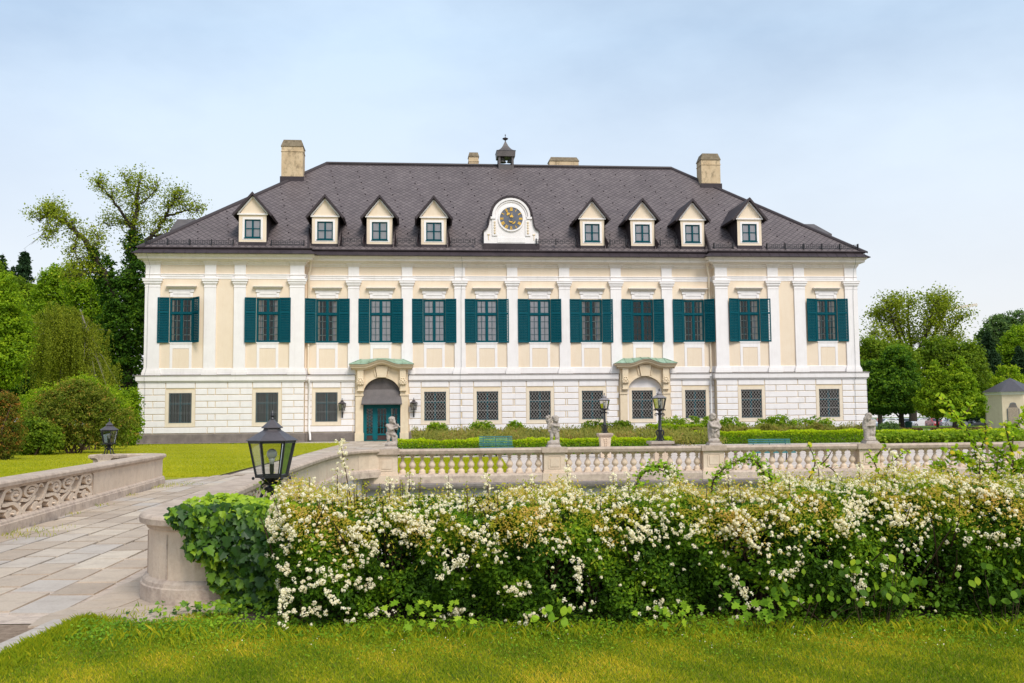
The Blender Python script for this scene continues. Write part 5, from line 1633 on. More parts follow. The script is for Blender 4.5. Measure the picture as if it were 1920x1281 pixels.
bal = empty('balustrade', (-3.9, by(-3.9), 0), TH)
tag(bal, 'long stone balustrade with vase shaped balusters along the moat', 'balustrade')
BL0 = Vector((-3.9, by(-3.9), 0))
PIERS = [0.30, 5.10, 9.78, 14.50, 19.3]
END = 34.0
c = MB(); c.sweep([(-.22, .60), (.22, .60), (.24, .63), (.26, .70), (.22, .755), (-.22, .755), (-.26, .70), (-.24, .63), (-.22, .60)], [(-.25, 0), (END, 0)])
c.build('coping', M['coping'], bal)
b = MB(); b.sweep([(-.22, -.2), (.27, -.2), (.27, -.02), (.24, .02), (.17, .045), (-.17, .045), (-.22, -.02), (-.22, -.2)], [(-.6, 0), (END, 0)])
b.build('base', M['base_stone'], bal)
BPR = [(.092, .045), (.094, .125), (.086, .148), (.062, .168), (.046, .185), (.05, .205), (.078, .235), (.099, .275), (.097, .31), (.076, .36), (.05, .405), (.036, .44), (.034, .46), (.058, .47), (.06, .487), (.040, .497), (.042, .525), (.056, .538), (.076, .56)]
q = MB(); q.lathe(BPR, 14); q.box(-.095, .095, -.095, .095, .56, .60); q.box(-.10, .10, -.10, .10, .04, .075)
BALM = q.mesh('baluster', M['stone'], smooth=True)
for i, s in enumerate(PIERS):
    p = MB()
    p.box(s - .31, s + .31, -.21, .21, .045, .60); p.box(s - .36, s + .36, -.285, .255, -.2, .03); p.box(s - .33, s + .33, -.24, .235, .03, .09)
    for (x0, x1, z0, z1) in ((s - .17, s + .17, .15, .17), (s - .17, s + .17, .50, .52), (s - .19, s - .17, .17, .50), (s + .17, s + .19, .17, .50)):
        p.box(x0, x1, -.222, -.21, z0, z1)
    p.box(s - .13, s + .13, -.226, -.21, .21, .46)
    p.box(s - .37, s + .37, -.285, .28, .615, .765, 1)
    p.build('pier', [M['stone'], M['coping']], bal)
    e = PIERS[i + 1] if i + 1 < len(PIERS) else END
    n = 15 if i + 1 < len(PIERS) else 40
    for k in range(n):
        if i == 4 and k > 26: break
        x = s + .31 + (e - s - .62) * (k + .5) / n if i + 1 < len(PIERS) else s + .31 + (k + .5) * .278
        link_mesh('baluster', BALM, bal, (x, 0, 0), random.uniform(-.1, .1))
def bal_pt(s, z=.765): 
    p = BL0 + Vector((math.cos(TH) * s, math.sin(TH) * s, z)); return p

# ------------------------------------------------------------------ statues
def statue(s, label, build):
    o = empty('statue', bal_pt(s), TH); tag(o, label, 'statue', 'cherub statues on the balustrade'); o.scale = (1.2, 1.2, 1.2)
    m_ = MB(); build(m_)
    body = m_.build('figure', M['statue'], o, recalc=True)
    r = body.modifiers.new('one_body', 'REMESH'); r.mode = 'VOXEL'; r.voxel_size = .0105; r.use_smooth_shade = True
    sm = body.modifiers.new('soft', 'SMOOTH'); sm.factor = .5; sm.iterations = 2
    tx = bpy.data.textures.get('worn') or bpy.data.textures.new('worn', 'CLOUDS'); tx.noise_scale = .035; tx.noise_depth = 3
    dm = body.modifiers.new('worn', 'DISPLACE'); dm.texture = tx; dm.strength = .014; dm.mid_level = .5
    b = MB()
    b.lathe([(.235, 0), (.235, .03), (.205, .045), (.195, .075), (.215, .085)], 4, rot=PI / 4)
    b.build('plinth', M['statue'], o)
    return o
def rock(m_, r=.135):
    for k in range(9):
        a = k * 2.4; m_.ball((math.cos(a) * r * .55, math.sin(a) * r * .4, .10 + (k % 3) * .012), (.075, .065, .045), 9, 7)
    m_.ball((0, 0, .09), (r, r * .85, .05), 12, 8)
def legs(m_, hip, kneeL, footL, kneeR, footR, t=.062):
    for h, k_, f, sx in ((Vector(hip) + Vector((-.048, 0, 0)), kneeL, footL, -1), (Vector(hip) + Vector((.048, 0, 0)), kneeR, footR, 1)):
        m_.capsule(h, k_, t, t * .72); m_.capsule(k_, f, t * .70, t * .42)
        f = Vector(f); m_.capsule(f, f + Vector((sx * .012, -.065, -.012)), .028, .022)
def head(m_, c, look=(0, -1), tilt=0.0, curls=True):
    c = Vector(c); lx_, ly_ = look; L = math.hypot(lx_, ly_); d = Vector((lx_ / L, ly_ / L, -tilt)); sde = Vector((-d.y, d.x, 0))
    m_.ball(c, (.078, .082, .088), 14, 10)
    f = c + d * .040 + Vector((0, 0, -.022)); m_.ball(f, (.052, .052, .055), 12, 8)
    m_.ball(c + d * .088 + Vector((0, 0, -.018)), (.014, .014, .020), 8, 6)                         # nose
    m_.ball(c + d * .074 + Vector((0, 0, -.058)), (.020, .018, .014), 8, 6)                         # chin and mouth
    for s_ in (-1, 1):
        m_.ball(c + d * .066 + sde * s_ * .036 + Vector((0, 0, -.034)), (.022, .022, .020), 8, 6)   # cheeks
        m_.ball(c + d * .070 + sde * s_ * .030 + Vector((0, 0, .018)), (.018, .012, .008), 8, 6)    # brows
        m_.ball(c + sde * s_ * .078 + Vector((0, 0, -.012)), (.014, .016, .020), 8, 6)              # ears
    if curls:
        for k in range(24):
            a, e = k * 2.39996, .25 + 1.0 * (k / 24)
            v = Vector((math.cos(a) * math.sin(e), math.sin(a) * math.sin(e), math.cos(e)))
            if v.dot(d) > .62: continue
            m_.ball(c + v * .082, (.024, .024, .022), 7, 5)
def hand_(m_, p, d):
    p, d = Vector(p), Vector(d).normalized(); s_ = d.cross(Vector((0, 0, 1))).normalized()
    m_.ball(p, (.024, .024, .020), 8, 6)
    for k in range(4):
        b_ = p + s_ * (k - 1.5) * .012 + d * .014
        m_.capsule(b_, b_ + d * (.026 + .004 * (k in (1, 2))) + Vector((0, 0, -.008)), .008, .006)
    m_.capsule(p + s_ * -.022, p + s_ * -.034 + d * .02, .008, .006)
def arm(m_, sh, el, wr, t=.040):
    m_.ball(sh, .046, 10, 8); m_.capsule(sh, el, t, t * .85); m_.capsule(el, wr, t * .84, t * .58); hand_(m_, wr, Vector(wr) - Vector(el))
def torso(m_, hip, chest, neck):
    hip, chest, neck = Vector(hip), Vector(chest), Vector(neck)
    m_.ball(hip, (.098, .085, .075), 14, 10); m_.capsule(hip + Vector((0, 0, .02)), chest, .086, .090); m_.ball((hip + chest) / 2 + Vector((0, -.032, -.005)), (.078, .066, .08), 12, 8)
    m_.ball(chest + Vector((0, .0, .02)), (.108, .075, .065), 12, 8); m_.capsule(chest, neck, .055, .040)
def cherub1(m_):       # turned to the right, playing a flute held with both hands
    rock(m_); hip = (-.005, 0, .375); ch_ = (-.012, .0, .52); nk = (.0, 0, .605)
    torso(m_, hip, ch_, nk); head(m_, (.022, -.01, .675), (1, -.42), .15)
    legs(m_, hip, (-.06, -.03, .245), (-.058, .0, .135), (.055, -.02, .25), (.055, -.01, .135))
    arm(m_, (-.085, -.02, .555), (.0, -.10, .465), (.115, -.105, .50)); arm(m_, (.085, -.01, .555), (.145, -.05, .48), (.155, -.09, .565))
    m_.capsule((.07, -.06, .63), (.215, -.12, .52), .013, .018)
    m_.capsule((-.10, .02, .36), (.09, -.06, .335), .030, .036); m_.capsule((.08, .02, .36), (.10, .04, .16), .045, .06); m_.ball((.115, .03, .28), (.045, .05, .07), 9, 7)
def cherub2(m_):       # carries a full basket on the shoulder
    rock(m_, .15); hip = (.015, 0, .37); ch_ = (.02, 0, .51); nk = (.03, 0, .60)
    torso(m_, hip, ch_, nk); head(m_, (.050, -.02, .672), (.5, -1), .1)
    legs(m_, hip, (-.05, -.03, .25), (-.055, -.01, .14), (.07, -.035, .245), (.062, -.01, .14))
    arm(m_, (-.08, -.01, .55), (-.145, -.05, .46), (-.115, -.07, .585)); arm(m_, (.115, -.02, .55), (.12, -.10, .50), (.0, -.12, .52))
    for k in range(12):
        a = k * 2.4; m_.ball((-.115 + .05 * math.cos(a), -.01 + .045 * math.sin(a), .62 + .012 * k), (.034, .034, .030), 8, 6)
    m_.lathe([(.03, .0), (.06, .06), (.07, .10)], 10, (-.115, -.01, .54)); m_.capsule((-.10, -.01, .385), (.115, -.03, .40), .036, .034); m_.capsule((.10, 0, .4), (.10, .04, .17), .04, .055)
def cherub3(m_):       # arms folded across a cloak, a pouch behind the shoulder
    rock(m_); hip = (.01, 0, .375); ch_ = (.0, .0, .52); nk = (-.015, 0, .61)
    torso(m_, hip, ch_, nk); head(m_, (-.025, -.015, .69), (-.7, -1), .25)
    legs(m_, hip, (-.045, -.035, .25), (-.03, -.01, .135), (.075, -.055, .265), (.055, .0, .135))
    arm(m_, (-.10, -.01, .56), (-.07, -.10, .465), (.055, -.12, .44)); arm(m_, (.095, -.01, .56), (.15, -.05, .45), (.02, -.115, .36))
    m_.capsule((-.09, -.03, .56), (.12, -.06, .42), .03, .036); m_.capsule((-.11, .02, .50), (-.08, .03, .18), .045, .062); m_.ball((.115, .03, .60), (.05, .05, .065), 10, 8)
    m_.capsule((-.05, -.05, .37), (.02, -.06, .19), .05, .03); m_.capsule((.11, 0, .42), (.10, .02, .22), .04, .05)
def cherub4(m_):       # leans on a fluted stump with the head bowed
    rock(m_, .16); hip = (.05, 0, .37); ch_ = (.03, -.01, .51); nk = (.0, -.03, .60)
    torso(m_, hip, ch_, nk); head(m_, (-.035, -.055, .665), (-.7, -1), .55)
    legs(m_, hip, (.015, -.06, .25), (-.005, -.04, .14), (.085, -.04, .25), (.09, -.01, .135))
    arm(m_, (-.07, -.02, .56), (-.145, -.06, .60), (-.12, -.07, .665)); arm(m_, (.12, -.01, .55), (.09, -.10, .45), (-.045, -.11, .44))
    for k in range(6):
        a = PI + k * PI / 5; m_.capsule((-.085 + .045 * math.cos(a), -.02 + .045 * math.sin(a), .13), (-.10 + .05 * math.cos(a), -.02 + .045 * math.sin(a), .55), .026, .030)
    m_.capsule((-.15, .0, .50), (-.13, -.03, .36), .045, .05); m_.capsule((.13, .02, .42), (.06, .04, .20), .04, .05)
statue(.42, 'stone cherub playing a flute, on the pier in front of the blue door', cherub1)
statue(5.10, 'stone cherub carrying a basket on its shoulder, right of the small pale bench', cherub2)
statue(9.86, 'stone cherub with folded arms in a cloak, right of the tall lamp posts', cherub3)
statue(14.62, 'stone cherub leaning with bowed head on a stump, near the palace corner and parked cars', cherub4)

# ------------------------------------------------------------------ lamps
def lantern(o, z0, s=1.0, roofmat='lamp_roof', rot=.35, n=6):
    """glazed lantern: z0 is the underside of the glass cage; parts of thing o"""
    f = MB()
    rb, rt, h = .150 * s, .222 * s, .335 * s
    zb, zt = z0, z0 + h
    f.lathe([(rb * 1.0, zb - .03 * s), (rb * 1.06, zb - .03 * s), (rb * 1.08, zb), (rb * .86, zb), (rb * .86, zb - .028 * s)], n, rot=rot)
    f.lathe([(rt * .93, zt - .025 * s), (rt * 1.02, zt - .03 * s), (rt * 1.02, zt), (rt * .93, zt)], n, rot=rot)
    for k in range(n):
        a = rot + 2 * PI * k / n
        f.tube([(rb * math.cos(a), rb * math.sin(a), zb - .01 * s), (rt * math.cos(a), rt * math.sin(a), zt - .005 * s)], .0125 * s, 4)
        f.ball((rb * 1.18 * math.cos(a), rb * 1.18 * math.sin(a), zb - .035 * s), .016 * s, 6, 4)
    f.build('lantern_frame', M['iron'], o)
    g = MB(); V = []
    for k in range(n):
        a = rot + 2 * PI * k / n; V += [(rb * .97 * math.cos(a), rb * .97 * math.sin(a), zb), (rt * .97 * math.cos(a), rt * .97 * math.sin(a), zt - .01)]
    for k in range(n):
        j = (k + 1) % n; g.add([V[2 * k], V[2 * j], V[2 * j + 1], V[2 * k + 1]], [(0, 1, 2, 3)])
    g.build('lantern_glass', M['lamp_glass'], o)
    r = MB()
    r.lathe([(rt * .9, zt - .004), (rt * 1.13, zt - .006 * s), (rt * 1.13, zt), (rt * .40, zt + .098 * s), (rt * .36, zt + .115 * s), (rt * .47, zt + .118 * s), (rt * .47, zt + .124 * s), (rt * .09, zt + .20 * s)], n, rot=rot)
    r.build('lantern_roof', M[roofmat], o)
    t = MB(); t.lathe([(rt * .09, 0), (.02 * s, .012 * s), (.013 * s, .03 * s), (.022 * s, .045 * s), (.016 * s, .07 * s), (.003 * s, .10 * s)], 8, (0, 0, zt + .195 * s)); t.build('finial', M['iron'], o)
    b = MB(); c = (0, 0, zb + .20 * s)
    b.ball(c, .052 * s, 14, 10); b.lathe([(.034 * s, -.045 * s), (.024 * s, -.07 * s), (.020 * s, -.10 * s)], 10, c)
    b.build('bulb', M['bulb'], o, smooth='all')
    k = MB(); k.lathe([(.018 * s, 0), (.022 * s, .04 * s), (.022 * s, .095 * s), (.015 * s, .10 * s)], 10, (0, 0, zb + .005)); k.build('socket', M['iron'], o)
    return zt
def low_lantern(loc, label, rot, rz=0):
    o = empty('lantern', loc, rz); tag(o, label, 'lantern', 'black lanterns standing on the bridge ends')
    b = MB()
    b.tube([(0, 0, .10), (0, 0, .29)], .028, 8); b.lathe([(.045, .13), (.05, .145), (.05, .17), (.03, .19), (.026, .215), (.045, .235), (.06, .25), (.10, .28)], 8)
    b.build('stem', M['iron'], o, smooth=True)
    for k in range(4):
        a = rot + PI / 4 + k * PI / 2; c, s_ = math.cos(a), math.sin(a)
        l = MB(); l.tube([(c * r_, s_ * r_, z_) for r_, z_ in ((.02, .165), (.05, .165), (.085, .13), (.11, .075), (.115, .02), (.15, .012), (.17, .012))], [.016, .017, .017, .016, .016, .014, .01], 6)
        l.tube([(c * r_, s_ * r_, z_) for r_, z_ in ((.03, .20), (.07, .215), (.10, .20), (.105, .175), (.085, .17))], .010, 5)
        l.tube([(c * r_, s_ * r_, z_) for r_, z_ in ((.03, .21), (.07, .235), (.11, .27), (.14, .285))], .009, 5)
        l.build('leg', M['iron'], o)
    lantern(o, .30, 1.0, 'lamp_roof', rot)
    return o
low_lantern((-2.37, 9.86, .775), 'large black lantern rising from the ivy at the near end of the bridge', R(-104))
low_lantern((-10.48, 26.0, .77), 'small black lantern on the pedestal at the far left end of the bridge', R(0), 0)

def lamp_post(loc, H, s, label):
    o = empty('lamp_post', loc); tag(o, label, 'lamp post', 'black iron lamp posts behind the balustrade')
    p = MB(); p.lathe([(.085 * s, 0), (.085 * s, .04), (.06 * s, .06), (.062 * s, .36 * H), (.075 * s, .37 * H), (.055 * s, .40 * H), (.042 * s, H - .12), (.065 * s, H - .10), (.065 * s, H - .07), (.045 * s, H - .05), (.04 * s, H - .02), (.07 * s, H), (.12 * s, H + .05)], 12)
    p.build('pole', M['iron'], o, smooth=True)
    for k in range(4):
        a = k * PI / 2 + .5; c, s_ = math.cos(a), math.sin(a)
        b = MB()
        b.tube([(c * r_ * s, s_ * r_ * s, z_) for r_, z_ in ((.06, .30), (.12, .34), (.16, .28), (.14, .20), (.10, .16), (.13, .08), (.17, .02))], .014 * s, 5)
        b.build('foot_scroll', M['iron'], o); b = MB()
        b.tube([(c * r_ * s, s_ * r_ * s, z_) for r_, z_ in ((.05, H - .12), (.11, H - .07), (.16, H - .07), (.19, H - .11), (.17, H - .15))], .013 * s, 5)
        b.tube([(c * r_ * s, s_ * r_ * s, z_) for r_, z_ in ((.08, H + .02), (.14, H + .035), (.20, H + .06), (.23, H + .04), (.21, H + .01))], .011 * s, 5)
        b.build('bracket', M['iron'], o)
    lantern(o, H + .08, s, 'lamp_roof_grey', .2)
    return o
pA = ray_pt(1134, 812, 40.5)
LPZ = .98
lamp_post((pA.x, pA.y, LPZ), .92, 1.0, 'smaller black lamp post on a tapered stone pedestal, left of the taller one')
pd = empty('stone_pedestal', (pA.x, pA.y, 0), TH); tag(pd, 'tapered carved stone pedestal under the smaller lamp post', 'pedestal')
b = MB(); b.lathe([(.30, 0), (.30, .2), (.26, .24), (.25, .3), (.28, .6), (.31, .82)], 4, rot=PI / 4); b.build('shaft', M['stone'], pd)
b = MB(); b.lathe([(.33, .82), (.38, .86), (.42, .91), (.42, .96), (.36, .98)], 4, rot=PI / 4); b.build('cap', M['coping'], pd)
b = MB()
for z_, w_ in ((.74, .09), (.66, .07), (.58, .055), (.50, .05), (.43, .035)):
    for s_ in (-1, 1): b.ball((s_ * w_ * .6, -.205 + (.8 - z_) * .05, z_), (w_ * .6, .04, .045), 8, 6)
b.build('carving', M['stone'], pd)
pB = ray_pt(1238, 830, 31.2)
lamp_post((pB.x, pB.y, .86), .93, 1.0, 'taller black lamp post on a lichen stained stone slab')
pd = empty('stone_pedestal', (pB.x, pB.y, 0), TH); tag(pd, 'low square stone pier with orange lichen under the taller lamp post', 'pedestal')
b = MB(); b.box(-.24, .24, -.24, .24, 0, .72); b.build('shaft', M['stone'], pd)
b = MB(); b.box(-.30, .30, -.30, .30, .72, .78); b.box(-.36, .36, -.36, .36, .78, .86); b.build('cap', M['lichen_slab'], pd)

def wall_lantern(u, label):
    x, y = pl_pt(u, REC)
    o = empty('wall_lantern', (x, y, 2.1), TH); tag(o, label, 'lantern', 'wall lanterns beside the entrance')
    b = MB()
    b.box(-.05, .05, -.03, .0, -.32, .12); b.tube([(0, -.02, -.28), (0, -.10, -.20), (0, -.20, -.06), (0, -.28, .10), (0, -.30, .24)], .028, 6)
    b.tube([(0, -.01, .08), (0, -.14, .10), (0, -.18, .02), (0, -.12, -.04)], .018, 5); b.tube([(0, -.02, .10), (.02, -.2, .16), (0, -.28, .12)], .015, 5)
    b.build('bracket', M['iron'], o)
    e = empty('cage', (0, -.30, 0)); 
    bpy.data.objects.remove(e)
    n0 = set(COL.objects.keys())
    lantern(o, .28, 1.42, 'lamp_roof', .5)
    for k in o.children:
        if k.name not in n0: k.location = (0, -.30, 0)
    return o
wall_lantern(14.95, 'black wall lantern on the left of the blue entrance door')
wall_lantern(20.35, 'black wall lantern on the right of the blue entrance door')

# ------------------------------------------------------------------ benches
def bench(loc, rz, w, label, mat):
    o = empty('bench', loc, rz); tag(o, label, 'bench', 'blue green slatted benches')
    s = MB()
    for k in range(5): s.box(-w / 2, w / 2, -.40 + k * .088, -.40 + k * .088 + .07, .42 - .004 * k, .45 - .004 * k)
    s.box(-w / 2, w / 2, -.43, -.405, .36, .45)
    s.build('seat', mat, o)
    b = MB()
    for k in range(6):
        z_ = .50 + k * .075; y_ = .06 + k * .022
        b.box(-w / 2, w / 2, y_, y_ + .025, z_, z_ + .045)
    b.build('backrest', mat, o)
    for x in (-w / 2 + .18, 0, w / 2 - .18):
        l = MB(); l.tube([(x, -.40, 0), (x, -.36, .22), (x, -.38, .41), (x, .05, .40), (x, .10, .55), (x, .22, .93)], .02, 6); l.tube([(x, .14, 0), (x, .06, .20), (x, .02, .40)], .02, 6)
        l.build('leg', M['iron'], o)
    return o
bench((-.72, 42.6, 0.0), TH, 1.42, 'pale blue green bench in front of the box hedge, seen whole', M['teal_bench']).scale = (1, 1, .93)
bench((9.15, 35.6, 0.0), TH - .05, 1.52, 'darker blue green bench behind the balustrade, only its backrest above the coping', M['teal_bench']).scale = (1, 1, .86)
# ------------------------------------------------------------------ foliage helpers
def clump_points(n, c, r, shell=.45):
    """points in an ellipsoid, denser towards its surface"""
    d = unit(rng.normal(0, 1, (n, 3)))
    q = rng.uniform(0, 1, (n, 1)) ** .5
    q = shell + (1 - shell) * q if shell else q
    return np.array(c) + d * q * np.array(r), d

def crown_mesh(name, blobs, n, size, mat, clump=.55, per=26, tone_up=.25, spread=.9, wide=.6, base_tone=.5, drop=0.0, flat=.75):
    """blobs: (centre, radii); leaves grouped in small clumps so that sky and shade show between them"""
    vol = np.array([b[1][0] * b[1][1] * b[1][2] for b in blobs]) ** .67
    vol = vol / vol.sum()
    C, N_, T = [], [], []
    zs = [b[0][2] - b[1][2] for b in blobs]; ze = [b[0][2] + b[1][2] for b in blobs]
    z0, z1 = min(zs), max(ze)
    for b, v in zip(blobs, vol):
        k = max(4, int(n * v / per))
        P, D = clump_points(k, b[0], b[1])
        P = P + rng.normal(0, .06, P.shape) * np.array(b[1])
        rad = clump * rng.uniform(.5, 1.35, (k, 1, 1))
        ct = rng.normal(0, .13, (k, 1))
        d = rng.normal(0, 1, (k, per, 3)); d = d / np.linalg.norm(d, axis=2, keepdims=True) * rng.uniform(0, 1, (k, per, 1)) ** .5
        d[:, :, 2] *= flat
        Q = P[:, None, :] + d * rad
        if drop: Q[:, :, 2] -= drop * rng.uniform(0, 1, (k, per)) ** 1.5
        nb = D[:, None, :] * .5 + d * .5 + np.array((0, -.15, .75))
        C.append(Q.reshape(-1, 3)); N_.append(nb.reshape(-1, 3))
        T.append((base_tone + ct + rng.normal(0, .15, (k, per)) + tone_up * d[:, :, 2]).ravel())  # upper leaves of each clump lighter, lower ones darker, plus random spread
    C, N_, T = np.concatenate(C), np.concatenate(N_), np.concatenate(T)
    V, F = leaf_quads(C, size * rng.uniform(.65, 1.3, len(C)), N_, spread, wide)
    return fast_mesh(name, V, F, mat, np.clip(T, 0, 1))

def limb_tree(mb, base, top, r0, blobs, n=10, m=0, jit=.5):
    """trunk and limbs that reach into the crown blobs"""
    base, top = Vector(base), Vector(top)
    P = []
    for k in range(8):
        t = k / 7
        p = base.lerp(top, t) + Vector((random.gauss(0, .05), random.gauss(0, .05), 0)) * (top - base).length * .12 * t
        P.append(p)
    mb.tube(P, [r0 * (1.25 if k == 0 else 1) * (1 - .75 * k / 7) for k in range(8)], 8, m)
    for k in range(n):
        b = blobs[k % len(blobs)]
        d = Vector(np.random.default_rng(k + 3).normal(0, 1, 3)).normalized()
        e = Vector(b[0]) + Vector((d.x * b[1][0], d.y * b[1][1], abs(d.z) * b[1][2] * .8)) * .78
        i = min(6, 2 + k % 5); s = P[i]
        mid = s.lerp(e, .5) + Vector((random.gauss(0, jit), random.gauss(0, jit), random.gauss(.2, jit)))
        r = r0 * .34 * (1 - i / 10)
        mb.tube([s, s.lerp(mid, .5) + Vector((0, 0, .1)), mid, mid.lerp(e, .5), e], [r, r * .8, r * .6, r * .4, r * .15], 5, m)
        for j in range(4):
            f = e + Vector((random.gauss(0, 1), random.gauss(0, 1), random.gauss(.4, .7))) * b[1][0] * .32
            mb.tube([mid.lerp(e, .2 + .2 * j), mid.lerp(f, .6), f], [r * .35, r * .25, r * .08], 4, m)

def tree(name, label, cat, loc, trunk_h, r0, blobs, n, size, leaf, clump=.55, bark='bark', group=None, limbs=10, **k):
    o = empty(name, loc); tag(o, label, cat, group)
    t = MB(); limb_tree(t, (0, 0, -.5), (0, 0, trunk_h), r0, blobs, limbs)
    t.build('trunk', M[bark], o)
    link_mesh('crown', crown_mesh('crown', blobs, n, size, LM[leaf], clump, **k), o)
    return o
def px_loc(px, Y, z=0.0):
    p = ray_pt(px, 780, Y); return (p.x, Y, z)
def mpp(Y): return Y / FPX

def blobs_from_px(cx_px, Y, items, zref=None):
    """crown lobes given as (px, py, half width px, half height px, depth factor) relative to a foot at cx_px"""
    x0 = ray_pt(cx_px, 780, Y).x; out = []
    for (px, py, rx, rz, dy, dep) in items:
        p = ray_pt(px, py, Y)
        out.append(((p.x - x0, dy, p.z), (rx * mpp(Y), rx * mpp(Y) * dep, rz * mpp(Y))))
    return out

# ------------------------------------------------------------------ the old plane tree at the left
def plane_tree():
    Y = 84.0
    x0 = ray_pt(240, 780, Y).x
    o = empty('plane_tree', (x0, Y, 0)); tag(o, 'tall gaunt tree with sparse crown and a long bare limb reaching left, beside the palace', 'tree')
    W = lambda px, py, d=0.0: Vector((ray_pt(px, py, Y).x - x0, d, ray_pt(px, py, Y).z))
    limbs = [
     ([(240, 800, 0), (236, 700, 0), (233, 620, 0), (238, 540, .3), (244, 470, .4), (250, 415, .4), (256, 372, .2), (259, 345, 0)], .62, .07),
     ([(233, 610, 0), (220, 556, -.8), (204, 512, -1.4), (188, 478, -1.6), (165, 446, -1.8), (140, 424, -2), (124, 414, -2), (108, 413, -2), (94, 424, -2)], .42, .035),
     ([(242, 500, .3), (254, 462, 1), (272, 436, 1.6), (288, 412, 2), (300, 384, 2.2), (314, 366, 2), (326, 358, 2)], .30, .03),
     ([(248, 432, .4), (236, 404, -1), (222, 380, -1.6), (207, 362, -2), (197, 352, -2)], .17, .025),
     ([(300, 396, 2), (322, 388, 2.4), (338, 382, 2.4), (350, 386, 2.4)], .13, .02),
     ([(272, 436, 1.6), (300, 430, 2.6), (322, 428, 3), (345, 418, 3)], .14, .02),
     ([(254, 390, .3), (272, 366, .8), (288, 348, 1)], .12, .02),
     ([(238, 560, .3), (262, 530, 1.4), (284, 500, 2), (300, 470, 2.4)], .22, .03),
     ([(250, 416, .4), (228, 414, 1.2), (208, 412, 1.4), (190, 420, 1.4)], .11, .015),
     ([(165, 446, -1.8), (158, 476, -2.2), (168, 496, -2.4), (160, 512, -2.4)], .10, .015),
     ([(140, 424, -2), (132, 440, -2.4), (120, 452, -2.6), (112, 460, -2.6)], .07, .012),
     ([(204, 512, -1.4), (186, 520, -2.4), (166, 530, -2.8), (150, 528, -3)], .14, .02),
     ([(259, 372, .2), (246, 356, -.4), (242, 344, -.6)], .08, .012),
     ([(188, 478, -1.6), (196, 462, -1.2), (190, 446, -1)], .07, .012),
     ([(124, 414, -2), (114, 404, -1.6), (106, 398, -1.4)], .06, .01)]
    t = MB(); tips = []
    for pts, r0, r1 in limbs:
        P = [W(*p) for p in pts]
        # round the polyline
        for _ in range(2):
            q = [P[0]]
            for a, b in zip(P, P[1:]): q += [a.lerp(b, .25), a.lerp(b, .75)]
            q.append(P[-1]); P = q
        n = len(P)
        P = [p + Vector((random.gauss(0, .08), random.gauss(0, .1), random.gauss(0, .06))) if 0 < i < n - 1 else p for i, p in enumerate(P)]
        t.tube(P, [r0 + (r1 - r0) * (i / (n - 1)) ** .8 for i in range(n)], 7)
        L = sum((a - b).length for a, b in zip(P, P[1:]))
        big = r0 > .5
        for k in range(int(L * (5.0 if not big else 2.4))):
            f = random.uniform(.30 if not big else .52, 1) * (n - 1); i = min(int(f), n - 2)
            s = P[i].lerp(P[i + 1], f - i)
            d = Vector((random.gauss(0, 1), random.gauss(0, 1), random.gauss(.5, .8))).normalized()
            ln = random.uniform(.35, 1.15) * (1 if not big else 1.3)
            e = s + d * ln + Vector((0, 0, .2))
            m_ = s.lerp(e, .5) + Vector((random.gauss(0, .12), random.gauss(0, .12), random.gauss(.08, .1)))
            t.tube([s, m_, e], [.035, .022, .008], 4)
            tips.append(m_.lerp(e, .4)); tips.append(e); 
            if random.random() < .6:
                e2 = m_ + Vector((random.gauss(0, .5), random.gauss(0, .5), random.gauss(.15, .4))); t.tube([m_, e2], [.015, .006], 3); tips.append(e2)
    # bare twigs under the long limb
    for k in range(9):
        s = W(random.uniform(104, 124), 424, -2); e = s + Vector((random.uniform(-2.2, -.5), random.gauss(0, .4), random.uniform(-2.4, -1.0)))
        t.tube([s, s.lerp(e, .5) + Vector((.15, 0, -.15)), e], [.03, .016, .006], 3)
    t.build('trunk', M['bark'], o)
    P = np.array([tuple(p) for p in tips])
    per = 14
    d = rng.normal(0, .32, (len(P), per, 3)); d[:, :, 2] *= .8
    C = (P[:, None, :] + d).reshape(-1, 3)
    nb = np.tile(np.array((0, -.3, .8)), (len(C), 1))
    V, F = leaf_quads(C, .18 * rng.uniform(.6, 1.3, len(C)), nb, .9, .75)
    link_mesh('crown', fast_mesh('crown', V, F, LM['sparse'], np.clip(rng.normal(.5, .22, len(C)), 0, 1)), o)
    # ivy-dark mass that wraps the stems
    bl = blobs_from_px(240, Y, [(238, 720, 46, 66, 0, .9), (240, 620, 44, 60, .2, .9), (226, 560, 34, 46, -.3, .9), (252, 530, 30, 52, .5, .9), (206, 520, 20, 34, -1, .9), (248, 466, 17, 40, .4, .9), (268, 590, 26, 60, .5, .9), (196, 640, 26, 46, -.4, .9), (186, 490, 12, 26, -1.4, .9)])
    link_mesh('ivy', crown_mesh('ivy', bl, 30000, .27, LM['dark'], .55, 24, base_tone=.42), o)
plane_tree()

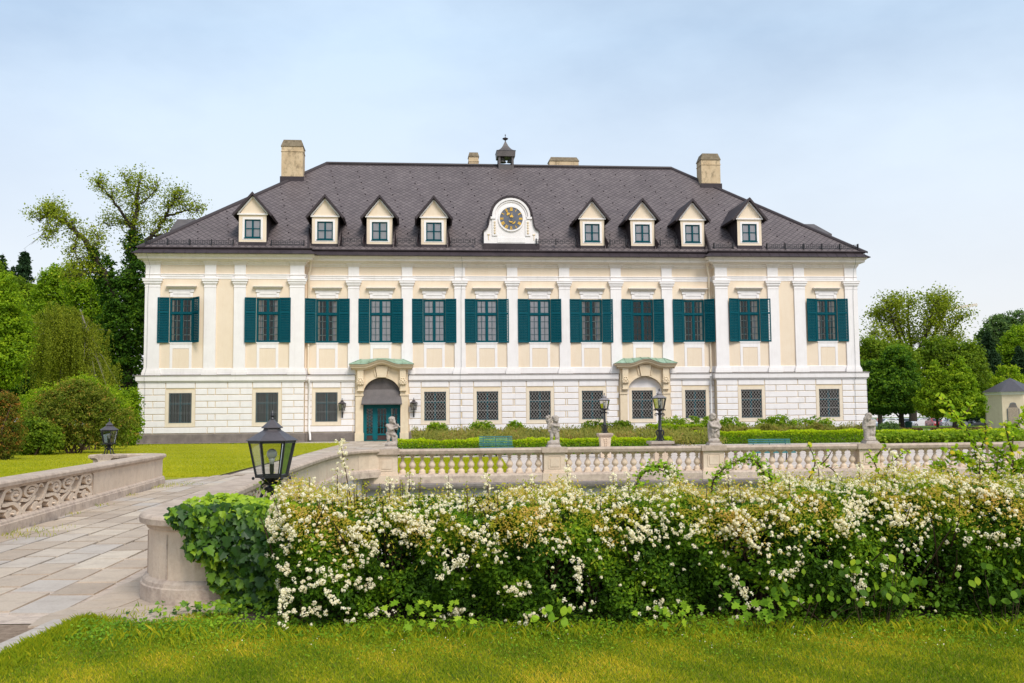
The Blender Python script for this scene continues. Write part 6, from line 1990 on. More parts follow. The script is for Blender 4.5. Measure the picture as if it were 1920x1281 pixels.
# ------------------------------------------------------------------ trees and shrubs, left
def left_trees():
    Y = 60
    bl = blobs_from_px(8, Y, [(0, 640, 62, 74, 0, .9), (-20, 570, 58, 60, .5, .9), (22, 590, 34, 44, -.6, .9), (28, 680, 36, 46, -.8, .9), (-40, 700, 60, 60, 0, .9), (30, 620, 30, 36, .3, .9), (6, 540, 30, 30, 0, .9)])
    tree('lime_tree', 'bright yellow green lime tree cut off by the left edge of the photo', 'tree', px_loc(2, Y), 4.5, .22, bl, 34000, .19, 'bright', .5, tone_up=.45)
    # weeping birch
    Y = 70; x0 = ray_pt(150, 780, Y).x
    o = empty('birch_tree', (x0, Y, 0)); tag(o, 'olive green weeping birch with hanging twigs and a pale trunk, behind the rhododendrons', 'tree')
    t = MB()
    W = lambda px, py, d=0.0: Vector((ray_pt(px, py, Y).x - x0, d, ray_pt(px, py, Y).z))
    t.tube([W(164, 800), W(163, 720), W(165, 660), W(160, 610), W(150, 580)], [.17, .15, .12, .08, .03], 8)
    t.tube([W(112, 800), W(114, 720), W(118, 650), W(120, 600)], [.13, .11, .08, .03], 7)
    C, A, S = [], [], []
    tops = []
    for k in range(250):
        px = random.gauss(136, 38)
        if not (60 < px < 212): continue
        hi = 572 + 55 * (abs(px - 122) / 70) ** 2 + (44 if px > 172 else 0)
        py = hi + abs(random.gauss(0, 55)); d = random.gauss(0, 1.5)
        p = W(px, py, d); tops.append(p)
    for p in tops:
        c = W(160 if p.x > -.3 else 118, 640)
        if random.random() < .25: t.tube([c, c.lerp(p, .5) + Vector((0, 0, .5)), p], [.018, .012, .005], 3)
        for j in range(7):
            L = random.uniform(1.0, 3.6); a = random.uniform(0, 6.28); r = random.uniform(.1, .55)
            n = int(L * 14)
            tt = np.linspace(0, 1, n)[:, None]
            q = np.array(p) + np.array((math.cos(a) * r, math.sin(a) * r, 0)) * np.sqrt(tt) + np.array((0, 0, -L)) * tt ** 1.25
            C.append(q + rng.normal(0, .05, q.shape)); S.append(np.full(n, random.gauss(.5, .15)))
    t.build('trunk', M['bark_grey'], o)
    C = np.concatenate(C); S = np.concatenate(S)
    V, F = leaf_quads(C, .125 * rng.uniform(.7, 1.3, len(C)), np.tile((0, -.6, .4), (len(C), 1)), .8, .6, along=np.tile((0, 0, -1.0), (len(C), 1)))
    link_mesh('crown', fast_mesh('crown', V, F, LM['olive'], np.clip(S + rng.normal(0, .16, len(C)), 0, 1)), o)
    G = 'trees on the rise behind the birch'
    Y = 108
    bl = blobs_from_px(105, Y, [(105, 545, 36, 42, 0, .9), (128, 520, 22, 26, 0, .9), (84, 560, 30, 36, 1, .9), (98, 516, 14, 18, 0, .9), (110, 600, 46, 50, 0, .9), (96, 690, 50, 60, 0, .8)])
    tree('maple_tree', 'bright green round maple tree between the dark spruce and the long bare limb', 'tree', px_loc(105, Y), 8, .3, bl, 26000, .30, 'bright', .8, group=G)
    Y = 118
    bl = blobs_from_px(30, Y, [(20, 548, 40, 30, 0, .9), (56, 556, 26, 28, 1, .9), (-14, 530, 32, 34, 0, .9), (20, 610, 60, 50, 0, .9), (4, 508, 16, 22, 0, .9)])
    tree('maple_tree', 'yellow green maple tree just below the dark spruces', 'tree', px_loc(20, Y), 8, .3, bl, 20000, .32, 'mid', .8, group=G)
    Y = 98
    bl = blobs_from_px(178, Y, [(170, 566, 34, 40, 0, .9), (150, 540, 28, 30, 0, .9), (190, 590, 26, 40, 0, .9), (170, 630, 40, 50, 0, .9), (180, 700, 44, 60, 0, .9)])
    tree('maple_tree', 'mid green maple tree between the birch and the ivy clad tree', 'tree', px_loc(176, Y), 7, .28, bl, 22000, .28, 'bright', .75, group=G)
    Y = 92
    bl = blobs_from_px(60, Y, [(60, 700, 70, 70, 0, .6), (10, 690, 60, 70, 0, .6), (120, 690, 60, 60, 0, .6)])
    tree('hazel_thicket', 'dark green thicket filling the gap under the birch', 'shrub', px_loc(60, Y), 4, .2, bl, 20000, .28, 'dark', .7)
    bl = blobs_from_px(-90, Y, [(-90, 640, 90, 120, 0, .6), (-180, 640, 90, 140, 0, .6)])
    tree('lime_tree', 'mid green lime tree beyond the left edge, next to the bright lime', 'tree', px_loc(-100, 80), 6, .25, bl, 14000, .3, 'mid', .8)
def conifer(name, label, px, Y, py_top, half_px, leaf='conifer', group=None, seedk=1, n=9000, size=.34, gap=.25):
    rg = np.random.default_rng(seedk)
    H = ray_pt(px, py_top, Y).z; Rb = half_px * mpp(Y)
    o = empty(name, px_loc(px, Y)); tag(o, label, 'tree', group)
    t = MB(); t.tube([(0, 0, -.6), (0, 0, H * .5), (0, 0, H)], [.28, .17, .02], 7)
    C, D, T = [], [], []
    z = H * .12; 
    while z < H * .985:
        f = 1 - z / H; r = Rb * (f ** .8) * rg.uniform(.8, 1.12) + .12
        nb = max(4, int(7 + 5 * f))
        for k in range(nb):
            a = rg.uniform(0, 2 * PI); L = r * rg.uniform(.7, 1.12)
            e = np.array((math.cos(a) * L, math.sin(a) * L, -.16 * L + .05 * L * rg.normal()))
            t.tube([(0, 0, z), tuple(np.array((0, 0, z)) + e * .6 + np.array((0, 0, .06 * L))), tuple(np.array((0, 0, z)) + e)], [.05 * f + .012, .03 * f + .008, .006], 3)
            m_ = max(9, int(n / (H * 1.5) * .085 * L * 9 / nb))
            s = rg.uniform(.12, 1, (m_, 1))
            q = np.array((0, 0, z)) + e * s + np.array((0, 0, 1)) * (.10 * L * np.sin(s * PI)) + rg.normal(0, 1, (m_, 3)) * np.array((.14, .14, .15)) * (.5 + L * .5)
            C.append(q); D.append(np.tile(e / L, (m_, 1))); T.append(np.full(m_, .4) + .25 * s[:, 0] + rg.normal(0, .1, m_))
        z += H * .016 * (1 + gap * rg.uniform(0, 1)) + .06
    t.build('trunk', M['bark'], o)
    C, D, T = np.concatenate(C), np.concatenate(D), np.concatenate(T)
    V, F = leaf_quads(C, size * rng.uniform(.6, 1.3, len(C)), np.tile((0, -.6, .5), (len(C), 1)), 1.0, .42, along=D + np.array((0, 0, -.15)))
    link_mesh('crown', fast_mesh('crown', V, F, LM[leaf], np.clip(T, 0, 1)), o)
    return o
left_trees()
conifer('spruce_tree', 'dark layered spruce standing highest on the far left skyline', 38, 175, 466, 78, seedk=4, n=30000, size=.62, group='dark spruces on the far left skyline')
conifer('spruce_tree', 'dark spruce at the very left edge of the skyline', -4, 180, 474, 62, seedk=9, n=20000, size=.6, group='dark spruces on the far left skyline')
conifer('spruce_tree', 'lower dark spruce tucked under the highest left spruce', 16, 170, 498, 55, seedk=12, n=18000, size=.6, group='dark spruces on the far left skyline')

def shrub(name, label, px, Y, items, n, size, leaf, clump=.35, group=None, per=18, cat='shrub', **k):
    bl = blobs_from_px(px, Y, items)
    o = empty(name, px_loc(px, Y)); tag(o, label, cat, group)
    t = MB()
    for j in range(9):
        b = bl[j % len(bl)]; e = Vector(b[0]) + Vector((random.gauss(0, .4) * b[1][0], random.gauss(0, .3) * b[1][1], random.uniform(-.1, .5) * b[1][2]))
        s = Vector((random.gauss(0, .2), random.gauss(0, .2), 0)); t.tube([s, s.lerp(e, .5) + Vector((random.gauss(0, .15), random.gauss(0, .15), .1)), e], [.05, .035, .01], 4)
    t.build('stems', M['stem'], o)
    link_mesh('foliage', crown_mesh('foliage', bl, n, size, LM[leaf], clump, per, **k), o)
    return o
shrub('rhododendron', 'large rhododendron with brownish new shoots behind the small lantern', 140, 52, [(140, 776, 74, 62, 0, .8), (110, 790, 60, 52, -.4, .8), (185, 790, 42, 50, .2, .8), (150, 745, 46, 32, 0, .8), (90, 800, 36, 40, 0, .8), (225, 800, 26, 36, .4, .8)], 22000, .155, 'rhodo', .34, wide=.42)
shrub('rhododendron', 'taller yellow green rhododendron rising behind the brownish one', 165, 58, [(150, 738, 48, 34, 0, .8), (195, 770, 42, 50, .6, .8), (110, 760, 50, 40, 0, .8), (70, 770, 40, 44, 0, .8), (225, 790, 22, 40, 0, .8)], 17000, .165, 'yellow', .36, wide=.42, tone_up=.4)
shrub('pieris', 'orange red tipped shrub at the left edge of the lawn', 0, 44, [(4, 800, 34, 60, 0, .9), (-18, 780, 44, 54, 0, .9), (26, 816, 22, 40, -.2, .9), (10, 762, 20, 26, 0, .9), (-6, 836, 34, 30, -.3, .9)], 12000, .135, 'pieris', .28, wide=.36, tone_up=.5)
shrub('elder_shrub', 'fresh green bush against the left palace corner', 236, 68, [(238, 790, 24, 46, 0, .9), (246, 760, 16, 36, 0, .9), (222, 800, 20, 36, 0, .9), (250, 806, 14, 28, 0, .9)], 9000, .19, 'bright', .36)
shrub('laurel_shrub', 'low dark shrub between the red tipped shrub and the rhododendron', 66, 50, [(60, 815, 34, 34, 0, .8), (40, 830, 26, 24, -.3, .8), (86, 820, 30, 30, 0, .8)], 7000, .15, 'mid', .3)

# ------------------------------------------------------------------ trees, right
def right_trees():
    Y = 138; x0 = ray_pt(1712, 775, Y).x
    o = empty('maple_tree', (x0, Y, 0)); tag(o, 'tall open crowned maple tree with dark branches showing against the sky, right of the palace', 'tree')
    W = lambda px, py, d=0.0: Vector((ray_pt(px, py, Y).x - x0, d, ray_pt(px, py, Y).z))
    t = MB(); tips = []
    main = [[(1712, 790, 0), (1712, 720, 0), (1714, 670, 0)], [(1714, 672, 0), (1700, 632, 1), (1690, 596, 1.5), (1684, 568, 1.5)], [(1714, 672, 0), (1732, 630, -1), (1745, 595, -1.5), (1752, 564, -2)], [(1713, 690, 0), (1684, 650, 1), (1664, 612, 2), (1655, 588, 2)], [(1714, 680, 0), (1716, 630, 2), (1718, 590, 3), (1720, 562, 3)], [(1716, 690, 0), (1752, 650, -2), (1776, 616, -2), (1792, 600, -2)], [(1713, 700, 0), (1672, 670, -1), (1645, 645, -1), (1632, 622, -1)], [(1716, 690, 0), (1760, 672, 1), (1786, 650, 1), (1799, 636, 1)], [(1713, 690, 0), (1726, 610, -3), (1734, 572, -3)], [(1700, 650, 1), (1672, 600, 0), (1668, 574, 0)], [(1740, 640, -1), (1770, 590, 0), (1776, 572, 0)]]
    for i, pts in enumerate(main):
        P = [W(*p) for p in pts]
        for _ in range(2):
            q = [P[0]]
            for a, b in zip(P, P[1:]): q += [a.lerp(b, .25), a.lerp(b, .75)]
            q.append(P[-1]); P = q
        n = len(P); r0 = .55 if i == 0 else .27
        t.tube(P, [r0 * (1 - (.35 if i == 0 else .88) * k / (n - 1)) for k in range(n)], 6)
        if i == 0: continue
        for k in range(46):
            f = random.uniform(.25, 1) * (n - 1); j = min(int(f), n - 2); s = P[j].lerp(P[j + 1], f - j)
            d = Vector((random.gauss(0, 1), random.gauss(0, 1), random.gauss(.7, .6))).normalized(); e = s + d * random.uniform(.7, 2.3)
            m_ = s.lerp(e, .5) + Vector((random.gauss(0, .15), 0, random.gauss(.1, .1))); t.tube([s, m_, e], [.06, .035, .012], 3); tips += [m_.lerp(e, .3), e]
            e2 = m_ + Vector((random.gauss(0, .8), random.gauss(0, .8), random.gauss(.4, .5))); tips.append(e2)
    t.build('trunk', M['bark'], o)
    P = np.array([tuple(p) for p in tips]); per = 10
    C = (P[:, None, :] + rng.normal(0, .46, (len(P), per, 3)) * np.array((1, 1, .8))).reshape(-1, 3)
    V, F = leaf_quads(C, .30 * rng.uniform(.6, 1.3, len(C)), np.tile((0, -.3, .8), (len(C), 1)), .9, .75)
    link_mesh('crown', fast_mesh('crown', V, F, LM['sparse'], np.clip(rng.normal(.45, .2, len(C)), 0, 1)), o)
    G = 'mid green trees massed right of the palace'
    Y = 124
    bl = blobs_from_px(1790, Y, [(1790, 690, 50, 46, 0, .8), (1815, 670, 28, 32, 0, .8), (1760, 665, 40, 36, 0, .8), (1830, 700, 24, 34, 0, .8), (1776, 724, 56, 40, 0, .8)])
    tree('ash_tree', 'broad mid green ash tree below the open crowned maple, behind the two pointed limes', 'tree', px_loc(1790, Y), 7, .35, bl, 26000, .34, 'mid', .85, group=G)
    Y = 122
    bl = blobs_from_px(1650, Y, [(1640, 690, 40, 42, 0, .8), (1630, 660, 26, 30, 0, .8), (1676, 672, 34, 34, 0, .8), (1650, 724, 50, 40, 0, .8), (1700, 690, 36, 40, 1, .8)])
    tree('ash_tree', 'mid green ash tree behind the chestnut, touching the palace corner', 'tree', px_loc(1650, Y), 7, .35, bl, 24000, .34, 'mid', .85, group=G, base_tone=.55)
    Y = 104
    bl = blobs_from_px(1700, Y, [(1692, 700, 34, 46, 0, .9), (1680, 730, 46, 36, -.5, .9), (1655, 732, 34, 36, 0, .9), (1712, 726, 26, 36, 0, .9), (1690, 672, 20, 24, 0, .9), (1645, 715, 26, 40, .5, .9), (1680, 758, 50, 14, 0, .9), (1656, 764, 20, 10, .6, .9), (1706, 762, 16, 12, -.6, .9), (1724, 740, 18, 26, 0, .9)])
    tree('chestnut_tree', 'dense dark green chestnut tree next to the right palace corner', 'tree', px_loc(1690, Y), 5, .36, bl, 38000, .31, 'dark', .62, tone_up=.6, base_tone=.56)
    for (px, Y, top, lab, fac) in ((1757, 99, 692, 'pointed lime tree next to the dark chestnut, the left one of a pair', 1.0), (1800, 97, 684, 'taller pointed lime tree with a slim trunk, the right one of a pair', 1.06)):
        hw = 36 * fac
        items = []
        for k in range(7):
            f = k / 6; py = 765 - (765 - top) * f
            items.append((px + random.uniform(-3, 3), py, hw * (1 - f) ** .62 + 5, 17, random.uniform(-.3, .3), .9))
        bl = blobs_from_px(px, Y, items)
        tree('lime_tree', lab, 'tree', px_loc(px, Y), 4.5, .15, bl, 24000, .24, 'yellow', .42, group='pair of pointed young limes', tone_up=.35, base_tone=.42, limbs=8)
    Y = 126
    items = [(1862, 740, 44, 34, 0, .8), (1890, 726, 34, 30, 0, .8), (1840, 756, 30, 26, 0, .8), (1912, 745, 30, 40, 0, .8), (1850, 716, 14, 22, 0, .8), (1880, 705, 12, 20, 0, .8), (1902, 702, 12, 18, 0, .8), (1866, 758, 50, 16, 0, .8)]
    bl = blobs_from_px(1880, Y, items)
    tree('cherry_tree', 'light yellow green loose tree behind the small pavilion', 'tree', px_loc(1880, Y), 4, .2, bl, 24000, .27, 'yellow', .5, tone_up=.4, base_tone=.6)
    Y = 190
    bl = blobs_from_px(1880, Y, [(1880, 622, 40, 30, 0, .8), (1908, 618, 34, 34, 0, .8), (1850, 640, 26, 22, 0, .8), (1890, 660, 50, 40, 0, .8), (1862, 606, 16, 14, 0, .8)])
    tree('pine_tree', 'tall blue green far tree on the right skyline', 'tree', px_loc(1885, Y), 17, .4, bl, 16000, .55, 'grey', 1.0)
    Y = 160
    bl = blobs_from_px(1925, Y, [(1916, 645, 34, 34, 0, .8), (1900, 670, 30, 30, 0, .8), (1930, 690, 40, 50, 0, .8)])
    tree('maple_tree', 'bright green maple at the right edge between the two dark spruces', 'tree', px_loc(1925, Y), 10, .3, bl, 15000, .42, 'bright', .9)
    Y = 150
    bl = blobs_from_px(1990, Y, [(1990, 690, 70, 80, 0, .8), (2070, 700, 70, 90, 0, .8)])
    tree('maple_tree', 'green maple beyond the right edge of the photo behind the pavilion', 'tree', px_loc(1990, Y), 10, .3, bl, 10000, .5, 'mid', .9)
    Y = 230
    bl = blobs_from_px(1740, Y, [(1640, 715, 40, 50, 0, .6), (1720, 720, 50, 44, 0, .6), (1800, 716, 50, 48, 0, .6), (1680, 756, 80, 18, 0, .5), (1800, 756, 90, 18, 0, .5), (1840, 690, 40, 50, 0, .6), (1880, 760, 60, 26, 0, .5), (1950, 740, 60, 50, 0, .5), (1590, 760, 50, 40, 0, .5)])
    tree('tree_belt', 'dark green belt of trees closing the view behind the car park', 'tree', px_loc(1740, Y), 8, .3, bl, 26000, .7, 'dark', 1.4)
    Y = 150
    bl = blobs_from_px(100, Y, [(-60, 720, 100, 70, 0, .5), (60, 720, 100, 70, 0, .5), (180, 730, 90, 70, 0, .5)])
    tree('tree_belt', 'dark green belt of trees closing the view behind the birch', 'tree', px_loc(100, Y), 6, .3, bl, 16000, .55, 'dark', 1.3)
right_trees()
conifer('spruce_tree', 'black green spruce between the pointed limes and the pavilion', 1858, 142, 622, 46, seedk=21, n=22000, size=.46, group='dark spruces behind the pavilion')
conifer('spruce_tree', 'black green spruce at the right edge above the pavilion roof', 1916, 150, 650, 42, seedk=25, n=18000, size=.46, group='dark spruces behind the pavilion')

# ------------------------------------------------------------------ clipped hedges and the border by the palace
def box_hedge(name, label, a, b, depth, h, n, size, leaf, lump=.05, cat='hedge', group=None, tone_top=.38, base_tone=.56, spread=.8):
    a, b = np.array(a, float), np.array(b, float); L = np.linalg.norm(b - a); t = (b - a) / L; nn = np.array((-t[1], t[0]))
    o = empty(name, (a[0], a[1], 0)); tag(o, label, cat, group)
    u = rng.uniform(0, L, n); v = rng.uniform(0, depth, n); z = rng.uniform(.02, h, n)
    which = rng.choice(4, n, p=[.52, .34, .10, .04])
    wob = lump * (np.sin(u * 2.1) + np.sin(u * 5.3 + 1) * .6 + np.sin(u * 11.7) * .4)
    v = np.where(which == 0, np.abs(rng.normal(0, .06, n)) - wob * .5, v); z = np.where(which == 1, h + wob - np.abs(rng.normal(0, .05, n)), z)
    u = np.where(which == 2, np.where(rng.random(n) < .5, np.abs(rng.normal(0, .06, n)), L - np.abs(rng.normal(0, .06, n))), u)
    nb = np.zeros((n, 3)); nb[which == 0] = (0, -1, .55); nb[which == 1] = (0, -.2, 1); nb[which == 2] = (0, -.3, .6); nb[which == 3] = (0, 0, 1)
    z = np.minimum(z, h + wob + .02)
    C = np.stack([t[0] * u + nn[0] * v, t[1] * u + nn[1] * v, z], 1) + rng.normal(0, .02, (n, 3))
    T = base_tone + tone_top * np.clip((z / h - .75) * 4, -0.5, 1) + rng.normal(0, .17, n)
    V, F = leaf_quads(C, size * rng.uniform(.6, 1.3, n), nb, spread, .6)
    link_mesh('foliage', fast_mesh('foliage', V, F, LM[leaf], np.clip(T, 0, 1)), o)
    c = MB(); q = [a * 0 + nn * .12 + t * .1, t * (L - .1) + nn * .12, t * (L - .1) + nn * (depth - .1), t * .1 + nn * (depth - .1)]
    for k in range(int(L * 5)):
        p = t * rng.uniform(.05, L - .05) + nn * rng.uniform(.1, depth - .1)
        c.tube([(p[0], p[1], 0), (p[0] + rng.normal(0, .05), p[1] + rng.normal(0, .05), h * .5), (p[0] + rng.normal(0, .1), p[1] + rng.normal(0, .1), h * .92)], [.014, .011, .004], 4)
    c.build('stems', M['stem'], o)
    return o
HG = 'clipped box hedges along the court'
box_hedge('box_hedge', 'bright green box hedge behind the pale bench and the first two lamp posts', (-5.2, 43.9), (7.15, 45.0), .8, .68, 24000, .085, 'box', group=HG)
box_hedge('box_hedge', 'bright green box hedge behind the darker bench, right of the gap', (10.7, 58.6), (22.5, 59.7), 1.0, .72, 20000, .10, 'box', group=HG)
box_hedge('box_hedge', 'far bright green box hedge behind the leaning cherub statue', (22.6, 59.7), (34.5, 60.8), 1.0, .66, 14000, .11, 'box', group=HG)
box_hedge('box_hedge', 'taller dark box hedge with a bare foot closing the gap between the two long hedges', (8.3, 60.5), (11.6, 60.9), 1.1, 1.12, 8000, .10, 'box', group=HG, base_tone=.34)
# grey-olive border behind
n = 52000
u = rng.uniform(0, 1, n); v = rng.uniform(0, 1, n)
xl_ = -4.4 - 2.2 * v; xr_ = 9 + 24 * np.clip(v * 2.2, 0, 1)
xw = xl_ + (xr_ - xl_) * u; yw_ = 45.6 + v * 20 + .09 * xw
ok_ = None; yw_ = np.where(xw > 10, np.maximum(yw_, 60.2 + .09 * (xw - 10)), yw_)
k_ = xw < .358 * yw_; xw, yw_ = xw[k_], yw_[k_]; n = len(xw)
hh = .74 + .13 * np.sin(xw * 1.9 + yw_) + .12 * np.sin(xw * 4.3 - yw_ * 2) + .01 * (yw_ - 45)
z = hh * rng.uniform(.25, 1, n) ** .5
C = np.stack([xw, yw_, z], 1) + rng.normal(0, .05, (n, 3))
V, F = leaf_quads(C, .19 * rng.uniform(.5, 1.3, n), np.tile((0, -.8, .4), (n, 1)), .7, .26, along=np.tile((0, -.1, 1.0), (n, 1)))
patch = .18 * np.sin(xw * .9) * np.cos(yw_ * .7) + .15 * np.sin(xw * 2.3 + 2)
b_ = link_mesh('border_planting', fast_mesh('border_planting', V, F, LM['lavender'], np.clip(.5 + patch + rng.normal(0, .17, n), 0, 1)))
tag(b_, 'grey olive border of low lavender like plants behind the box hedge', 'border planting', kind='stuff')
GB = 'leafy bushes in the border against the palace'
for (px, Y, w, hpx, lab, lf) in (
    (820, 68, 16, 8, 'small leafy bush just right of the blue entrance door', 'bright'), (905, 69, 22, 9, 'leafy bush under the barred window above the pale bench', 'bright'),
    (966, 68, 14, 9, 'small leafy bush between the pale bench and the second cherub', 'bright'),
    (1118, 69, 24, 10, 'leafy bush left of the smaller lamp post', 'mid'), (1165, 69, 18, 8, 'small bush between the two lamp posts', 'mid'),
    (1262, 66, 26, 13, 'leafy bush right of the taller lamp post', 'hydrangea'), (1316, 65, 24, 15, 'bright leafy bush by the white downpipe, left of the cloaked cherub', 'hydrangea'),
    (1370, 68, 24, 12, 'leafy bush right of the cloaked cherub', 'bright'), (1440, 69, 22, 11, 'leafy bush above the darker bench', 'bright'), (1470, 68, 30, 15, 'broad leafy bush right of the darker bench', 'bright'), (1532, 69, 28, 13, 'leafy bush under the last barred window', 'bright')):
    shrub('bush', lab, px, Y, [(px, 803 - hpx * .35 - (px - 960) * .0085, w, hpx, 0, .9), (px - w * .5, 806 - (px - 960) * .0085, w * .7, hpx * .8, 0, .9), (px + w * .5, 806 - (px - 960) * .0085, w * .7, hpx * .8, 0, .9)], 1500, .17, lf, .28, GB, 14, cat='bush')
shrub('bush', 'grey green feathery bush right of the leaning cherub', 1668, 64, [(1668, 806, 20, 14, 0, .9), (1655, 812, 14, 10, 0, .9)], 2600, .14, 'grey', .25, None, 14, cat='bush')
for (px, Y, w, lab) in ((1680, 50, 30, 'low bright broad leaved hydrangea right of the leaning cherub'), (1732, 49, 32, 'low bright broad leaved hydrangea below the purple hedge'), (1788, 48, 30, 'low bright broad leaved hydrangea before the slim trunked lime'), (1840, 47, 32, 'low bright broad leaved hydrangea left of the pavilion'), (1900, 46, 34, 'low bright broad leaved hydrangea below the pavilion')):
    shrub('hydrangea', lab, px, Y, [(px, 822, w, 10, 0, 1.2), (px - 14, 824, w * .6, 9, 0, 1.2), (px + 14, 820, w * .6, 11, 0, 1.2)], 1800, .17, 'hydrangea', .25, 'hydrangeas behind the right end of the balustrade', 14, cat='bush', wide=.8)
GP = 'purple hedges beside the park path'
box_hedge('purple_hedge', 'brown purple clipped hedge just right of the leaning cherub', (27.3, 73), (30.0, 73.3), 1.2, .62, 5000, .12, 'purple', .04, group=GP)
box_hedge('purple_hedge', 'brown purple clipped hedge below the pointed limes', (30.6, 72), (34.2, 72.4), 1.2, .60, 6000, .12, 'purple', .04, group=GP)
box_hedge('purple_hedge', 'brown purple clipped hedge below the pavilion', (32.0, 61), (40, 61.8), 1.2, .50, 7000, .12, 'purple', .04, group=GP)
sheet('park_path', [(30, 104), (95, 112), (95, 116), (30, 108)], -.02, M['pale_gravel'])
sheet('park_path', [(29.8, 72.8), (30.9, 72.8), (44, 105), (40, 105)], -.022, M['pale_gravel'])
sheet('car_park', [(40, 154), (150, 156), (150, 200), (40, 200)], -.405, mottled('asphalt', (.05, .05, .05), (.07, .07, .07), 3.0))
# ------------------------------------------------------------------ flowering hedge
HX0, HX1 = -1.98, 6.2
def hn(x, z):   # lumps of the front face
    return .10 * np.sin(x * 3.1 + z * 2) + .07 * np.sin(x * 7.3 - z * 5 + 1) + .045 * np.sin(x * 15.1 + z * 9) + .03 * np.sin(x * 29 - z * 17)
def htop(x): return .89 + .075 * np.clip((-1.1 - x) / .5, 0, 1) + .06 * np.clip((x - .6) / 1.6, 0, 1) + .03 * np.sin(x * 2.3 + .5) + .03 * np.sin(x * 5.9) + .025 * np.sin(x * 13.3 + 2) + .012 * x
def hfront(x, z):
    t = np.clip(z / 1.0, 0, 1.2)
    f = 7.86 - .16 * np.sin(np.clip(t, 0, 1) * PI * .8) + .34 * np.clip(t - .72, 0, 1) ** 1.4 * 2.2 - hn(x, z) * .8
    end = np.clip((HX0 + .42 - x) / .42, 0, 1)
    return f + .55 * end ** 2 + .035 * (x - 1) * 0
fh = empty('flowering_hedge', (0, 8, 0))
tag(fh, 'long informal hedge covered with small cream white blossom clusters, along the moat edge', 'hedge')
O8 = np.array((0, 8.0, 0))
# stems
st = MB()
for k in range(520):
    x = random.uniform(HX0 + .15, HX1); y0 = random.uniform(8.05, 8.7); h = random.uniform(.6, 1.02)
    dx, dy = random.gauss(0, .16), random.gauss(-.12, .16)
    st.tube([(x, y0 - 8, 0), (x + dx * .3, y0 + dy * .25 - 8, h * .4), (x + dx, y0 + dy - 8, h * .8), (x + dx * 1.5, y0 + dy * 1.4 - 8, h)], [.010, .008, .006, .003], 4)
st.build('stems', M['stem'], fh)
# leaves
def hedge_points(n, dep=.10):
    x = rng.uniform(HX0, HX1, n); z = rng.uniform(0.03, 1, n) ** .85 * htop(x)
    y = hfront(x, z) + np.abs(rng.normal(0, dep, n))
    return x, y, z
nA = 78000
x, y, z = hedge_points(nA, .13)
thin = (np.sin(x * 4.7 + 2) + np.sin(x * 9.1 + z * 3) + np.sin(z * 11 + x * 2)) 
keep = ~((thin < -1.0) & (rng.random(nA) < .85)) & ~((z < .10) & (rng.random(nA) < .55))
x, y, z = x[keep], y[keep], z[keep]
nT = 30000
xt = rng.uniform(HX0 + .1, HX1, nT); zt = htop(xt) - np.abs(rng.normal(0, .06, nT)) + .02; yt = rng.uniform(8.0, 9.05, nT)
zt = zt - .5 * np.clip((HX0 + .4 - xt) / .4, 0, 1) ** 2 * .3
nI = 42000
xi = rng.uniform(HX0 + .2, HX1, nI); zi = rng.uniform(.05, .92, nI); yi = rng.uniform(8.2, 9.0, nI)
X, Y_, Z = np.concatenate([x, xt, xi]), np.concatenate([y, yt, yi]), np.concatenate([z, zt, zi])
C = np.stack([X, Y_, Z], 1) - O8
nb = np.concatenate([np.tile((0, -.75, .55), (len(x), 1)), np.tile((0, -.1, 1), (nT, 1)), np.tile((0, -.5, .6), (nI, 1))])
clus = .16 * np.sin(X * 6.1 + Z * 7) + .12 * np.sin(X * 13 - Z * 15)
T = np.concatenate([.45 + .20 * (z - .4), np.full(nT, .62), np.full(nI, .2)]) + clus + rng.normal(0, .17, len(X))  # inner leaves darker: the shade inside the hedge is put into their tone
sz = np.concatenate([rng.uniform(.024, .050, len(x)), rng.uniform(.02, .034, nT), rng.uniform(.045, .075, nI)])
V, F = leaf_quads(C, sz, nb, .62, .62)
link_mesh('leaves', fast_mesh('leaves', V, F, LM['spirea'], np.clip(T, 0, 1)), fh)
# yellow and orange young tips along the top
nY = 46000
xt = rng.uniform(HX0 + .05, HX1, nY); a = rng.random(nY)
zt = np.where(a < .65, htop(xt) + rng.normal(.02, .05, nY), htop(xt) - np.abs(rng.normal(.02, .13, nY)))
yt = np.where(a < .65, rng.uniform(7.95, 9.0, nY), hfront(xt, zt) - .015)
pat = np.sin(xt * 3.7 + 1) + np.sin(xt * 8.3 + yt * 5) + .8 * np.sin(xt * 17.3 + zt * 20)
k_ = (pat > -.5) | (rng.random(nY) < .3); xt, yt, zt, pat = xt[k_], yt[k_], zt[k_], pat[k_]
C = np.stack([xt, yt, zt], 1) - O8
V, F = leaf_quads(C, rng.uniform(.015, .033, len(C)), np.tile((0, -.5, .8), (len(C), 1)), .8, .5)
link_mesh('young_tips', fast_mesh('young_tips', V, F, LM['tips'], np.clip(.42 + .16 * pat + rng.normal(0, .22, len(C)), 0, 1)), fh)
# blossom clusters
nC = 7000
xc = rng.uniform(HX0, HX1, nC); zc = rng.uniform(.05, 1.04, nC) * htop(xc)
top = zc / htop(xc)
left = np.clip((-.95 - xc) / .7, 0, 1)
patch = (np.sin(xc * 2.9 + 1.2) + np.sin(xc * 6.7 + zc * 8) + np.sin(zc * 13 - xc * 4)) / 3
dens = np.clip((top - .52) * 2.2, 0.0, 1) * 1.0 + .60 * left * np.clip((top - .1) * 2, .2, 1) + .07 + .18 * np.clip(patch, -.4, 1) * np.clip(top * 1.6 - .3, 0, 1)
dens += .45 * (patch > .62) * (top > .3)
keep = rng.random(nC) < np.clip(dens, 0.012, 1) * .30
xc, zc = xc[keep], zc[keep]
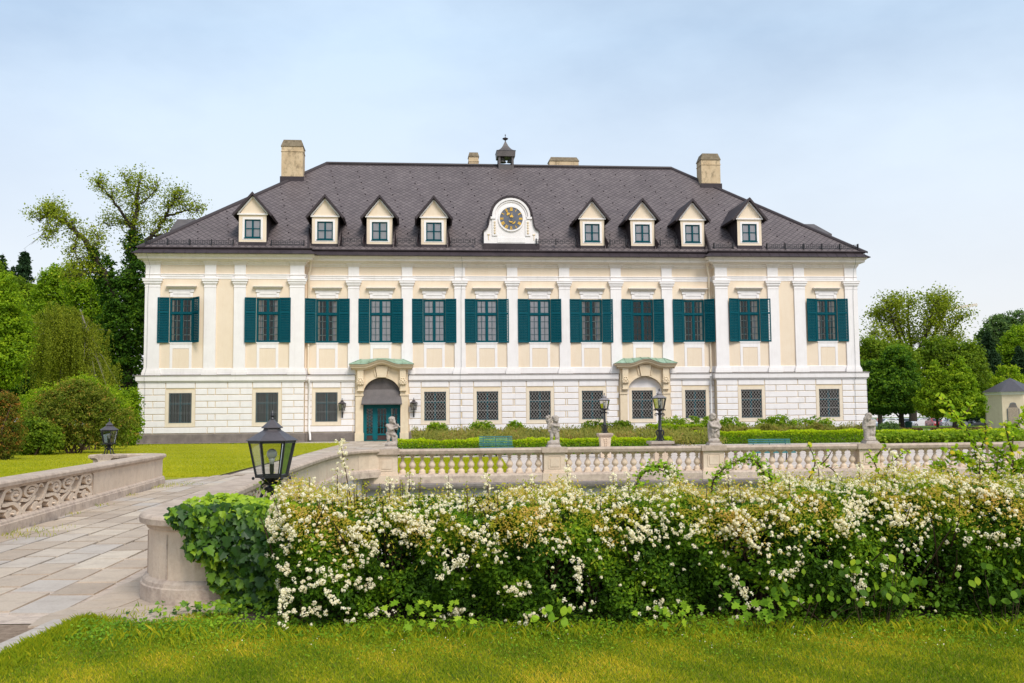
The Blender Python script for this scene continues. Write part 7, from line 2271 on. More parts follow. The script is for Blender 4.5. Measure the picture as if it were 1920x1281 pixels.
# drifts: sprays of a dozen clusters each
nD = 290; dx_ = rng.uniform(HX0, HX1, nD); dt = rng.uniform(.1, 1.02, nD)
pk = rng.random(nD) < np.clip((dt - .55) * 2.4, .05, 1) * .8 + .55 * np.clip((-.9 - dx_) / .7, 0, 1) + .06
dx_, dt = dx_[pk], dt[pk]; kk = rng.integers(5, 20, len(dx_)); ang = rng.normal(0, .5, len(dx_))
tt = np.concatenate([np.linspace(-1, 1, k) for k in kk]); dx_, dt, ang = np.repeat(dx_, kk), np.repeat(dt, kk), np.repeat(ang, kk)
xd = np.clip(dx_ + tt * .09 * np.cos(ang) + rng.normal(0, .03, len(tt)), HX0, HX1); zd = np.clip((dt + tt * .07 * np.sin(ang) + rng.normal(0, .028, len(tt))), .04, 1.04) * htop(xd)
xc, zc = np.concatenate([xc, xd]), np.concatenate([zc, zd]); top = zc / htop(xc)
yc = hfront(xc, zc) - rng.uniform(-.01, .045, len(xc))
nT2 = 2900
xk = rng.uniform(HX0 + .1, HX1, nT2); zk = htop(xk) + rng.normal(.02, .035, nT2); yk = rng.uniform(7.95, 9.0, nT2)
xc, yc, zc = np.concatenate([xc, xk]), np.concatenate([yc, yk]), np.concatenate([zc, zk])
nb = np.concatenate([np.tile((0, -.9, .35), (len(xc) - nT2, 1)), np.tile((0, -.45, .9), (nT2, 1))])
def blossoms(name, cx, cy, cz, nb, parent, org, per=16, r=.0185):
    n = len(cx); c = np.stack([cx, cy, cz], 1) - org
    nn = unit(nb + rng.normal(0, .35, (n, 3)))
    d = unit(rng.normal(0, 1, (n, per, 3)).reshape(-1, 3)).reshape(n, per, 3)
    dn = (d * nn[:, None, :]).sum(2, keepdims=True)
    d = d - nn[:, None, :] * np.minimum(dn, 0) * 1.9
    rad = r * rng.uniform(.45, 1.3, (n, 1, 1)) * rng.uniform(.35, 1.0, (n, per, 1)) ** .5
    p = c[:, None, :] + d * rad * np.array((1, 1, 1))
    V, F = poly_leaves(p.reshape(-1, 3), rng.uniform(.0065, .0095, n * per), d.reshape(-1, 3) + nn.repeat(per, 0) * .5, [(1, 0), (.45, .33), (.31, .95), (-.2, .5), (-.81, .59), (-.55, 0), (-.81, -.59), (-.2, -.5), (.31, -.95), (.45, -.33)], .3, bend=.2)
    link_mesh(name, fast_mesh(name, V, F, LM['petal'], np.clip(rng.normal(.55, .25, len(F)), 0, 1)), parent)
blossoms('blossoms', xc, yc, zc, nb, fh, O8)
# flowering shoots that stand up out of the hedge
sh = MB(); bx_, by_, bz_, lc, ln = [], [], [], [], []
spikes = [(-1.30, 8.2, 1.05, .40), (-1.46, 8.35, 1.02, .20), (.48, 8.4, 1.02, .24), (-.86, 8.3, 1.0, .16), (.98, 8.3, 1.0, .14), (1.35, 8.5, 1.02, .2), (2.1, 8.4, 1.02, .16), (2.55, 8.3, 1.03, .2), (3.2, 8.4, 1.04, .26), (-.2, 8.5, 1.0, .15), (1.75, 8.2, 1.0, .12), (-1.7, 8.3, .98, .15), (3.9, 8.4, 1.05, .25), (2.9, 8.5, 1.03, .18), (.15, 8.3, 1.0, .12)]
for k in range(60): spikes.append((random.uniform(HX0 + .2, HX1), random.uniform(8.0, 8.9), 1.0, random.uniform(.03, .13)))
for i, (sx, sy, sz_, L) in enumerate(spikes):
    e = Vector((sx + random.gauss(0, .12) * L, sy - 8, sz_ + L)); s = Vector((sx, sy - 8, sz_ - .25))
    sh.tube([s, s.lerp(e, .6), e], [.006, .005, .002], 4)
    n = int(14 + L * 120)
    for j in range(n):
        t = random.uniform(.35, 1.0); p = s.lerp(e, t); w = .035 * (1.1 - t * .6)
        q = (p.x + random.gauss(0, w), p.y + 8 + random.gauss(0, w), p.z + random.gauss(0, .01))
        if L > .11 and random.random() < .62: bx_.append(q[0]); by_.append(q[1] - .01); bz_.append(q[2])
        else: lc.append((q[0], q[1] - 8, q[2]))
sh.build('shoots', M['stem'], fh)
blossoms('shoot_blossoms', np.array(bx_), np.array(by_), np.array(bz_), np.tile((0, -.7, .6), (len(bx_), 1)), fh, O8, 10, .016)
lc = np.array(lc); V, F = leaf_quads(lc, rng.uniform(.016, .034, len(lc)), np.tile((0, -.5, .7), (len(lc), 1)), .8, .55)
link_mesh('shoot_leaves', fast_mesh('shoot_leaves', V, F, LM['tips'], np.clip(rng.normal(.35, .25, len(lc)), 0, 1)), fh)
# a long blossom spray that hangs to the grass
sp_x, sp_y, sp_z = [], [], []
for (x0, z0, x1, z1, yy) in ((-1.50, .42, -1.20, .12, 7.55), (-1.75, .30, -1.72, .06, 7.62), (.46, .55, .50, .30, 7.62), (1.62, .40, 1.78, .16, 7.58), (2.55, .45, 2.62, .22, 7.6), (-.35, .60, -.55, .38, 7.6)):
    for k in range(26):
        t = random.random(); sp_x.append(x0 + (x1 - x0) * t + random.gauss(0, .018)); sp_z.append(z0 + (z1 - z0) * t ** 1.3 + random.gauss(0, .015)); sp_y.append(yy - .05 * t + random.gauss(0, .02))
blossoms('hanging_blossoms', np.array(sp_x), np.array(sp_y), np.array(sp_z), np.tile((0, -.9, .3), (len(sp_x), 1)), fh, O8, 11, .018)

# ------------------------------------------------------------------ broad leaved seedlings at the foot of the hedge
MAPLE = [(-.5, 0), (-.34, .10), (-.30, .42), (-.08, .24), (.10, .52), (.16, .22), (.34, .20), (.5, 0), (.34, -.20), (.16, -.22), (.10, -.52), (-.08, -.24), (-.30, -.42), (-.34, -.10)]
OVAL = [(-.5, 0), (-.3, .24), (0, .36), (.25, .26), (.5, 0), (.25, -.26), (0, -.36), (-.3, -.24)]
IVYL = [(-.42, 0), (-.46, .26), (-.22, .46), (-.04, .26), (.14, .34), (.28, .14), (.52, 0), (.28, -.14), (.14, -.34), (-.04, -.26), (-.22, -.46), (-.46, -.26)]
def seedling(label, x, y, shape, size, n, leaf, h, w, bright=.6):
    o = empty('seedling', (x, y, 0)); tag(o, label, 'seedling', 'broad leaved seedlings in the flowering hedge')
    s = MB(); C = []
    for k in range(n):
        e = Vector((random.gauss(0, w), random.gauss(-.03, .05), random.uniform(.35, 1) * h)); C.append(tuple(e))
    for c_ in C[::4]: s.tube([(c_[0] * .5, .10, 0), (c_[0] * .8, .05, c_[2] * .6), c_], [.003, .0025, .0015], 4)
    s.build('stem', M['stem'], o)
    C = np.array(C); V, F = poly_leaves(C, size * rng.uniform(.7, 1.2, n), np.tile((0, -.75, .55), (n, 1)), shape, .35, along=np.tile((0, -.5, -.6), (n, 1)))
    link_mesh('leaves', fast_mesh('leaves', V, F, LM[leaf], np.clip(rng.normal(bright, .2, n), 0, 1)), o)
seedling('yellow green maple seedling at the foot of the hedge, right of its middle', 1.12, 7.42, MAPLE, .068, 14, 'weeds', .26, .09, .75)
seedling('maple seedling with paler leaves low in the left part of the hedge', -.62, 7.45, MAPLE, .07, 22, 'weeds', .26, .16, .75)
seedling('oval leaved seedling low between the two maple seedlings', .28, 7.44, OVAL, .075, 12, 'weeds', .26, .09, .7)
seedling('dark heart leaved seedling clump in the right half of the hedge', 2.72, 7.56, OVAL, .068, 50, 'spirea', .55, .26, .6)
seedling('heart leaved seedlings under the blossom right of the hedge middle', 2.05, 7.52, OVAL, .062, 30, 'spirea', .38, .24, .5)
seedling('heart leaved seedlings at the far right end of the hedge', 3.75, 7.6, OVAL, .066, 36, 'spirea', .5, .24, .5)
seedling('maple seedlings with serrated leaves right of the hedge middle', 1.85, 7.46, MAPLE, .075, 26, 'weeds', .3, .18, .5)

# ------------------------------------------------------------------ arching shoots and young hazels above the hedge
def arching(label, name, x, y, paths, leaf, size, density, spreadw, cat='shrub', group=None, shape=OVAL, blossom=0.0, wide_t=.5):
    o = empty(name, (x, y, 0)); tag(o, label, cat, group)
    s = MB(); C, A = [], []
    for pts in paths:
        P = [Vector(ray_pt(px, py, Y)) - Vector((x, y, 0)) for px, py, Y in pts]
        for _ in range(2):
            q = [P[0]]
            for a, b in zip(P, P[1:]): q += [a.lerp(b, .25), a.lerp(b, .75)]
            q.append(P[-1]); P = q
        n = len(P); s.tube(P, [.0075 * (1 - .8 * i / (n - 1)) + .001 for i in range(n)], 5)
        L = sum((a - b).length for a, b in zip(P, P[1:]))
        for k in range(int(L * density)):
            f = random.uniform(.12, 1) * (n - 1); i = min(int(f), n - 2); p = P[i].lerp(P[i + 1], f - i); d = (P[i + 1] - P[i]).normalized()
            off = Vector((random.gauss(0, 1), random.gauss(0, 1), random.gauss(.2, .8))).normalized() * abs(random.gauss(spreadw, spreadw * .5))
            s.tube([p, p + off], [.002, .001], 3)
            C.append(tuple(p + off)); A.append(tuple(d * .5 + off.normalized()))
    s.build('stem', M['stem'], o)
    C, A = np.array(C), np.array(A)
    V, F = poly_leaves(C, size * rng.uniform(.55, 1.3, len(C)), np.tile((0, -.45, .75), (len(C), 1)), shape, .5, along=A)
    link_mesh('leaves', fast_mesh('leaves', V, F, LM[leaf], np.clip(rng.normal(wide_t, .22, len(C)), 0, 1)), o)
GH = 'young hazel shoots above the right end of the hedge'
arching('tall leaning hazel shoot whose bright tip reaches in front of the pointed limes', 'hazel_shoot', 4.3, 9.1, [
    [(1890, 960, 8.9), (1858, 900, 9.0), (1836, 850, 9.0), (1812, 805, 9.0), (1788, 775, 9.0), (1768, 748, 9.0)], [(1836, 850, 9.0), (1850, 815, 8.9), (1846, 790, 8.9)], [(1812, 805, 9.0), (1800, 790, 9.1), (1772, 778, 9.1)], [(1800, 790, 9.0), (1815, 768, 9), (1822, 762, 9)], [(1858, 900, 9), (1820, 870, 9), (1790, 850, 9)]], 'hazel', .055, 100, .035, group=GH)
arching('hazel shoot crossing in front of the pavilion', 'hazel_shoot', 4.5, 9.0, [
    [(1905, 960, 8.9), (1902, 900, 8.9), (1898, 850, 8.9), (1900, 810, 8.9), (1912, 790, 8.9), (1925, 770, 8.9)], [(1902, 880, 8.9), (1880, 850, 8.9), (1860, 838, 8.9), (1842, 830, 8.9)], [(1898, 850, 8.9), (1888, 815, 8.8), (1884, 795, 8.8)], [(1902, 900, 8.9), (1930, 870, 8.8), (1950, 830, 8.8)], [(1935, 930, 8.8), (1940, 880, 8.8), (1925, 840, 8.8)]], 'hazel', .052, 115, .035, group=GH)
arching('low bushy hazel between the hedge and the balustrade at the right', 'hazel_shoot', 4.1, 9.2, [
    [(1860, 930, 9.0), (1840, 890, 9), (1812, 862, 9), (1780, 850, 9)], [(1860, 930, 9.0), (1868, 880, 9), (1872, 850, 9)], [(1830, 930, 9.1), (1800, 900, 9.1), (1772, 880, 9.1), (1752, 876, 9.1)], [(1880, 930, 8.9), (1900, 890, 8.9), (1918, 862, 8.9)], [(1800, 930, 9), (1790, 900, 9), (1770, 905, 9), (1745, 915, 9)], [(1850, 930, 9), (1852, 900, 9), (1838, 872, 9), (1828, 850, 9)], [(1900, 930, 9), (1890, 905, 9), (1872, 890, 9)], [(1925, 930, 9), (1930, 890, 9), (1920, 880, 9)]], 'hazel', .048, 270, .06, group=GH)
arching('thin hazel shoot in front of the leaning cherub pier', 'hazel_shoot', 3.3, 8.9, [
    [(1660, 950, 8.8), (1652, 900, 8.8), (1640, 868, 8.8), (1628, 850, 8.8)], [(1652, 900, 8.8), (1668, 872, 8.8), (1690, 852, 8.8), (1700, 845, 8.8)], [(1640, 868, 8.8), (1648, 848, 8.8), (1662, 834, 8.8)]], 'hazel', .04, 80, .03, group=GH)
arching('thin hazel shoot in front of the darker bench', 'hazel_shoot', 2.5, 8.8, [
    [(1500, 950, 8.7), (1510, 905, 8.7), (1530, 878, 8.7), (1524, 850, 8.7), (1514, 832, 8.7)], [(1530, 878, 8.7), (1550, 862, 8.7), (1560, 845, 8.7)], [(1580, 940, 8.7), (1575, 900, 8.7), (1562, 880, 8.7), (1545, 872, 8.7)]], 'hazel', .045, 46, .03, group=GH)
GR = 'arching rose shoots above the middle of the hedge'
arching('arching green shoot curving over the hedge left of the cloaked cherub pier', 'rose_shoot', 1.5, 8.6, [
    [(1345, 960, 8.6), (1330, 910, 8.6), (1352, 882, 8.6), (1385, 862, 8.6), (1412, 862, 8.6), (1434, 878, 8.6), (1446, 900, 8.6)], [(1412, 862, 8.6), (1430, 880, 8.55), (1440, 905, 8.55)]], 'weeds', .034, 380, .042, group=GR, wide_t=.85)
arching('shorter arching green shoot further left, below the taller lamp post', 'rose_shoot', .9, 8.6, [
    [(1180, 960, 8.6), (1192, 905, 8.6), (1215, 878, 8.6), (1242, 872, 8.6), (1262, 882, 8.6), (1270, 900, 8.6)], [(1215, 878, 8.6), (1240, 880, 8.6), (1262, 896, 8.6)]], 'weeds', .034, 330, .040, group=GR, wide_t=.8)

# ------------------------------------------------------------------ ivy on the parapet end
iv = empty('ivy', (-2.4, 9.1, 0)); tag(iv, 'ivy draped over the rounded end of the bridge parapet beside the near lantern', 'ivy')
C, NB, T, S = [], [], [], []
def ivy_add(p, nb, t, s): C.append((p[0] + 2.4, p[1] - 9.1, p[2])); NB.append(nb); T.append(t); S.append(s)
k = 0
while k < 2700:
    # hanging mantle: around the outer side of the curl and on to the hedge
    f = random.random(); z = random.uniform(.0, .85)
    x = -2.98 + f * 1.2
    xl = -2.96 + .38 * np.clip((.80 - z) / .6, 0, 1) ** 1.2 + .05 * math.sin(z * 23)   # its ragged left edge
    if x < xl: continue
    yb = 9.85 - 1.07 * math.sqrt(max(.05, 1 - ((min(x, -2.45) + 2.80) / .76) ** 2)) - .14 * math.sin(min(1, max(0, z / .95)) * PI * .8) * min(1, (x - xl) * 3 + .1) - .22 * max(0, min(1, (x + 2.5) * 2.5))
    if x > -2.1: yb -= .12 * (x + 2.1)
    ivy_add((x, yb - abs(random.gauss(0, .05)), z), (.1, -1, .35), .38 + .10 * math.sin(x * 9) + .16 * math.sin(z * 7 + x * 5) * .6 + random.gauss(0, .2) + .5 * max(0, z - .68), random.uniform(.05, .125)); k += 1
for k in range(1150):      # on top, around the lantern foot
    a, r = random.uniform(0, 6.28), abs(random.gauss(0, .34))
    x, y = -2.40 + math.cos(a) * r * 1.15, 9.2 + math.sin(a) * r * .9
    if x < -2.95 or math.hypot(x + 2.37, y - 9.86) < .16: continue
    h = .79 + .10 * math.exp(-((x + 2.65) ** 2 + (y - 9.1) ** 2) * 9) + random.uniform(0, .05)
    ivy_add((x, y, h), (0, -.35, 1), .88 + random.gauss(0, .13), random.uniform(.04, .095))
for k in range(26):      # runner up the lantern stem
    z = random.uniform(.8, 1.03); a = random.uniform(0, 6.28)
    ivy_add((-2.37 + math.cos(a) * .09 + random.gauss(0, .05), 9.80 + math.sin(a) * .08, z), (0, -.6, .7), .85 + random.gauss(0, .1), random.uniform(.035, .06))
for k in range(420):      # at the foot, creeping over the grass
    ivy_add((random.gauss(-2.15, .42), random.gauss(8.42, .12), random.uniform(.01, .10)), (0, -.4, .9), .62 + random.gauss(0, .18), random.uniform(.03, .06))
for k in range(10):
    ivy_add((-2.80 + .05 * math.sin(k), 8.74, .62 - k * .025), (0, -1, .2), .1, .022)
V, F = poly_leaves(np.array(C), np.array(S), np.array(NB), IVYL, .38, along=np.tile((0, -.35, -.8), (len(C), 1)), bend=.15)
link_mesh('leaves', fast_mesh('leaves', V, F, LM['ivy'], np.clip(np.array(T), 0, 1)), iv)
s = MB()
for k in range(24):
    x = random.uniform(-2.3, -1.9); s.tube([(x + 2.4, 8.9 - 9.1, .02), (x + random.gauss(0, .1) + 2.4, 8.82 - 9.1, .45), (x + random.gauss(0, .15) + 2.4, 8.85 - 9.1, .82)], [.010, .008, .004], 4)
s.tube([(-2.72 + 2.4, -.34, .66), (-2.745 + 2.4, -.345, .58), (-2.735 + 2.4, -.345, .50), (-2.75 + 2.4, -.345, .42)], [.007, .006, .006, .003], 4)
s.build('stems', M['stem'], iv)

# ------------------------------------------------------------------ grass
def blades(n, fx, h0, h1, w, tone_f, lean=.45):
    P = fx(n); n = len(P)
    a = rng.uniform(0, 2 * PI, n); h = rng.uniform(h0, h1, n)
    d = np.stack([np.cos(a), np.sin(a), np.zeros(n)], 1); s = np.stack([-np.sin(a), np.cos(a), np.zeros(n)], 1)
    L = (rng.uniform(.1, 1, n) * lean)[:, None] * h[:, None]
    A = P - s * w; B = P + s * w; m_ = P + d * L * .4 + np.array((0, 0, 1)) * h[:, None] * .62; t = P + d * L + np.array((0, 0, 1)) * h[:, None]
    V = np.stack([A, B, m_ + s * w * .7, t, m_ - s * w * .7], 1).reshape(-1, 3)
    F = np.arange(5 * n).reshape(n, 5)
    return V, F, tone_f(P, n)
def near_area(n):
    y = 4.2 + 4.6 * rng.random(n) ** .8; x = rng.uniform(-1, 1, n) * (y * .54 + .15)
    e = -3.50 + .03 * np.sin(y * 7)
    far = np.where(x < -2.2, 8.12 + .25 * (x + 3.5), 8.1 - .25 * np.abs(np.sin(x * 3)) * 0)
    far = np.where((x < -2.2) & (x > -2.9), np.minimum(far, 8.45), far)
    k = (x > e) & (y < far + .12 * np.sin(x * 9))
    return np.stack([x[k], y[k], np.zeros(k.sum())], 1)
def near_tone(P, n):
    x, y = P[:, 0], P[:, 1]
    p = .12 * np.sin(x * 1.7 + 1) * np.sin(y * 2.3) + .10 * np.sin(x * 4.1 - y * 3) + .08 * np.sin(x * 9 + y * 7)
    return np.clip(.46 + p * 1.6 + rng.normal(0, .24, n) + .10 * (6.2 - y) * .3, 0, 1)
V, F, T = blades(230000, near_area, .008, .034, .0021, near_tone, 1.1)
tag(link_mesh('grass', fast_mesh('grass', V, F, LM['grass'], T)), 'short mown grass in front of the flowering hedge', 'grass', kind='stuff')
# small clover and ground ivy among the blades, thicker by the hedge
n = 15000
y = 8.0 - np.abs(rng.normal(0, .62, n)); x = rng.uniform(-3.4, 4.6, n)
k = (np.abs(x) < y * .56) & (y > 4.3) & ((x > -2.9) | (y < 8.0)); x, y = x[k], y[k]
z = rng.uniform(.008, .03, len(x)) + .06 * np.clip((y - 7.35) * 1.6, 0, 1) * rng.random(len(x))
V, F = poly_leaves(np.stack([x, y, z], 1), rng.uniform(.010, .020, len(x)) * (1 + .6 * (y > 7.4)), np.tile((0, -.25, 1), (len(x), 1)), OVAL, .4)
tag(link_mesh('clover', fast_mesh('clover', V, F, LM['weeds'], np.clip(.5 + .12 * np.sin(x * 5) + rng.normal(0, .2, len(x)), 0, 1))), 'clover and ground ivy creeping along the foot of the flowering hedge', 'ground cover', kind='stuff')
V, F, T = blades(2600, lambda n: np.stack([rng.uniform(-3.0, 4.3, n), 7.66 - np.abs(rng.normal(0, .20, n)), np.zeros(n)], 1), .03, .10, .003, lambda P, n: np.clip(rng.normal(.45, .2, n), 0, 1), 1.0)
tag(link_mesh('long_grass', fast_mesh('long_grass', V, F, LM['grass'], T)), 'taller tufts of grass at the foot of the flowering hedge', 'grass', kind='stuff')
V, F, T = blades(9000, lambda n: np.stack([-3.50 + np.abs(rng.normal(0, .10, n)), rng.uniform(5, 8.2, n), np.zeros(n)], 1), .02, .08, .003, lambda P, n: np.clip(rng.normal(.4, .18, n), 0, 1), 1.0)
tag(link_mesh('long_grass', fast_mesh('long_grass', V, F, LM['grass'], T)), 'grass hanging over the kerb beside the gravel', 'grass', kind='stuff')
# court lawn
def court_area(n):
    y = 29 + 43 * rng.random(n) ** 1.4; lim = -8.85 - (y - 30) * .066; x = lim - rng.random(n) * (y * .54 + lim + .5).clip(0.5)
    k = (y < 72.0 - (.6 - .0924 * 0) + KT * (x + 27.7) ) & (x > -y * .54 - .5) & (y > 28 + .0 * x)
    return np.stack([x[k], y[k], np.full(k.sum(), .002)], 1)
def court_tone(P, n): return np.clip(.60 + .12 * np.sin(P[:, 0] * .8 + P[:, 1] * .35) + .07 * np.sin(P[:, 1] * 1.1) + rng.normal(0, .12, n), 0, 1)
V, F, T = blades(70000, court_area, .02, .05, .012, court_tone, .8)
tag(link_mesh('court_grass', fast_mesh('court_grass', V, F, LM['golden'], T)), 'sunny yellow green lawn between the bridge and the palace', 'grass', kind='stuff')
V, F, T = blades(22000, lambda n: np.stack([rng.uniform(-4.8, -.1, n), rng.uniform(28.9, 41.6, n), np.zeros(n)], 1), .03, .06, .01, court_tone, .8)
k = V.reshape(-1, 5, 3)[:, 0]; ok = (k[:, 0] > -3.4 - (k[:, 1] - 29) * .11) & (k[:, 0] < .0 - (k[:, 1] - 29) * .04)
tag(link_mesh('court_grass', fast_mesh('court_grass', V, F[ok], LM['golden'], T[ok])), 'sunny lawn patch seen between the first balusters', 'grass', kind='stuff')
n = 320; x = rng.uniform(-2.3, 4.4, n); y = 7.75 - np.abs(rng.normal(0, .38, n))
V, F = leaf_quads(np.stack([x, y, rng.uniform(.02, .04, n)], 1), rng.uniform(.008, .014, n), np.tile((0, 0, 1.0), (n, 1)), .4, .8)
tag(link_mesh('fallen_petals', fast_mesh('fallen_petals', V, F, LM['petal'], rng.random(n))), 'white petals fallen on the grass before the flowering hedge', 'petals', kind='stuff')
# weeds in the paving joints
pts = []
for (x, y, w, n) in ((-7.3, 14.6, .35, 260), (-7.75, 17.6, .1, 40), (-7.95, 19.3, .1, 40), (-8.4, 22.0, .12, 50), (-8.75, 24.6, .2, 120), (-8.6, 25.6, .3, 160), (-3.2, 8.28, .14, 90)):
    for k in range(n): pts.append((x + random.gauss(0, w), y + random.gauss(0, w * 1.4), .0))
pts = np.array(pts)
V, F, T = blades(len(pts), lambda n: pts, .015, .06, .004, lambda P, n: np.clip(rng.normal(.5, .2, n), 0, 1), 1.1)
tag(link_mesh('joint_weeds', fast_mesh('joint_weeds', V, F, LM['grass'], T)), 'tufts of weeds growing in the joints of the bridge paving', 'weeds', kind='stuff')

# ------------------------------------------------------------------ pavilion, cars, bin, crane
PY = 116.0
p0 = ray_pt(1921, 780, PY)
pv = empty('pavilion', (p0.x, PY + 3.0, 0), 0); tag(pv, 'small cream garden pavilion with slate hipped roof and trellised arch, at the right edge', 'pavilion')
AP = 2.75; FW = 2 * AP * math.tan(PI / 8)
def oct_(r, z): return [(r / math.cos(PI / 8) * math.cos(-PI / 2 + k * PI / 4), r / math.cos(PI / 8) * math.sin(-PI / 2 + k * PI / 4), z) for k in range(8)]
b = MB(); b.add(oct_(AP, -.1) + oct_(AP, 4.05), [(k, (k + 1) % 8, 8 + (k + 1) % 8, 8 + k) for k in range(8)]); b.build('wall', M['cream'], pv)
b = MB(); b.sweep([(0, 3.85), (.08, 3.87), (.10, 4.02), (.24, 4.08), (.26, 4.22), (0, 4.22)], [p[:2] for p in oct_(AP, 0)], closed=True); b.build('cornice', M['white'], pv)
b = MB(); b.add(oct_(AP + .42, 4.2) + [(0, 0, 5.9)], [(k, (k + 1) % 8, 8) for k in range(8)] + [tuple(range(8))]); b.build('roof', M['lamp_roof'], pv)
TP = Matrix.Rotation(-PI / 8, 4, 'Z') @ Matrix.Translation((-1.42, -AP, 0))
def arch_pts(cx, w, z0, zs_, zt):
    P = [(cx - w, z0), (cx - w, zs_)]
    for k in range(5): t = k / 4; P.append((cx - w + w * .45 * t, zs_ + (zt - zs_) * .55 * (1 - math.cos(t * PI / 2))))
    for k in range(1, 8): a = PI * (.83 - .66 * k / 8); P.append((cx + w * .64 * math.cos(a), zt - .34 + .34 * math.sin(a)))
    return P + [(2 * cx - x, z) for x, z in P[:7]][::-1]
b = MB(); b.prism(arch_pts(1.42, .66, -.05, 2.2, 2.95), -.05, .0); link_mesh('arch_frame', b.mesh('arch_frame', M['grille_dark']), pv).matrix_local = TP
b = MB(); b.prism(arch_pts(1.42, .58, .02, 2.15, 2.82), -.07, -.052)
for k in range(-9, 22):
    for sg in (-1, 1):
        x0, z0 = 1.42 - sg * .55, .1 + k * .16; x1, z1 = 1.42 + sg * .55, z0 + 1.3
        lo, hi = max(z0, .05), min(z1, 2.35)
        if hi - lo > .1:
            f = lambda z: x0 + (x1 - x0) * (z - z0) / (z1 - z0)
            strip(b, (f(lo), lo), (f(hi), hi), .035, -.085 if sg > 0 else -.095, .01, 1)
link_mesh('trellis', b.mesh('trellis', [M['plinth'], M['stone']]), pv).matrix_local = TP

def car_proto():
    o = empty('parked_car', (0, 0, 0))
    b = MB()
    side = [(-2.1, .30), (-2.13, .55), (-2.05, .80), (-1.75, .90), (-1.15, .95), (-.55, 1.38), (.1, 1.47), (.9, 1.44), (1.55, 1.10), (2.0, .98), (2.12, .80), (2.12, .36), (1.9, .24), (-1.9, .22)]
    n = len(side); V, F = [], []
    for y, f in ((-.84, 0), (-.70, 1), (.70, 1), (.84, 0)):
        for x, z in side:
            V.append((x * (1 if not f else .995), y if (z < 1.0 or f) else y * .88, z + (.02 if f and z > .9 else 0)))
    for i in range(3):
        for k in range(n): F.append((i * n + k, i * n + (k + 1) % n, (i + 1) * n + (k + 1) % n, (i + 1) * n + k))
    F.append(tuple(range(n))[::-1]); F.append(tuple(range(3 * n, 4 * n)))
    b.add(V, F)
    body = b.build('body', CARP['white'], o, smooth=True)
    g = MB()
    for s_ in (-1, 1): g.prism([(-1.0, .98), (-.48, 1.34), (.1, 1.41), (.8, 1.38), (1.4, 1.06)], s_ * .765 - .008, s_ * .765 + .008)
    g.add([(-1.16, -.62, .97), (-1.16, .62, .97), (-.60, .58, 1.375), (-.60, -.58, 1.375)], [(0, 1, 2, 3)], 0, Matrix.Translation((-.02, 0, .015)))
    g.add([(1.56, -.62, 1.11), (1.56, .62, 1.11), (.95, .58, 1.43), (.95, -.58, 1.43)], [(0, 1, 2, 3)], 0, Matrix.Translation((.02, 0, .015)))
    g.build('window', M['car_glass'], o)
    for x in (-1.32, 1.30):
        for s_ in (-1, 1):
            w = MB(); T = Matrix.Translation((x, s_ * .76, .31)) @ Matrix.Rotation(R(90), 4, 'X')
            w.lathe([(.18, -.09), (.29, -.10), (.315, -.06), (.315, .06), (.29, .10), (.18, .09)], 16, T=T); t = w.build('wheel', M['rubber'], o)
            w = MB(); w.lathe([(.02, -.101), (.19, -.095), (.19, .095), (.02, .101)], 12, T=T); w.build('rim', M['alloy'], t)
    for s_ in (-1, 1):
        l = MB(); l.ball((-2.04, s_ * .62, .68), (.09, .17, .08), 10, 6); l.build('headlight', M['head_lens'], o)
        l = MB(); l.box(2.05, 2.135, s_ * .66 - .12, s_ * .66 + .12, .74, .88); l.build('tail_light', M['tail_lens'], o)
    return o
car = car_proto()
cars = [(1630, 160, 'silver', 1.5, 'silver car parked behind the palace corner and leaning cherub'), (1652, 164, 'red', 1.45, 'red car left of the chestnut trunk, beside a white one'), (1663, 158, 'white', .25, 'white car seen from the side left of the chestnut trunk'), (1684, 166, 'white', 1.6, 'white car just right of the chestnut trunk'), (1697, 162, 'silver', 1.5, 'silver car behind the green bin'), (1727, 164, 'white', .1, 'white car between the two trunks, seen from the side'),
        (1740, 172, 'black', 1.5, 'black car left of the red car under the limes'), (1752, 160, 'red', 1.5, 'red car left of the slim lime trunk'), (1770, 162, 'white', .15, 'white car behind the slim lime trunk'), (1785, 158, 'silver', .1, 'silver car just right of the slim lime trunk'), (1806, 168, 'black', .3, 'black car further right of the slim lime trunk'), (1826, 164, 'grey', 1.5, 'grey car in the shade left of the pavilion'), (1846, 166, 'blue', .2, 'dark blue car two places left of the pavilion'), (1864, 164, 'black', .2, 'black car directly left of the pavilion')]
body_meshes = {}
for i, (px, Y, colr, rz, lab) in enumerate(cars):
    o = car if i == 0 else copy_tree(car)
    x = ray_pt(px, 780, Y).x
    o.location = (x, Y, -.40); o.rotation_euler = (0, 0, rz)
    tag(o, lab, 'car', 'cars parked beyond the park trees')
    for c in o.children:
        if c.name.startswith('body'):
            c.material_slots[0].link = 'OBJECT'; c.material_slots[0].material = CARP[colr]
q = ray_pt(1703, 790, 103)
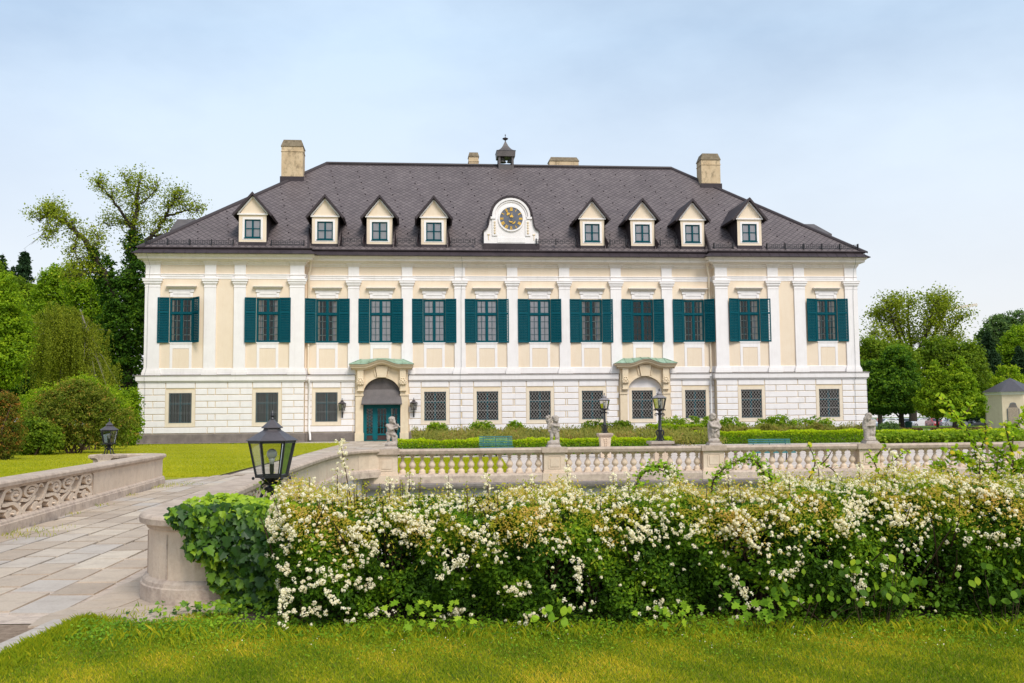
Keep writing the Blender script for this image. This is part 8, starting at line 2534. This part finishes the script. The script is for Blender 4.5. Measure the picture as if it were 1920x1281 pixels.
o = empty('litter_bin', (q.x, 103, -.03)); tag(o, 'dark green litter bin on the grass in front of the parked cars', 'bin')
b = MB(); b.lathe([(.30, 0), (.34, .1), (.36, .75), (.38, .78)], 14); b.build('drum', M['bin'], o)
b = MB(); b.lathe([(.40, .78), (.40, .84), (.30, .95), (.05, 1.0)], 14); b.build('lid', M['bin'], o)
q = ray_pt(1783, 790, 125)
o = empty('sign_post', (q.x, 125, 0)); tag(o, 'thin grey post with small blank back of a sign under the right pointed lime', 'sign post')
b = MB(); b.tube([(0, 0, -.05), (0, 0, 2.5)], .04, 8); b.build('post', M['alloy'], o); b = MB(); b.box(-.25, .25, -.06, -.045, 1.9, 2.4); b.build('sign_plate', M['alloy'], o)

def crane(Y, mast_px, tip, tail, label):
    a, b_ = ray_pt(*tip, Y), ray_pt(*tail, Y); mx_ = ray_pt(mast_px, 780, Y).x
    o = empty('tower_crane', (mx_, Y, 0)); tag(o, label, 'crane')
    f = (mx_ - b_.x) / (a.x - b_.x); zj = b_.z + (a.z - b_.z) * f
    j = MB()
    A, B = Vector((b_.x - mx_, 0, b_.z)), Vector((a.x - mx_, 0, a.z)); n = 26
    for d in (Vector((0, .5, 0)), Vector((0, -.5, 0)), Vector((0, 0, 1.1))): j.tube([A + d, B + d * .5], .14, 4)
    for k in range(n):
        p0_, p1_ = A.lerp(B, k / n), A.lerp(B, (k + .5) / n); j.tube([p0_ + Vector((0, -.5, 0)), p1_ + Vector((0, 0, 1.0)), A.lerp(B, (k + 1) / n) + Vector((0, -.5, 0))], .06, 3)
    j.build('jib', M['crane'], o)
    m_ = MB()
    for dx in (-.7, .7):
        for dy in (-.7, .7): m_.tube([(dx, dy, 0), (dx, dy, zj + 3)], .12, 4)
    z = 0
    while z < zj:
        m_.tube([(-.7, -.7, z), (.7, -.7, z + 1.6), (-.7, -.7, z + 3.2)], .06, 3); z += 3.2
    m_.build('mast', M['crane'], o)
crane(420, 1770, (1832, 572.5), (1745, 588), 'far tower crane whose thin jib rises right of the open crowned maple')
